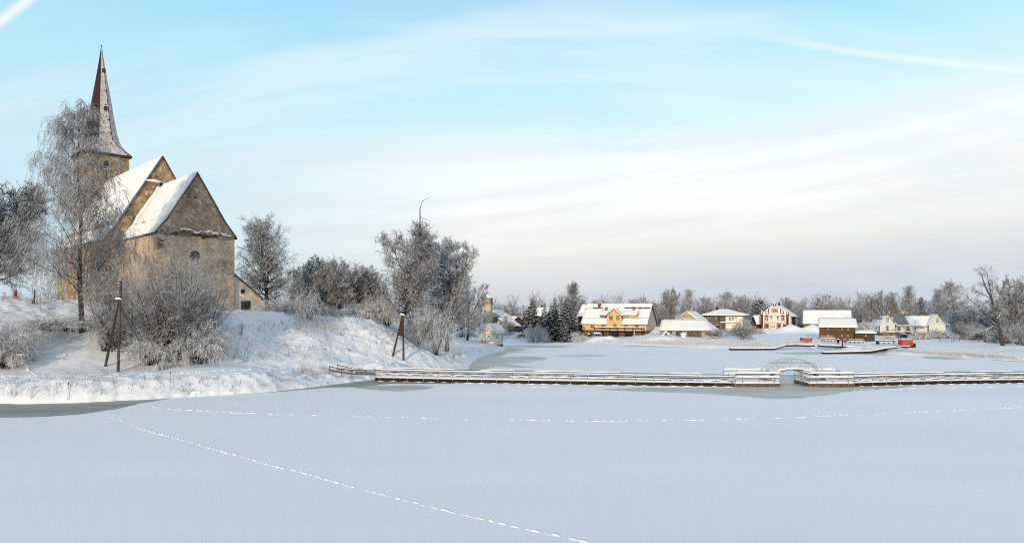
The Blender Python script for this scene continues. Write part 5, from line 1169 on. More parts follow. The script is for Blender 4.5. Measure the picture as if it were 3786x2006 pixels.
# snowed over heap and box before the garage doors
b = on(2463, 1246, 193); t = thing('play_frame', 'snowed over garden frame in front of the left garage door', 'garden frame', tuple(b))
for (a, c) in (((-1.3,0,0),(.0,0,1.9)),((1.0,0,0),(-.1,0,1.9)),((-1.2,.8,0),(0,.8,1.8)),((1.1,.8,0),(0,.8,1.8)),((.4,0,1.5),(1.9,.2,.1))):
    MB().tube([a, c], [.1,.08], 6).build('strut', M['pole'], t); MB().tube([Vector(a)+Vector((0,-.02,.12)), (Vector(a)+Vector(c))/2+Vector((.05,0,.16)), Vector(c)+Vector((0,0,.12))], [.1,.2,.15], 6).build('snow', M['roofsnow'], t, True)
b = on(2527, 1247, 196); t = thing('snowy_crate', 'white box shaped crate buried in snow right of the second garage door', 'crate', tuple(b)); MB().box(-.75, .75, 0, 1.1, -.2, .85).build('box', M['fasciab'], t)
snow_slab((-.85,-.1,.85),(.85,-.1,.85),(.85,1.2,.85),(-.85,1.2,.85), .35, t, 'snow', 8, 6); snow_slab((-.8,-.35,-.1),(.6,-.35,-.1),(.6,-.02,.85),(-.8,-.02,.85), .3, t, 'snow', 8, 6)
b = on(2634, 1249, 190); t = thing('upturned_boat', 'small red upturned rowing boat half under snow before the garage end', 'boat', tuple(b))
V_ = []; Fc = []
for i in range(9):
    s_ = i/8; wd = .55*math.sin(math.pi*(.12+.76*s_))**.7; V_ += [(-1.6+3.2*s_, wd*math.cos(a_), .1+.5*wd*1.3*math.sin(a_)) for a_ in [math.pi*k/8 for k in range(9)]]
Fc = [(i*9+k, i*9+k+1, (i+1)*9+k+1, (i+1)*9+k) for i in range(8) for k in range(8)]
MB().add(V_, Fc).build('hull', M['redtrim'], t, True); MB().add([(x_*.95, y_*.8, z_+.09) for x_, y_, z_ in V_], Fc).build('snow', M['roofsnow'], t, True)
# ================================================================ OLIVE GABLE HOUSE (behind garage)
F = Frame(2517, 226, 2562, 224, 1222); t = thing('house', 'pale olive gabled house rising behind the garage roof', 'house', tuple(F.O), F.rz); D = 12
za = F.z(1151, 2538.6); xa = F.x(2538.6); zeL = F.z(1165, 2519); xr = F.x(2581); zeR = F.z(1182, 2581)
xl = F.x(2516); MB().prism([(xl,-1),(xr,-1),(xr,zeR),(xa,za-.15),(xl,zeL)], 0, D).build('wall', M['olive'], t)
roof_part(t, [[(xl-.6,D,zeL-.6),(xl-.6,-.4,zeL-.6),(xa,-.4,za),(xa,D,za)],[(xr+.4,-.4,zeR-.25),(xr+.4,D,zeR-.25),(xa,D,za),(xa,-.4,za)]], 'beigedim', .18, .25)
x0, z1 = F.px(q(765), r_(475)); x1, z0 = F.px(q(950), r_(545)); MB().box(x0, x1, -.35, 0, z0-.9, z1).build('bay', M['olive'], t)
for k in range(6): xx = x0+(x1-x0)*(.06+.155*k); window_at(t, xx, xx+(x1-x0)*.13, z0-.3, z1-.95, -.35, 'white', None, 'glass', 1, 1, .07)
MB().box(x0-.1, x1+.1, -.42, 0, z1-.12, z1).build('bay_cornice', M['greyw'], t)
# ================================================================ MODERN HIP ROOF HOUSE
F = Frame(2599.7, 240, 2745.7, 234, 1216); W = F.W; D = 11
t = thing('villa', 'two storey house, half dark grey and half beige, under a low hipped snowy roof', 'house', tuple(F.O), F.rz)
ze = F.z(1165, 2670); xm = F.x(2683); zap = F.px(2677, 1141.4, D/2)[1]-.25
MB().box(0, xm, 0, D, -1.5, ze).build('dark_wall', M['greyw'], t); MB().box(xm, W, -.15, D+.01, -1.5, ze-.003).build('beige_wall', M['pinkw'], t)
a_, b_ = .8, .8; c1, c2 = F.x(2666, D/2), F.x(2688, D/2)
roof_part(t, [[(-a_,-.9,ze),(W+1.3,-.9,ze),(c2,D/2,zap),(c1,D/2,zap)],[(W+1.3,D+.8,ze),(-a_,D+.8,ze),(c1,D/2,zap),(c2,D/2,zap)],[(W+1.3,-.9,ze),(W+1.3,D+.8,ze),(c2,D/2+.01,zap),(c2,D/2-.01,zap)],[(-a_,D+.8,ze),(-a_,-.9,ze),(c1,D/2-.01,zap),(c1,D/2+.01,zap)]], 'eave', .25, .28)
for (a, b, c, d, g_, yy, nn) in ((1305,1362,488,572,'glassg',0,1),(1364,1420,488,572,'glassg',0,1),(1483,1552,488,575,'glassg',0,1),(1572,1606,488,580,'glass',0,1),(1798,1862,488,590,'glassg',-.15,1),(1868,1930,488,580,'glassg',-.15,1),(1940,2000,490,530,'glass',-.15,1)):
    window_px(F, t, q(a), r_(c), q(b), r_(d), 'eave' if yy == 0 else 'white', None, g_, nn, 1, .12, yy)
window_px(F, t, q(1482), r_(655), q(1540), r_(745), 'eave', None, 'glass', 1, 1, .1, 0); window_px(F, t, q(1545), r_(655), q(1603), r_(745), 'eave', None, 'glass', 1, 1, .1, 0)
x0, z1 = F.px(q(1482), r_(655)); x1, z0 = F.px(q(1600), r_(688)); MB().box(x0+.1, x1-.1, -.075, -.055, z0, z1-.08).build('red_blind', mat('salmon_blind', (.48,.20,.13), .8), t)
x0, z0 = F.px(q(1612), r_(628), -1.6); x1, _ = F.px(q(2020), r_(628), -1.6); MB().box(x0, x1, -1.7, -.16, z0, z0+.2).build('canopy', M['pinkw'], t)
snow_slab((x0,-1.72,z0+.2),(x1,-1.72,z0+.2),(x1,-.2,z0+.2),(x0,-.2,z0+.2), .22, t, 'canopy_snow', 16, 4)
MB().box(F.x(q(1650)), xm-.1, -.04, 0, -.5, F.z(r_(640), 2675)).build('porch_recess', M['dark'], t)
chimney_px(F, t, 2728.6, 1142, 2736, 1156, D*.6, 'brick', .6, ze)
chimney_px(F, t, 2648, 1133, 2655, 1146, D*.5, 'fascia', .6, ze)
MB().tube([(F.x(2652,D*.5),D*.5,zap-.5),(F.x(2650,D*.5),D*.5,zap+1.9),(F.x(2655,D*.5),D*.5,zap+1.4)], [.05,.1,.05], 5).build('antenna', M['eave'], t)
# ================================================================ ORNATE RED AND WHITE HOUSE
F = Frame(2814.7, 238, 2916, 233, 1224); W = F.W; D = 11
q = lambda x_: 2760+x_/5.855; r_ = lambda y_: 1090+y_/5.855
oh_ = thing('ornate_house', 'cream gabled house with dark red half timber bands behind the snow heaps', 'house', tuple(F.O), F.rz)
zE = F.z(r_(400), q(340)); xa = F.x(q(605)); za = F.z(r_(200), q(605)); xL, xR = 0, F.x(q(905))
MB().prism([(xL,-1.5),(xR,-1.5),(xR,zE),(xa,za-.1),(xL,zE)], 0, .6).build('front_wall', M['pinkw'], oh_)
xS = F.x(q(950)); MB().box(xR, xS, .25, 3, -1.5, zE-.6).build('side_bay', M['pinkw'], oh_)
zs = F.z(r_(450), q(950)); yE, zz = 0, 0
MB().prism([(xL+.25,-1.5),(xR+.35,-1.5),(xR+.35,zE-.5),(xa,za-.5),(xL+.25,zE-.5)], .6, D).build('rear_wall', M['fascia'], oh_)
roof_part(oh_, [[(xR+1.3,.5,zE-1.1),(xR+1.3,D+.3,zE-1.1),(xa,D+.3,za-.25),(xa,.5,za-.25)],[(xL-.2,D+.3,zE-.7),(xL-.2,.5,zE-.7),(xa,.5,za-.25),(xa,D+.3,za-.25)]], 'greyroof', .14, .12)
# parapet copings with snow and end pillars
kk = MB(); kk.tube([(xL+.4,.3,zE+.05),(xa,.3,za+.05)], .14, 5); kk.tube([(xR-.4,.3,zE+.05),(xa,.3,za+.05)], .14, 5); kk.build('gable_coping', M['redtrim'], oh_)
ribbon_snow('coping_snow', [(xL+.5,.3,zE+.2),(xa,.3,za+.2),(xR-.5,.3,zE+.2)], .5, .22, oh_, 91, lo=.9)
for x_ in (xL+.22, xR-.28):
    MB().box(x_-.36, x_+.36, -.12, .4, -1.5, zE+.55).build('corner_pillar', M['redtrim'], oh_); MB().box(x_-.14, x_+.14, -.15, -.12, zE-.35, zE+.35).build('pillar_panel', M['white'], oh_)
    snow_slab((x_-.42,-.2,zE+.55),(x_+.42,-.2,zE+.55),(x_+.42,.5,zE+.55),(x_-.42,.5,zE+.55), .38, oh_, 'pillar_snow', 4, 4)
MB().box(xa-.38, xa+.38, -.12, .3, za-.8, za+.28).build('crest', M['redtrim'], oh_); MB().box(xa-.14, xa+.14, -.15, -.12, za-.6, za+.1).build('crest_panel', M['white'], oh_)
snow_slab((xa-.45,-.2,za+.28),(xa+.45,-.2,za+.28),(xa+.45,.4,za+.28),(xa-.45,.4,za+.28), .3, oh_, 'crest_snow', 4, 4)
def band(px_, wd=.14, yy=-.06, nm='timber_band'):
    m_ = MB()
    for (a, b, c, d) in px_:
        x0, z1 = F.px(q(a), r_(b)); x1, z0 = F.px(q(c), r_(d)); m_.box(x0, x1, yy, -.001, z0, z1)
    return m_.build(nm, M['redtrim'], oh_)
band([(345,590,868,605)]); band([(355,455,395,462),(470,455,530,462),(560,440,590,450),(590,436,630,446),(630,440,660,450),(700,455,745,462),(820,455,868,462)])
band([(405,345,415,412),(470,295,487,415),(418,408,470,415),(730,290,745,412),(795,345,808,412),(745,405,795,412),(415,335,470,342),(745,335,800,342)])
band([(385,630,392,775),(482,630,490,775),(392,770,482,776),(522,625,528,780),(610,625,616,780),(652,625,660,775),(745,625,752,775),(660,770,745,776),(395,460,400,590),(466,460,472,590),(745,460,750,590),(816,460,822,590)])
def arched(u0, v0, u1, v1, gl, nx, nm='window'):
    x0, z1 = F.px(q(u0), r_(v0)); x1, z0 = F.px(q(u1), r_(v1)); 
    m_ = MB(); n_ = 8; m_.prism([(x0-.1,z1-.42),(x0-.1,z1-.18)]+[(x0-.1+(x1-x0+.2)*k/n_, z1-.18+.28*math.sin(math.pi*k/n_)) for k in range(1, n_)]+[(x1+.1,z1-.18),(x1+.1,z1-.42)], -.07, -.0); m_.build('window_arch', M['redtrim'], oh_)
    return window_at(oh_, x0, x1, z0, z1-.42, 0, 'redtrim', 'white', gl, nx, 1, .09, nm, .08)
arched(398,440,470,560,'glass',2); arched(748,440,820,560,'glass',2)
arched(525,455,552,548,'glass',1); arched(667,455,695,548,'glass',1)
arched(395,622,483,722,'glass',1,'shop_window'); arched(658,622,750,722,'glass',1,'shop_window')
x0, z1 = F.px(q(395), r_(690)); 
for (a, b) in ((398,480),(662,746)):
    x0, z1 = F.px(q(a), r_(685)); x1, z0 = F.px(q(b), r_(722)); MB().box(x0+.08, x1-.08, -.045, -.02, z0+.1, z1).build('red_blind', M['red'], oh_)
x0, z1 = F.px(q(545), r_(285)); x1, z0 = F.px(q(672), r_(385)); MB().box(x0, x1, -.07, -.001, z0, z1).build('twin_window_surround', M['redtrim'], oh_)
window_at(oh_, x0+.18, (x0+x1)/2-.08, z0+.1, z1-.25, -.07, 'white', 'white', 'glass', 2, 1, .05); window_at(oh_, (x0+x1)/2+.08, x1-.18, z0+.1, z1-.25, -.07, 'white', 'white', 'glass', 2, 1, .05)
x0, z1 = F.px(q(533), r_(650)); x1, z0 = F.px(q(606), r_(710)); MB().box(x0, x1, -.04, -.001, z0, z1).build('painted_sign', mat('orange_sign', (.70,.36,.22), .8), oh_)
MB().box(x0+.15, x1-.15, -.045, -.04, z0+.25, z0+.32).build('sign_line', M['red'], oh_)
x0, z1 = F.px(q(790), r_(630)); x1, z0 = F.px(q(855), r_(780)); MB().box(x0, x1, -.05, -.001, z0-.6, z1).build('door', M['trim'], oh_)
chimney_px(F, oh_, 2878, 1118, 2883, 1128, 6, 'fascia', .5, za-1.5)
# left wing
F3 = Frame(2795, 246, 2822, 246, 1222); t = thing('outbuilding', 'low dark red outbuilding with a snowy roof left of the ornate house', 'outbuilding', tuple(F3.O), F3.rz)
z1 = F3.z(1197, 2800); z2 = F3.px(2805, 1165, 3)[1]; MB().box(F3.x(2800), F3.W, 0, 6, -1, z1).build('wall', M['redtrim'], t); roof_part(t, [[(0,-.4,z1-.1),(F3.W,-.4,z1-.1),(F3.W,3,z2),(0,3,z2)],[(F3.W,6.4,z1-.1),(0,6.4,z1-.1),(0,3,z2),(F3.W,3,z2)]], 'eave', .14, .25)
# ================================================================ BROWN HOUSES
F = Frame(2972, 228, 3146, 222, 1224); W = F.W; D = 10
t = thing('brown_house', 'orange brown boarded house with arched white windows behind the two storey building', 'house', tuple(F.O), F.rz)
ze = F.z(1192.5, 3000); zr = F.px(3050, 1145.2, D/2)[1]-.2
MB().prismx([(0,-1),(D,-1),(D,ze),(D/2,zr-.2),(0,ze)], 0, W).build('wall', M['brown2'], t)
roof_part(t, [[(-.4,-.6,ze-.35),(W+.3,-.6,ze-.35),(W+.3,D/2,zr),(-.4,D/2,zr)],[(W+.3,D+.6,ze-.35),(-.4,D+.6,ze-.35),(-.4,D/2,zr),(W+.3,D/2,zr)]], 'eave', .16, .32, hang=.1)
for (a, b) in ((1350,1422),(1518,1590)):
    x0, z1 = F.px(q(a), r_(652)); x1, z0 = F.px(q(b), r_(730)); window_at(t, x0, x1, z0, z1, 0, 'white', 'white', 'glass', 2, 1, .12)
chimney_px(F, t, 3021, 1135, 3027, 1146, D*.55, 'brick', .6, zr-1)
for (a, b) in ((1865,1902),(2165,2202)):
    x0, z1 = F.px(q(a), r_(458), 2.5); x1, _ = F.px(q(b), r_(458), 2.5); MB().box(x0, x1, 1.9, 3.0, z1-.75, z1-.1).build('roof_vent', M['chim'], t)
F = Frame(3030.7, 176, 3161.4, 0, 1255, 24); W = F.W; D = 8
bb = thing('wooden_building', 'brown boarded two storey building with pale shutters and a thick white roof by the shore', 'building', tuple(F.O), F.rz)
ze = F.z(1206.5, 3090); zr = F.px(3100, 1175, D/2)[1]-.25
MB().prismx([(0,-1.5),(D,-1.5),(D,ze),(D/2,zr-.2),(0,ze)], 0, W).build('wall', M['brown'], bb)
roof_part(bb, [[(-.3,-.6,ze-.2),(W+.6,-.6,ze-.2),(W+.4,D/2,zr),(-.4,D/2,zr)],[(W+.6,D+.6,ze-.2),(-.3,D+.6,ze-.2),(-.4,D/2,zr),(W+.4,D/2,zr)]], 'eave', .18, .36, hang=.1)
for (a, b, c, d) in ((1733,1800,700,768),(2043,2102,700,770),(2168,2232,700,770),(1728,1795,840,920),(2038,2100,845,915),(2160,2230,845,915)):
    window_px(F, bb, q(a), r_(c), q(b), r_(d), 'shed', 'chim', 'glassg', 2, 2, .07, 0, sw=.06)
m = MB(); zz = F.z(r_(795), 3090); m.box(0, W, -.05, 0, zz-.06, zz+.06); m.build('board_band', M['shed'], bb)
F = Frame(3161.5, 171, 3234, 0, 1257, 24); t = thing('dark_shed', 'long dark plank shed with a low snowy roof right of the wooden building', 'shed', tuple(F.O), F.rz); W = F.W
ze = F.z(1231, 3200); MB().box(.02, W, 0, 4.5, -1, ze).build('wall', M['shed'], t)
roof_part(t, [[(0,-.35,ze),(W+.5,-.35,ze),(W+.2,4.8,ze+.35),(0,4.8,ze+.35)]], 'eave', .12, .48)
x0, z1 = F.px(3198, 1238); MB().box(x0, x0+.5, -.04, 0, z1-.3, z1).build('plate', M['garage'], t)
for u_ in (3175, 3214): x0 = F.x(u_); MB().box(x0-.6, x0+.6, -.045, 0, -.3, ze-.35).build('shed_door', M['shed'], t)
# ================================================================ PALE HOUSE WITH TWO GABLES
F = Frame(3252.5, 205, 3497, 201.2, 1246); W = F.W
q = lambda x_: 3140+x_/6.133; r_ = lambda y_: 1110+y_/6.133
wh = thing('pale_house', 'pale grey green house with two gabled wings, half its grey roof bare of snow', 'house', tuple(F.O), F.rz)
zb = F.z(1227.5, 3330); D1 = 9.0
def gwing(xa, xb, xap, vap, ve, y0, y1, nm):
    ze_ = F.z(ve, 3300, y0); za_ = F.z(vap, 3300, y0)
    MB().prism([(xa,zb),(xb,zb),(xb,ze_),(xap,za_-.1),(xa,ze_)], y0, y1).build('wall', M['whiteh'], wh)
    MB().box(xa-.04, xb+.04, y0-.04, y1, -1.5, zb-.003).build('stone_base', M['stone'], wh)
    MB().box(xa, xb, y0-.03, y0, F.z(r_(526), 3300)-.04, F.z(r_(526), 3300)+.04).build('band_board', M['garage'], wh)
    m_ = MB(); m_.box(xa-.06, xa+.06, y0-.05, y0, zb, ze_); m_.box(xb-.06, xb+.06, y0-.05, y0, zb, ze_); m_.build('corner_board', M['steeld'], wh)
    return ze_, za_
xa, xb, xp = 0, F.x(3309.6), F.x(3281)
zeL, zaL = gwing(xa, xb, xp, 1160, 1198, 0, 8.5, 'left'); kl = (zaL-zeL)/(xp-xa); kr = (zaL-zeL)/(xb-xp)
qa = [[(xa-.5,8.8,zeL-.5*kl),(xa-.5,-.4,zeL-.5*kl),(xp,-.4,zaL),(xp,8.8,zaL)],[(xb+.5,-.4,zeL-.5*kr),(xb+.5,8.8,zeL-.5*kr),(xp,8.8,zaL),(xp,-.4,zaL)]]
rf = roof_part(wh, qa, 'greyroof', .14, 0)
def part_snow(qd, s0, s1, t0, t1, par, th=.2, rag=.12, seed=1):   # snow on part of a slope with a ragged edge
    a, b, c, d = map(Vector, qd); n_, k_ = 22, 10; rg_ = random.Random(seed); off0 = [rg_.uniform(-rag, rag) for _ in range(k_+1)]; off1 = [rg_.uniform(-rag, rag) for _ in range(k_+1)]; offt = [rg_.uniform(-rag, rag)*.8 for _ in range(n_+1)]
    top = []; bot = []
    for j in range(k_+1):
        for i in range(n_+1):
            sa = s0+(off0[j] if s0 > .02 else 0); sb = s1+(off1[j] if s1 < .98 else 0); s_ = sa+(sb-sa)*i/n_; tt = t0+((t1+(offt[i] if t1 < .98 else 0))-t0)*j/k_
            p = a.lerp(b, s_).lerp(d.lerp(c, s_), tt); e = min(i, n_-i, j, k_-j); h = th*(.25 if e == 0 else 1); top.append(p+Vector((0,0,h))); bot.append(p+Vector((0,0,.004)))
    g_ = lambda i, j: j*(n_+1)+i; N_ = len(top); Fs = [(g_(i,j), g_(i+1,j), g_(i+1,j+1), g_(i,j+1)) for j in range(k_) for i in range(n_)]
    for i in range(n_): Fs += [(g_(i,0), N_+g_(i,0), N_+g_(i+1,0), g_(i+1,0)), (g_(i,k_), g_(i+1,k_), N_+g_(i+1,k_), N_+g_(i,k_))]
    for j in range(k_): Fs += [(g_(0,j), g_(0,j+1), N_+g_(0,j+1), N_+g_(0,j)), (g_(n_,j), N_+g_(n_,j), N_+g_(n_,j+1), g_(n_,j+1))]
    MB().add(top+bot, Fs).build('snow', M['roofsnow'], par, True)
part_snow(qa[0], .50, 1, 0, .82, rf, seed=3); part_snow(qa[0], .0, .46, 0, .45, rf, seed=4, rag=.16); part_snow(qa[1], 0, 1, 0, .72, rf, seed=5, rag=.14)
# middle
xm0, xm1 = xb, F.x(3433.5); ym = 1.2; zem = F.z(1199.5, 3370, ym); zrm = F.px(3370, 1160.5, ym+4.2)[1]
MB().prismx([(ym,zb),(ym+8.4,zb),(ym+8.4,zem),(ym+4.2,zrm-.15),(ym,zem)], xm0+.01, xm1-.01).build('wall', M['whiteh'], wh)
MB().box(xm0+.05, xm1-.05, ym-.04, ym+8, -1.5, zb-.003).build('stone_base', M['stone'], wh)
sm = (zrm-zem)/4.2; qm = [(xm0-.3,ym-.5,zem-.5*sm),(xm1+.4,ym-.5,zem-.5*sm),(xm1+2.4,ym+4.2,zrm),(xp+.5,ym+4.2,zrm)]
rf = roof_part(wh, [qm, [(xm1,ym+8.9,zem-.5*sm),(xm0,ym+8.9,zem-.5*sm),(xp+.5,ym+4.2,zrm),(xm1+2.4,ym+4.2,zrm)]], 'greyroof', .14, 0)
part_snow(qm, .47, 1, 0, .86, rf, .24, .05, seed=7); part_snow(qm, 0, .12, 0, .8, rf, .2, .05, seed=8); part_snow(qm, .1, .5, 0, .06, rf, .12, .02, seed=9)
# right wing
xa, xb2, xp2 = xm1, F.x(3497), F.x(3466)
zeR_, zaR = gwing(xa, xb2, xp2, 1161.5, 1197, 0, 9, 'right'); kl = (zaR-zeR_)/(xp2-xa); kr = (zaR-zeR_)/(xb2-xp2)
qb = [[(xa-.5,9.2,zeR_-.5*kl),(xa-.5,-.4,zeR_-.5*kl),(xp2,-.4,zaR),(xp2,9.2,zaR)],[(xb2+.5,-.4,zeR_-.5*kr),(xb2+.5,9.2,zeR_-.5*kr),(xp2,9.2,zaR),(xp2,-.4,zaR)]]
rf = roof_part(wh, qb, 'greyroof', .14, 0); part_snow(qb[0], 0, 1, 0, 1, rf, .22, seed=11); part_snow(qb[1], 0, 1, 0, .5, rf, .2, seed=12)
for (a, b, c, d, yy, nx, ny) in ((832,893,393,487,0,2,1),(1965,2027,402,495,0,2,1),(825,900,567,678,0,1,2),(1090,1168,570,682,ym,1,2),(1297,1375,572,680,ym,1,2),(1468,1512,590,660,ym,1,1),(1535,1605,572,645,ym,2,1),(1612,1685,572,640,ym,2,1)):
    window_px(F, wh, q(a), r_(c), q(b), r_(d), 'trim', 'white', 'glass', nx, ny, .13, yy, sw=.07)
# left side wall windows and pipes
for y0 in (2.0, 5.2):
    w_ = MB().box(-.05, 0, y0, y0+.9, F.z(1220,3260), F.z(1203,3260)).build('side_window', M['white'], wh); MB().box(-.06, -.05, y0+.1, y0+.8, F.z(1220,3260)+.1, F.z(1203,3260)-.1).build('pane', M['glass'], w_)
x0, z0 = F.px(q(1060), r_(560)); x1, z1 = F.px(q(1055), r_(655)); x2, z2 = F.px(q(760), r_(712)); MB().tube([(x0,ym-.55,z0),(x1,-.12,z1),(x2,-.12,z2)], .06, 5).build('rain_pipe', M['steeld'], wh)
x0, z0 = F.px(q(1300), r_(725), ym-1.5); x1, z1 = F.px(q(1500), r_(650), ym-1.5); m = MB(); m.box(x0, x1, ym-1.5, ym-.05, z0-.1, z0); m.box(x0, x1, ym-1.5, ym-1.44, z1-.06, z1); m.box(x0, x0+.08, ym-1.5, ym-1.42, z0-1.4, z1-.06); m.box(x1-.08, x1, ym-1.5, ym-1.42, z0-1.4, z1-.06); m.box((x0+x1)/2-.03, (x0+x1)/2+.03, ym-1.49, ym-1.45, z0, z1-.06); m.build('porch_railing', M['trim'], wh)
chimney_px(F, wh, 3421, 1152, 3428.5, 1163, ym+3.6, 'brick', .6, zrm-1)
for (a, b, c) in ((890,920,250),(1175,1240,262),(1276,1290,272)): chimney_px(F, wh, q(a), r_(c), q(b), r_(305), 9, 'tan', .5, zrm-1)
vehicle('parked_car', 'navy blue car parked in front of the pale house', 3323, 3371, 1251, 188, 17, 'bluec', snow=.12)
# ================================================================ TOWER AND RED HOUSES AT LEFT OF CENTRE
Ft_ = Frame(1786, 240, 1815, 240, 1222); rz = -.25
tb = P(1803, 1225, 240); s_ = 240/F_PX; t = thing('hose_tower', 'tall cream tower with a red brick top storey beyond the gazebo', 'tower', (tb.x, tb.y, tb.z), R(-14)); hw = 15.2*s_
z = lambda v: CAM_H-(v-V0)*s_-tb.z
MB().box(-hw, hw, -hw, hw, -1, z(1126)).build('shaft', mat('tan_tower_render', (.50,.42,.32), .9, (.42,.35,.27), None, .6, .2), t); MB().box(-hw-.03, hw+.03, -hw-.03, hw+.03, z(1126), z(1104)).build('top_storey', mat('faded_brick', (.24,.105,.075), .9, (.36,.25,.19), None, 1.2, .2), t)
m = MB(); m.box(-hw-.12, hw+.12, -hw-.12, hw+.12, z(1104), z(1101)); m.box(-hw-.08, hw+.08, -hw-.08, hw+.08, z(1120), z(1118.5)); m.build('cornice', M['chim'], t)
m = MB(); m.lathe([(hw*1.35,z(1101)),(hw*1.0,z(1097.5)),(.55,z(1092)),(.5,z(1089)),(.02,z(1086))], 0, 0, 12, R(15)); m.build('roof_snow', M['roofsnow'], t)
MB().tube([(0,0,z(1092)),(0,0,z(1084))], .12, 6).build('finial', M['eave'], t)
for x_ in (-.55, .55):
    w_ = window_at(t, x_-.32, x_+.32, z(1117), z(1108), -hw-.03, 'white', None, 'glass', 1, 1, .08)
for (v0, v1) in ((1144,1156),(1176,1190)):
    for x_ in (-.85, -.25): window_at(t, x_-.26, x_+.26, z(v1), z(v0), -hw, 'white', None, 'glass', 1, 1, .06)
F = Frame(1822, 252, 1850, 250, 1224); t = thing('shed', 'dark shed with a bluish snowy roof behind the cream tower', 'shed', tuple(F.O), F.rz); z1 = F.z(1170, 1830); MB().box(-1, F.W, 0, 7, -1, z1-.1).build('wall', M['greyw'], t)
z2 = F.z(1153, 1822, 0); roof_part(t, [[(F.W+.3,-.3,z1-.2),(F.W+.3,7.3,z1-.2),(-1,7.3,z2+.7),(-1,-.3,z2+.7)]], 'eave', .14, .25)
F = Frame(1856, 236, 1884, 234, 1222); t = thing('brick_house', 'small red brick house with a snowy roof between the gazebo and the first spruce', 'house', tuple(F.O), F.rz); W = F.W; D = 8
z1 = F.z(1188, 1880); z2 = F.px(1880, 1167.5, D/2)[1]-.2; MB().prismx([(0,-1),(D,-1),(D,z1),(D/2,z2-.2),(0,z1)], -1.2, W+.3).build('wall', M['brick'], t)
roof_part(t, [[(-1.8,-.5,z1-.3),(W+.7,-.5,z1-.3),(W+.9,D/2,z2),(-1.4,D/2,z2)],[(W+.7,D+.5,z1-.3),(-1.8,D+.5,z1-.3),(-1.4,D/2,z2),(W+.9,D/2,z2)]], 'eave', .15, .3)
x0 = F.x(1872); window_at(t, x0, x0+.9, z1-1.9, z1-.7, 0, 'white', 'white', 'glass', 2, 1, .08)
F = Frame(1846, 226, 1878, 222, 1222); t = thing('brick_outbuilding', 'low brick outbuilding with a slanting snowy roof in front of the brick house', 'outbuilding', tuple(F.O), F.rz); W = F.W
zl_ = F.z(1178, 1846); zr_ = F.z(1203, 1880); MB().prism([(0,-1),(W,-1),(W,zr_),(0,zl_)], 0, 5).build('wall', M['brick'], t)
roof_part(t, [[(W+.5,-.4,zr_-.2),(W+.5,5.4,zr_-.2),(-.4,5.4,zl_+.3),(-.4,-.4,zl_+.3)]], 'eave', .14, .25)
F = Frame(1975, 236, 2040, 234, 1224); t = thing('house', 'house with a broad white roof half hidden behind the spruces', 'house', tuple(F.O), F.rz); W = F.W; D = 9
z1 = F.z(1165, 2000); z2 = F.px(2000, 1134.5, D/2)[1]-.2; MB().prismx([(0,-1),(D,-1),(D,z1),(D/2,z2-.2),(0,z1)], 0, W).build('wall', M['brick'], t)
roof_part(t, [[(-.3,-.5,z1-.3),(W+.3,-.5,z1-.3),(W+.3,D/2,z2),(-.1,D/2,z2)],[(W+.3,D+.5,z1-.3),(-.3,D+.5,z1-.3),(-.1,D/2,z2),(W+.3,D/2,z2)]], 'eave', .15, .35)
chimney_px(F, t, 2000, 1126, 2005, 1134, D/2, 'fascia', .5, z2-1)
for k in range(3): window_at(t, 1.2+k*1.7, 2.1+k*1.7, z1-1.6, z1-.5, 0, 'white', 'white', 'glass', 2, 1, .08)
# ================================================================ HERO TREES (left bank)
tree_px('oak_tree', 'dark spreading oak cut by the left edge of the photo', -175, 135, 600, -20, 1120, 97, 'oak', 101, ('bark','twigd'), tw=.030, dens=1.5)
tree_px('birch_tree', 'tall drooping frosted birch in front of the church tower', 120, 468, 388, 302, 1208, 88, 'birch', 1033, ('birchbark','twig'), tw=.017, dens=1.0)
tree_px('bush', 'big frosted thicket of upright stems in front of the church wall', 490, 798, 895, 645, 1322, 84, 'bush', 103, ('bark','twig'), tw=.015, dens=2.2, cat='bush')
tree_px('bush', 'frosted young trees at the left of the thicket, under the birch', 330, 560, 960, 460, 1285, 85, 'bush', 104, ('bark','twig'), tw=.014, dens=.9, cat='bush')
tree_px('bush', 'low snow laden bush at the foot of the thicket, right of the dark pole', 480, 660, 1190, 570, 1326, 81, 'droop', 105, ('bark','twigw'), tw=.016, dens=1.6, cat='bush')
tree_px('bush', 'low snow laden bush at the right foot of the thicket', 640, 830, 1170, 735, 1345, 83, 'droop', 106, ('bark','twigw'), tw=.016, dens=1.8, cat='bush')
tree_px('bush', 'snow laden branches hanging over the slope left of the dark pole', 330, 440, 1170, 385, 1258, 84, 'droop', 107, ('bark','twigw'), tw=.015, dens=1.0, cat='bush')
tree_px('bush', 'snowy brambles at the foot of the birch', 120, 330, 1150, 225, 1215, 88, 'droop', 108, ('bark','twigw'), tw=.018, dens=1.5, cat='bush')
tree_px('bush', 'dense dry bush with snowy tips at the left edge of the photo', -110, 105, 1105, -10, 1300, 79, 'bush', 109, ('bark','twigw'), tw=.014, dens=1.1, cat='bush')
tree_px('bush', 'very low snowy bush under the dry bush at the left edge', -60, 125, 1215, 30, 1320, 78, 'droop', 110, ('bark','twigw'), tw=.014, dens=1.2, cat='bush')
tree_px('lime_tree', 'tall frosted tree standing behind the sacristy right of the church', 890, 1078, 770, 988, 1158, 112, 'lime', 111, ('bark','twig'), tw=.021, dens=.85)
tree_px('bush', 'snowy bush at the foot of the tall tree behind the sacristy', 960, 1085, 1085, 1020, 1162, 108, 'droop', 112, ('bark','twigw'), tw=.02, dens=1.2, cat='bush')
tree_px('lime_tree', 'huge frosted lime behind the brown braced pole', 1418, 1612, 806, 1478, 1232, 112, 'lime', 113, ('bark','twig'), tw=.024, dens=1.45)
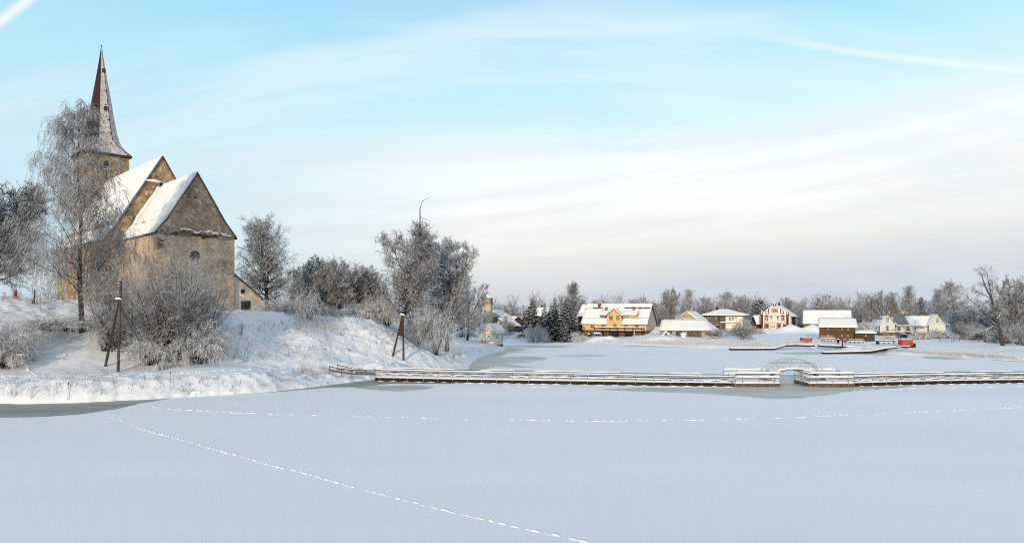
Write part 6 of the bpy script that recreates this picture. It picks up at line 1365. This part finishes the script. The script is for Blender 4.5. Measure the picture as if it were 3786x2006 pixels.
tree_px('lime_tree', 'twin trunked frosted tree just right of the huge lime', 1590, 1755, 858, 1652, 1250, 122, 'lime', 114, ('bark','twig'), tw=.025, dens=1.2)
tree_px('lime_tree', 'low limbed frosted tree between the twin trunked tree and the gazebo', 1655, 1792, 1010, 1728, 1252, 160, 'oak', 115, ('bark','twig'), tw=.024, dens=.8)
tree_px('bush', 'snow bowed branches drooping to the ground below the huge lime', 1540, 1675, 1060, 1612, 1300, 112, 'droop', 116, ('bark','twigw'), tw=.02, dens=.9, cat='bush')
tree_px('bush', 'small snowy shrub under the left side of the huge lime', 1380, 1480, 1100, 1430, 1200, 118, 'droop', 117, ('bark','twigw'), tw=.02, dens=1.1, cat='bush')
tree_px('bush', 'frosted saplings below the huge lime, between the pole and the bowed branches', 1500, 1600, 1130, 1550, 1262, 114, 'droop', 118, ('bark','twig'), tw=.02, dens=1.2, cat='bush')
# long bare leader of the huge lime leaning out above it
b = P(1552, 830, 112); pts_ = [P(1550,900,112),P(1553,820,112),P(1553,770,112),P(1562,745,112),P(1588,728,112)]
o = bpy.data.objects['lime_tree.001'] if 'lime_tree.001' in bpy.data.objects else None
m = MB(); loc = Vector(o.location); m.tube([p-loc for p in pts_], [.14,.10,.08,.055,.02], 5); m.tube([P(1554,803,112)-loc, P(1575,812,112)-loc, P(1594,818,112)-loc], [.05,.04,.015], 4)
m.tube([P(1560,860,112)-loc, P(1590,845,112)-loc, P(1606,835,112)-loc], [.05,.035,.015], 4); m.tube([P(1553,900,112)-loc, P(1590,850,112)-loc, P(1610,872,112)-loc], [.06,.05,.02], 4)
m.build('dead_leader', M['bark'], o)
# row of park trees behind the crest
row = [(1075,1185,952,1120,118,'row'),(1130,1255,938,1192,121,'row'),(1195,1320,930,1258,119,'lime'),(1260,1360,975,1312,123,'row'),(1320,1420,988,1368,126,'row'),(1090,1160,1010,1105,113,'oak')]
desc = ['leftmost tree of the park row on the crest','second tree from the left in the park row on the crest','tallest middle tree of the park row on the crest','fourth tree of the park row, just past its middle','rightmost tree of the park row, next to the huge lime','short forked tree at the left end of the park row']
for i, ((ul, ur, vt, ub, Y, fm), d_) in enumerate(zip(row, desc)):
    tree_px('park_tree', 'frosted '+d_, ul, ur, vt, ub, 1178, Y, fm, 120+i, ('bark','twig'), tw=.024, dens=.8, group='frosted trees in a row along the crest')
tree_px('park_tree', 'snow bowed small tree over the dark gabled hut on the crest', 1085, 1190, 1035, 1145, 1168, 105, 'droop', 130, ('bark','twigw'), tw=.022, dens=.8)
for i, (ul, ur, vt, ub, vb, Y, d_) in enumerate([(1190,1290,1120,1240,1178,112,'snowy undergrowth below the middle of the park row'),(1270,1400,1110,1335,1190,116,'snowy undergrowth below the right end of the park row'),(1340,1420,1060,1385,1190,120,'tall snowy undergrowth left of the huge lime')]):
    tree_px('bush', d_, ul, ur, vt, ub, vb, Y, 'droop', 140+i, ('bark','twigw'), tw=.022, dens=1.3, cat='bush')
# dark A-shaped hut under the bowed tree
F = Frame(1104, 109, 1202, 109, 1178); t = thing('gabled_hut', 'dark steep roofed hut half hidden behind the crest under a bowed tree', 'hut', tuple(F.O), F.rz)
W = F.W; hz = F.z(1098, 1150); MB().prism([(W*.06,-1),(W*.94,-1),(W/2,hz-.3)], .6, 5).build('front', M['fascia'], t)
roof_part(t, [[(-.1,5,-.3),(-.1,0,-.3),(W/2,0,hz),(W/2,5,hz)],[(W+.1,0,-.3),(W+.1,5,-.3),(W/2,5,hz),(W/2,0,hz)]], 'eave', .55, 0)
# far field bank visible between the sacristy tree and the hut
# ================================================================ CONIFERS
tree_px('spruce_tree', 'snow laden dark spruce with a pointed top, the leftmost conifer', 1929, 2003, 1105, 1970, 1230, 205, 'spruce', 201, ('bark','needle'), tw=.03, dens=1.3)
tree_px('spruce_tree', 'broad dark conifer in the middle of the evergreen clump', 2000, 2072, 1128, 2035, 1249, 196, 'spruce', 202, ('bark','needle'), dens=1.4)
tree_px('spruce_tree', 'tall slim conifer top rising from the middle of the evergreen clump', 2026, 2074, 1099, 2050, 1246, 202, 'spruce', 203, ('bark','needle'), dens=1.2)
tree_px('spruce_tree', 'conifer with a blunt top, right of the middle of the evergreen clump', 2062, 2118, 1106, 2090, 1246, 203, 'spruce', 204, ('bark','needle'), dens=1.2)
tree_px('spruce_tree', 'rightmost conifer of the clump beside the yellow house', 2092, 2140, 1111, 2118, 1243, 206, 'spruce', 205, ('bark','needle'), dens=1.2)
tree_px('spruce_tree', 'small pointed conifer behind the clump, left of its tallest top', 1990, 2030, 1120, 2012, 1240, 214, 'spruce', 206, ('bark','needle'), dens=1.0)
tree_px('spruce_tree', 'low rounded conifer at the right front of the clump', 2062, 2106, 1165, 2078, 1252, 194, 'spruce', 207, ('bark','needle'), dens=1.2)
tree_px('pine_tree', 'dark snow dusted pine top left of the ornate house', 2778, 2826, 1106, 2802, 1228, 262, 'pine', 208, ('bark','needle'), dens=1)
tree_px('bush', 'round snow covered bush in front of the first spruce', 1950, 2020, 1190, 1992, 1252, 192, 'droop', 209, ('bark','twigw'), tw=.035, dens=2.2, cat='bush')
tree_px('bush', 'snow covered shrub at the left corner of the yellow house', 2102, 2140, 1222, 2120, 1253, 196, 'droop', 210, ('bark','twigw'), tw=.035, dens=1.8, cat='bush')
tree_px('bush', 'snow covered shrub just left of the blue van', 2135, 2172, 1228, 2154, 1255, 194, 'droop', 211, ('bark','twigw'), tw=.035, dens=1.8, cat='bush')
# ================================================================ VILLAGE TREES (one mesh per kind, copied)
proto = {}
for nm, (fm, H, Wd, tw, dn) in {'round': ('oak', 14, 6.5, .034, .75), 'round2': ('row', 15, 5.5, .034, .75), 'tall': ('lime', 17, 4.4, .034, .75), 'birch': ('birchfar', 19, 5.2, .030, 1.0), 'birch2': ('birchfar', 18, 4.4, .030, .9), 'upright': ('upright', 14, 4.0, .03, .8), 'small': ('bush', 5, 2.6, .028, .55), 'snowy': ('droop', 4, 3, .04, 1.2)}.items():
    proto[nm] = (tree_mesh(300+len(proto), H, Wd, fm, tw, dn), H, Wd, fm)
def vt(kind, label, ul, ur, vtop, Y, rz, crown='twigp', name='village_tree', group='frosted trees standing behind the village houses', vb=None, cat='tree'):
    me, H, Wd, fm = proto[kind]; uc = (ul+ur)/2; X_ = a_of(uc)*Y; zg = gz(X_, Y) if vb is None else CAM_H-(vb-V0)/F_PX*Y; h = CAM_H-(vtop-V0)/F_PX*Y-zg; wd = (ur-ul)/2/F_PX*Y
    return put_tree(name, label, me, (X_, Y, zg-.15), rz, wd/Wd, h/H, ('bark', crown), cat, group, fm)
vt('birch', 'big dark drooping birch behind the conifer clump, left of the yellow house', 2066, 2160, 1031, 252, .5, 'twigd', 'birch_tree', None)
T = [('round2',1835,1900,1123,300,'beyond the brick house, nearest the cream tower'),('round',1880,1925,1130,310,'small and round, beyond the right end of the brick house'),('upright',1915,1960,1124,290,'slender, just left of the first spruce'),
 ('round',1800,1860,1135,320,'low, directly behind the cream tower'),('round2',1930,1990,1140,320,'low, behind the first spruce'),
 ('round2',2180,2235,1108,330,'behind the left half of the yellow house roof'),('upright',2205,2250,1103,300,'thin topped, behind the red chimney of the yellow house'),('round2',2310,2365,1100,300,'behind the right half of the yellow house roof'),('round',2350,2412,1092,290,'dense, above the right end of the yellow house'),
 ('round2',2240,2310,1122,340,'far and low, behind the middle of the yellow house roof'),('round2',2400,2445,1112,270,'filling the gap between the yellow house and the tall poplar'),
 ('tall',2445,2508,1053,250,'tall and narrow with a dark trunk, behind the left end of the garage'),('birch2',2508,2580,1062,275,'broad drooping birch behind the olive gable'),('round',2560,2640,1088,265,'wide, between the olive gable and the villa'),('round2',2420,2470,1130,240,'low, at the left foot of the tall narrow tree'),
 ('birch',2625,2712,1067,285,'drooping birch directly behind the villa roof'),('round2',2700,2775,1086,275,'behind the right end of the villa roof'),('upright',2600,2650,1095,300,'slim, just left of the drooping birch behind the villa'),('round2',2755,2820,1112,290,'low, around the dark pine'),
 ('round',2825,2880,1112,300,'behind the left slope of the ornate house roof'),('round2',2872,2935,1095,290,'behind the chimney of the ornate house'),('round',2925,2990,1109,280,'between the ornate house and the orange brown house'),('round2',2960,3010,1140,262,'low, in the gap right of the ornate house'),
 ('round',2985,3110,1078,270,'large round crown above the orange brown house'),('round',3145,3215,1100,245,'leftmost of the thicket behind the pale house'),('round2',3195,3250,1085,248,'behind the left wing of the pale house'),('upright',3240,3285,1066,246,'slender, above the left gable of the pale house'),('round2',3275,3330,1072,250,'above the bare part of the pale house roof'),
 ('birch2',3325,3398,1048,262,'drooping birch above the middle of the pale house'),('birch2',3380,3425,1092,270,'small drooping birch left of the gap in the tree line'),('birch2',3428,3502,1060,255,'drooping birch right of the gap in the tree line'),('birch',3485,3590,1025,235,'tallest drooping birch, above the right gable of the pale house'),
 ('round2',3110,3170,1128,265,'low, behind the right end of the orange brown house roof'),('round2',3488,3560,1140,222,'low and pale, at the right shoulder of the pale house'),('round',3545,3625,1120,230,'grey and wide, right of the pale house'),('round',3600,3700,1095,205,'frosted and wide, behind the leaning tree'),('tall',3700,3790,1006,165,'tall bare tree at the right edge'),('oak2',3745,3850,1002,170,'tall bare tree cut by the right edge of the photo'),('round2',3645,3720,1105,185,'low, between the leaning tree and the tall bare tree')]
proto['oak2'] = proto['round']
for i, (k, a, b, v_, Y, d_) in enumerate(T):
    pass
    vt(k, 'frosted tree, '+d_, a, b, v_, Y, i*1.37 % 6.28, 'twigp' if i % 3 else 'twig')
vt('round2', 'frosted tree standing just beyond the right edge of the photo', 3850, 3990, 1060, 175, 2.0, 'twigp')
vt('round', 'small frosted tree with a dark stem on the shore before the villa', 2705, 2790, 1172, 178, 1.0, 'twigp', 'shore_tree', None, 1262)
for i, (k, a, b, v_, Y, d_) in enumerate([('round',1070,1165,972,136,'far left'),('round2',1150,1245,955,138,'left of the middle'),('round',1225,1325,948,140,'middle'),('round2',1310,1400,972,137,'right of the middle'),('round',1375,1440,1000,134,'far right')]):
    vt(k, 'frosted tree in the hidden rear row of the park, '+d_, a, b, v_, Y, i*1.1+.4, 'twig', 'park_tree', 'frosted trees in the rear row of the park', 1190)
for i, (k, a, b, v_, Y, vb, d_) in enumerate([('snowy',3262,3312,1228,182,1259,'round snowy apple tree before the left gable of the pale house'),('snowy',3368,3440,1212,180,1252,'snowy apple tree with a leaning trunk before the middle of the pale house'),('snowy',3432,3500,1202,182,1250,'snowy bush before the right gable of the pale house'),
   ('round',3510,3590,1180,180,1248,'snowy fan shaped fruit tree right of the pale house'),('small',2610,2690,1205,196,1240,'snowy shrubs at the foot of the villa'),('small',2690,2790,1195,205,1235,'snowy hedge between the villa and the ornate house'),('snowy',2745,2825,1200,215,1238,'snowy bush at the left corner of the ornate house'),
   ('snowy',3155,3225,1175,200,1225,'frosted bush between the wooden building and the pale house'),('round',1836,1905,1160,215,1240,'frosted fruit tree before the brick house by the gazebo'),('snowy',1820,1870,1175,205,1235,'snowy bush in front of the cream tower'),('small',1885,1935,1190,228,1232,'snowy shrub right of the brick house'),('small',2395,2450,1175,225,1220,'frosted bushes behind the right end of the yellow house'),
   ('small',3560,3640,1190,175,1262,'frosted bushes behind the wire fence'),('small',3640,3760,1175,158,1275,'dense frosted bushes round the leaning tree'),('small',3725,3850,1165,150,1290,'dense frosted bushes at the right edge'),('small',2925,2990,1165,245,1225,'frosted bushes in the gap right of the ornate house'),('snowy',1690,1760,1205,175,1245,'snowy bush on the flat left of the gazebo')]):
    vt(k, d_, a, b, v_, Y, i*1.9 % 6.28, 'twigw' if k == 'snowy' else 'twigp', 'garden_bush' if k != 'round' else 'fruit_tree', None, vb, 'bush' if k != 'round' else 'tree')
# ---- leaning old tree at the right
b = P(3708, 1275, 148); zg = gz(b.x, b.y); b.z = zg-.3; t = thing('leaning_tree', 'old leaning tree with long snow lined limbs near the right edge', 'tree', tuple(b))
s_ = 148/F_PX
def q3(u, v, dy=0): return np.array([(u-3708)*s_+a_of(3708)*dy, dy, CAM_H-(v-V0)*s_-b.z])
LM = [([(3708,1278),(3704,1250),(3690,1210),(3680,1170),(3672,1130),(3664,1100),(3650,1075),(3640,1050),(3632,1025),(3625,1012)], .40, .05),
 ([(3690,1208),(3665,1190),(3645,1165),(3628,1140),(3600,1118),(3578,1100),(3572,1092)], .20, .05),
 ([(3664,1100),(3650,1096),(3630,1085),(3612,1076),(3602,1072)], .14, .03),([(3668,1120),(3664,1085),(3656,1050),(3650,1015),(3646,1005)], .13, .03),([(3662,1095),(3672,1075),(3668,1045)], .08, .02),
 ([(3694,1218),(3670,1206),(3640,1222),(3610,1230),(3590,1226)], .15, .04),([(3672,1128),(3690,1118),(3700,1112)], .08, .03),([(3698,1225),(3720,1245),(3745,1265)], .12, .03),([(3684,1180),(3700,1160),(3712,1140)], .09, .03)]
rg = np.random.default_rng(77); wood = []; fine = []; limb = []
for i, (pl, r0, r1) in enumerate(LM):
    dy = rg.uniform(-1.5, 1.5); A_ = np.array([q3(u, v, dy*k/len(pl) if i else 0) for k, (u, v) in enumerate(pl)]); tt = np.linspace(0, len(A_)-1, 13)
    Pn = np.stack([np.interp(tt, np.arange(len(A_)), A_[:,c]) for c in range(3)], 1)[None]; Pn[:,1:-1] += rg.normal(0,.05,(1,11,3)); Rr = np.linspace(r0, r1, 13)[None]; wood.append(tubes(Pn, Rr, 7)); limb.append((Pn, Rr))
Pa = np.concatenate([l[0] for l in limb]); Ra = np.concatenate([l[1] for l in limb]); Ll = np.linalg.norm(np.diff(Pa, axis=1), axis=2).sum(1); Ll = np.minimum(Ll, 7)
S2, D2, L2, r2, _, _ = kids(rg, Pa, Ra, 9, .25, 1, 50, 14, .30, .35, Ll); P2, R2 = grow(rg, S2, D2, L2, 5, .16, (0,0,.0), np.minimum(r2,.06)); fine.append(tubes(P2, R2, 4))
S3, D3, L3, r3, _, _ = kids(rg, P2, R2, 8, .1, 1, 48, 14, .5, .7, L2); P3, R3 = grow(rg, S3, D3, L3, 4, .16, (0,0,-.15), np.full(len(S3), .022), .5); fine.append(tubes(P3, R3, 3))
S4, D4, L4, r4, _, _ = kids(rg, P3, R3, 5, .1, 1, 48, 14, .6, .7, L3); P4, R4 = grow(rg, S4, D4, np.maximum(L4,.3), 3, .16, (0,0,-.2), np.full(len(S4), .018), .5); fine.append(tubes(P4, R4, 3))
wv, wq = join(wood); fv, fq = join(fine); obj('trunk', mesh_np('leaning_trunk', wv, wq, True), M['barkpine'], t); obj('crown', mesh_np('leaning_crown', fv, fq), M['twig'], t)
# ================================================================ FAR WOOD BAND (one mass on the horizon)
rg = np.random.default_rng(5); Vb = []; Qb = []; n0 = 0
def far_wood(label, uls, Y0, Y1, n, hlo, hhi, seed):
    rg = np.random.default_rng(seed); Y = rg.uniform(Y0, Y1, n); u = rg.uniform(uls[0], uls[1], n); X_ = (u-U0)/F_PX*Y; h = rg.uniform(hlo, hhi, n)*(.8+.4*vnoise(u/60, u*0, seed)); z0 = ground_z(X_, Y)
    S = np.stack([X_, Y, z0], 1); Pn, Rr = grow(rg, S, np.tile([0,0,1.], (n,1)), h, 5, .04, (0,0,.1), h*.012, .2)
    S2, D2, L2, r2, _, _ = kids(rg, Pn, Rr, 16, .15, 1.0, 45, 10, .34, .5, h); P2, R2 = grow(rg, S2, D2, L2, 3, .12, (0,0,.15), np.full(len(S2), .07), .4)
    S3, D3, L3, r3, _, _ = kids(rg, P2, R2, 7, .1, 1.0, 45, 14, .5, .6, L2); P3, R3 = grow(rg, S3, D3, L3, 2, .15, (0,0,.05), np.full(len(S3), .05), .5)
    v, q_ = join([tubes(Pn, Rr, 4), tubes(P2, R2, 3), tubes(P3, R3, 3)]); o = obj('far_wood', mesh_np('far_wood', v, q_), M['twigp']); props(o, label, 'woodland', kind='stuff')
far_wood('frosted woodland closing the view behind the village', (1780, 4700), 330, 420, 330, 7, 12, 5)
far_wood('frosted woodland behind the park at the left', (-100, 1800), 230, 300, 120, 7, 10, 6)
# ================================================================ SHORE PLANTS
def blades(name, label, pts_, n_per, hh, sp, mt, seed, rad=.012, kind='stuff', cat='grass', lean=.25):
    rg = np.random.default_rng(seed); pts_ = np.array(pts_); n = len(pts_)*n_per; b_ = np.repeat(pts_, n_per, 0)+rg.normal(0, sp, (n, 2)); z_ = ground_z(b_[:,0], b_[:,1]); k = z_ > .02; b_ = b_[k]; z_ = z_[k]; n = len(b_)
    S = np.stack([b_[:,0], b_[:,1], z_-.05], 1); D = rg.normal(0, lean, (n,3)); D[:,2] = 1; Ln = hh*rg.uniform(.4, 1.2, n); Pn, Rr = grow(rg, S, D, Ln, 3, .12, (0,0,-.12), np.full(n, rad), .4); v, q_ = tubes(Pn, Rr, 3)
    o = obj(name, mesh_np(name, v, q_), M[mt]); props(o, label, cat, kind=kind); return o
rg = np.random.default_rng(9)
def strip(px_, off0, off1, n):    # random points landward of the shoreline
    A_ = np.array([tuple(G(*p))[:2] for p in px_]); seg = rg.integers(0, len(A_)-1, n); t_ = rg.random(n)[:,None]; p = A_[seg]*(1-t_)+A_[seg+1]*t_; p[:,1] += rg.uniform(off0, off1, n); p[:,0] += 0; return p
blades('reeds', 'frosted reeds and grass fringing the far shore from the gazebo to the long dock', strip([(1900,1261),(2100,1262),(2350,1275),(2500,1281),(2700,1286),(2860,1287)], .3, 7, 900), 9, .6, .35, 'weed', 21, .022)
blades('reeds', 'dense frosted reeds on the shore in front of the garage and villa', strip([(2440,1278),(2600,1285),(2700,1286),(2860,1286)], 1, 12, 420), 12, .95, .4, 'weed', 22, .024)
blades('reeds', 'frosted reeds along the right shore below the pale house and fence', strip([(3230,1300),(3400,1312),(3600,1322),(3786,1335)], .2, 5, 700), 12, .6, .3, 'weed', 23, .018)
blades('reeds', 'dry brownish reeds around the smaller red cabin', [tuple(P(u, 1265, YZ(1266, 1.0)))[:2] for u in list(range(2900,2965,4))+list(range(3006,3040,4))], 22, .8, .5, 'weed', 24, .02)
def sl(ul, ur, v0, v1, n, sd):
    r_ = random.Random(sd); o = []
    for _ in range(n): p = hit(r_.uniform(ul, ur), r_.uniform(v0, v1)); o.append((p.x, p.y))
    return o
blades('dry_grass', 'patch of dry frosted weeds near the crest below the park row', sl(1090,1250,1180,1235,120,1), 22, .75, .55, 'weed', 31, .012)
blades('dry_grass', 'scattered dry grass stems over the middle slope', sl(930,1480,1200,1335,300,2), 9, .50, .30, 'weed', 32, .010)
blades('dry_grass', 'sparse brown grass stems over the middle slope and the bank', sl(880,1480,1190,1340,230,22)+sl(0,1250,1395,1465,110,23), 5, .55, .22, 'stalk', 52, .014)
blades('dry_grass', 'low frosted grass tips poking through the bank above the left ice', sl(0,1250,1395,1470,260,12), 7, .32, .22, 'weed', 42, .008)
blades('dry_grass', 'frosted grass tips on the slope just right of the thicket', sl(800,1100,1180,1340,180,13), 7, .38, .25, 'weed', 43, .009)
blades('dry_grass', 'scattered dry grass stems along the left ice edge', sl(0,1220,1410,1462,60,3), 6, .6, .3, 'grass', 33, .009)
blades('dry_grass', 'tufts of dry grass by the left end of the pier', sl(1090,1330,1368,1402,60,4), 12, .7, .35, 'grass', 34, .010)
blades('dry_grass', 'sparse dry stems on the slope right of the thicket', sl(830,1000,1190,1330,40,5), 8, .6, .25, 'grass', 35, .009)
blades('dry_grass', 'dry grass at the tip of the left peninsula', sl(1640,1860,1280,1345,60,6), 10, .6, .4, 'weed', 36, .014)
def tuft(label, u, v, h_px, n, mt, seed, spread=.25, name='dry_plant'):
    p = hit(u, v); s_ = p.y/F_PX; rg = np.random.default_rng(seed); H_ = h_px*s_; S = np.zeros((n,3)); S[:,:2] = rg.normal(0, .12, (n,2)); D = rg.normal(0, spread, (n,3)); D[:,2] = 1
    Pn, Rr = grow(rg, S, D, H_*rg.uniform(.6, 1.05, n), 4, .08, (0,0,-.05), np.full(n, .016), .4); S2, D2, L2, r2, _, _ = kids(rg, Pn, Rr, 4, .35, 1, 35, 10, .25, .6, H_*np.ones(n)); P2, R2 = grow(rg, S2, D2, L2, 2, .1, (0,0,0), np.full(len(S2), .010), .5)
    v_, q_ = join([tubes(Pn, Rr, 3), tubes(P2, R2, 3)]); o = obj(name, mesh_np(name, v_, q_), M[mt]); o.location = (p.x, p.y, p.z-.05); props(o, label, 'plant'); return o
tuft('dry twiggy plant on the slope right of the thicket', 892, 1236, 48, 14, 'grass', 41)
tuft('dry forked stems on the left bank above the ice, near the left edge', 52, 1480, 70, 6, 'grass', 42, .4)
tuft('clump of dry stems with a snowy foot at the left ice edge', 118, 1478, 50, 9, 'weed', 43, .2)
tuft('dry leaning twigs beside the shore path left of the dark pole', 238, 1396, 30, 5, 'grass', 44, .5)
tuft('dry brownish clump low on the bank left of the pier end', 1005, 1394, 34, 14, 'grass', 45, .4)
tuft('dry stems on the bench above the pier end', 1120, 1388, 44, 12, 'grass', 46, .3)
tuft('short dry stems below the shore path in the middle of the left bank', 700, 1462, 26, 6, 'grass', 47, .3)
tuft('dry twigs under the right edge of the thicket', 862, 1330, 28, 10, 'grass', 48, .35)
for (u, v, h_, d_) in ((250,1492,66,'pair of dark cattail stalks standing at the left ice edge'),(628,1445,64,'single tall dark cattail stalk below the shore path')):
    p = hit(u, v-3); s_ = p.y/F_PX; t = thing('cattail', d_, 'plant', (p.x, p.y, p.z-.05)); nn = 2 if u == 250 else 1
    for k in range(nn):
        tp = Vector((.25*(k+.4) if nn == 2 else .1, 0, h_*s_*(1-.1*k))); MB().tube([(k*.12,0,0), tp*.6+Vector((.02,0,0)), tp], [.018,.014,.01], 5).build('stem', M['pole'], t); MB().tube([tp*.86, tp*.9+Vector((.0,0,0)), tp*.98, tp], [.02,.05,.05,.02], 6).build('seed_head', M['fascia'], t)
for (u, v, sz, d_) in ((1115/1.82,1340,1.0,'young snow bowed spruce at the foot of the thicket'),(1080/1.82,1368,.8,'snowy mound of a buried seedling below the thicket')):
    p = hit(u, v); me = tree_mesh(int(u), 1.9*sz, .8*sz, 'droop', .02, .5); put_tree('snowy_seedling', d_, me, (p.x, p.y, p.z-.1), 0, mats=('bark','twigw'), cat='shrub', form='droop')
# thin posts
for (u, v, vt_, Y, d_, mt_) in ((1883,1249,1235,205,'short thin post in the snow right of the gazebo','pole'),(1930,1249,1236,205,'thin greenish stake on the flat snow before the first spruce','grass'),(3157,1200,1124,250,'tall thin street lamp behind the orange brown house','steeld')):
    p = on(u, v, Y); hh = CAM_H-(vt_-V0)/F_PX*Y-p.z; o = MB().tube([(0,0,-.2),(0,0,hh)], [.08,.05], 6).build('stake' if hh < 3 else 'street_lamp', M[mt_]); o.location = p; props(o, d_, 'stake' if hh < 3 else 'street lamp')
    if hh > 3: MB().box(-.9, .05, -.08, .08, hh-.05, hh+.1).build('lamp_head', M['steeld'], o)
p = P(127, 1130, 95); p.z = gz(p.x, p.y); t = thing('wooden_post', 'dark post with a leaning prop at the top of the left path', 'post', tuple(p)); hh = 55/F_PX*95
MB().tube([(0,0,-.2),(.05,0,hh)], [.11,.10], 7).build('post', M['pole'], t); MB().tube([(-.45,0,-.1),(.02,0,.75)], .09, 6).build('prop', M['pole'], t); MB().tube([(.45,0,-.1),(.28,0,.5)], .06, 6).build('peg', M['pole'], t)
# ================================================================ PERSON on the path at the far left
p = P(58, 1128, 98); p.z = gz(p.x, p.y); H_ = 1.45
pt = thing('person', 'person in a pale hat and red trousers walking on the crest at the far left', 'person', tuple(p), R(-70))
def skin(name, pts, edges, radii, mt, parent, sub=2):
    me = bpy.data.meshes.new(name); me.from_pydata(pts, edges, []); me.update(); o = obj(name, me, M[mt] if isinstance(mt, str) else mt, parent)
    sk = o.modifiers.new('skin', 'SKIN'); 
    for i, r_ in enumerate(radii): me.skin_vertices[0].data[i].radius = (r_, r_) if not isinstance(r_, tuple) else r_
    me.skin_vertices[0].data[0].use_root = True; ss = o.modifiers.new('sub', 'SUBSURF'); ss.levels = sub; ss.render_levels = sub; return o
red_tr = mat('red_trousers', (.30,.03,.02), .9); grey_j = mat('grey_jacket', (.16,.15,.16), .9); skinm = mat('skin', (.45,.27,.20), .6)
B = [(0,0,.88),(0,0,1.05),(0,.01,1.22),(0,.02,1.38),(0,.02,1.46),(0,0,1.55),(0,-.01,1.66),
     (.17,.02,1.37),(.24,.05,1.14),(.22,-.05,.93),(-.17,.02,1.37),(-.24,-.04,1.14),(-.2,-.18,.96),
     (.09,0,.84),(.10,-.12,.50),(.10,-.02,.10),(.10,-.16,.05),(-.09,0,.84),(-.10,.08,.50),(-.10,.26,.12),(-.10,.14,.05)]
E = [(0,1),(1,2),(2,3),(3,4),(4,5),(5,6),(3,7),(7,8),(8,9),(3,10),(10,11),(11,12),(0,13),(13,14),(14,15),(15,16),(0,17),(17,18),(18,19),(19,20)]
skin('body', B, E, [.15,.14,.16,.15,.06,.08,.085,.07,.05,.035,.07,.05,.035,.10,.07,.045,.04,.10,.07,.045,.04], skinm, pt)
J = [(0,0,.92),(0,0,1.05),(0,.01,1.22),(0,.02,1.38),(.17,.02,1.37),(.24,.05,1.14),(.22,-.05,.96),(-.17,.02,1.37),(-.24,-.04,1.14),(-.2,-.17,.98)]
skin('jacket', J, [(0,1),(1,2),(2,3),(3,4),(4,5),(5,6),(3,7),(7,8),(8,9)], [.19,.18,.19,.17,.10,.08,.06,.10,.08,.06], grey_j, pt)
skin('trousers', [(0,0,.9),(.09,0,.84),(.10,-.12,.50),(.10,-.02,.12),(-.09,0,.84),(-.10,.08,.50),(-.10,.26,.14)], [(0,1),(1,2),(2,3),(0,4),(4,5),(5,6)], [.17,.12,.09,.07,.12,.09,.07], red_tr, pt)
MB().lathe([(.10,1.60),(.125,1.66),(.115,1.75),(.06,1.81),(.01,1.83)], 0, 0, 12).build('hat', M['white'], pt, True)
for z_, r_ in ((.0,0),): pass
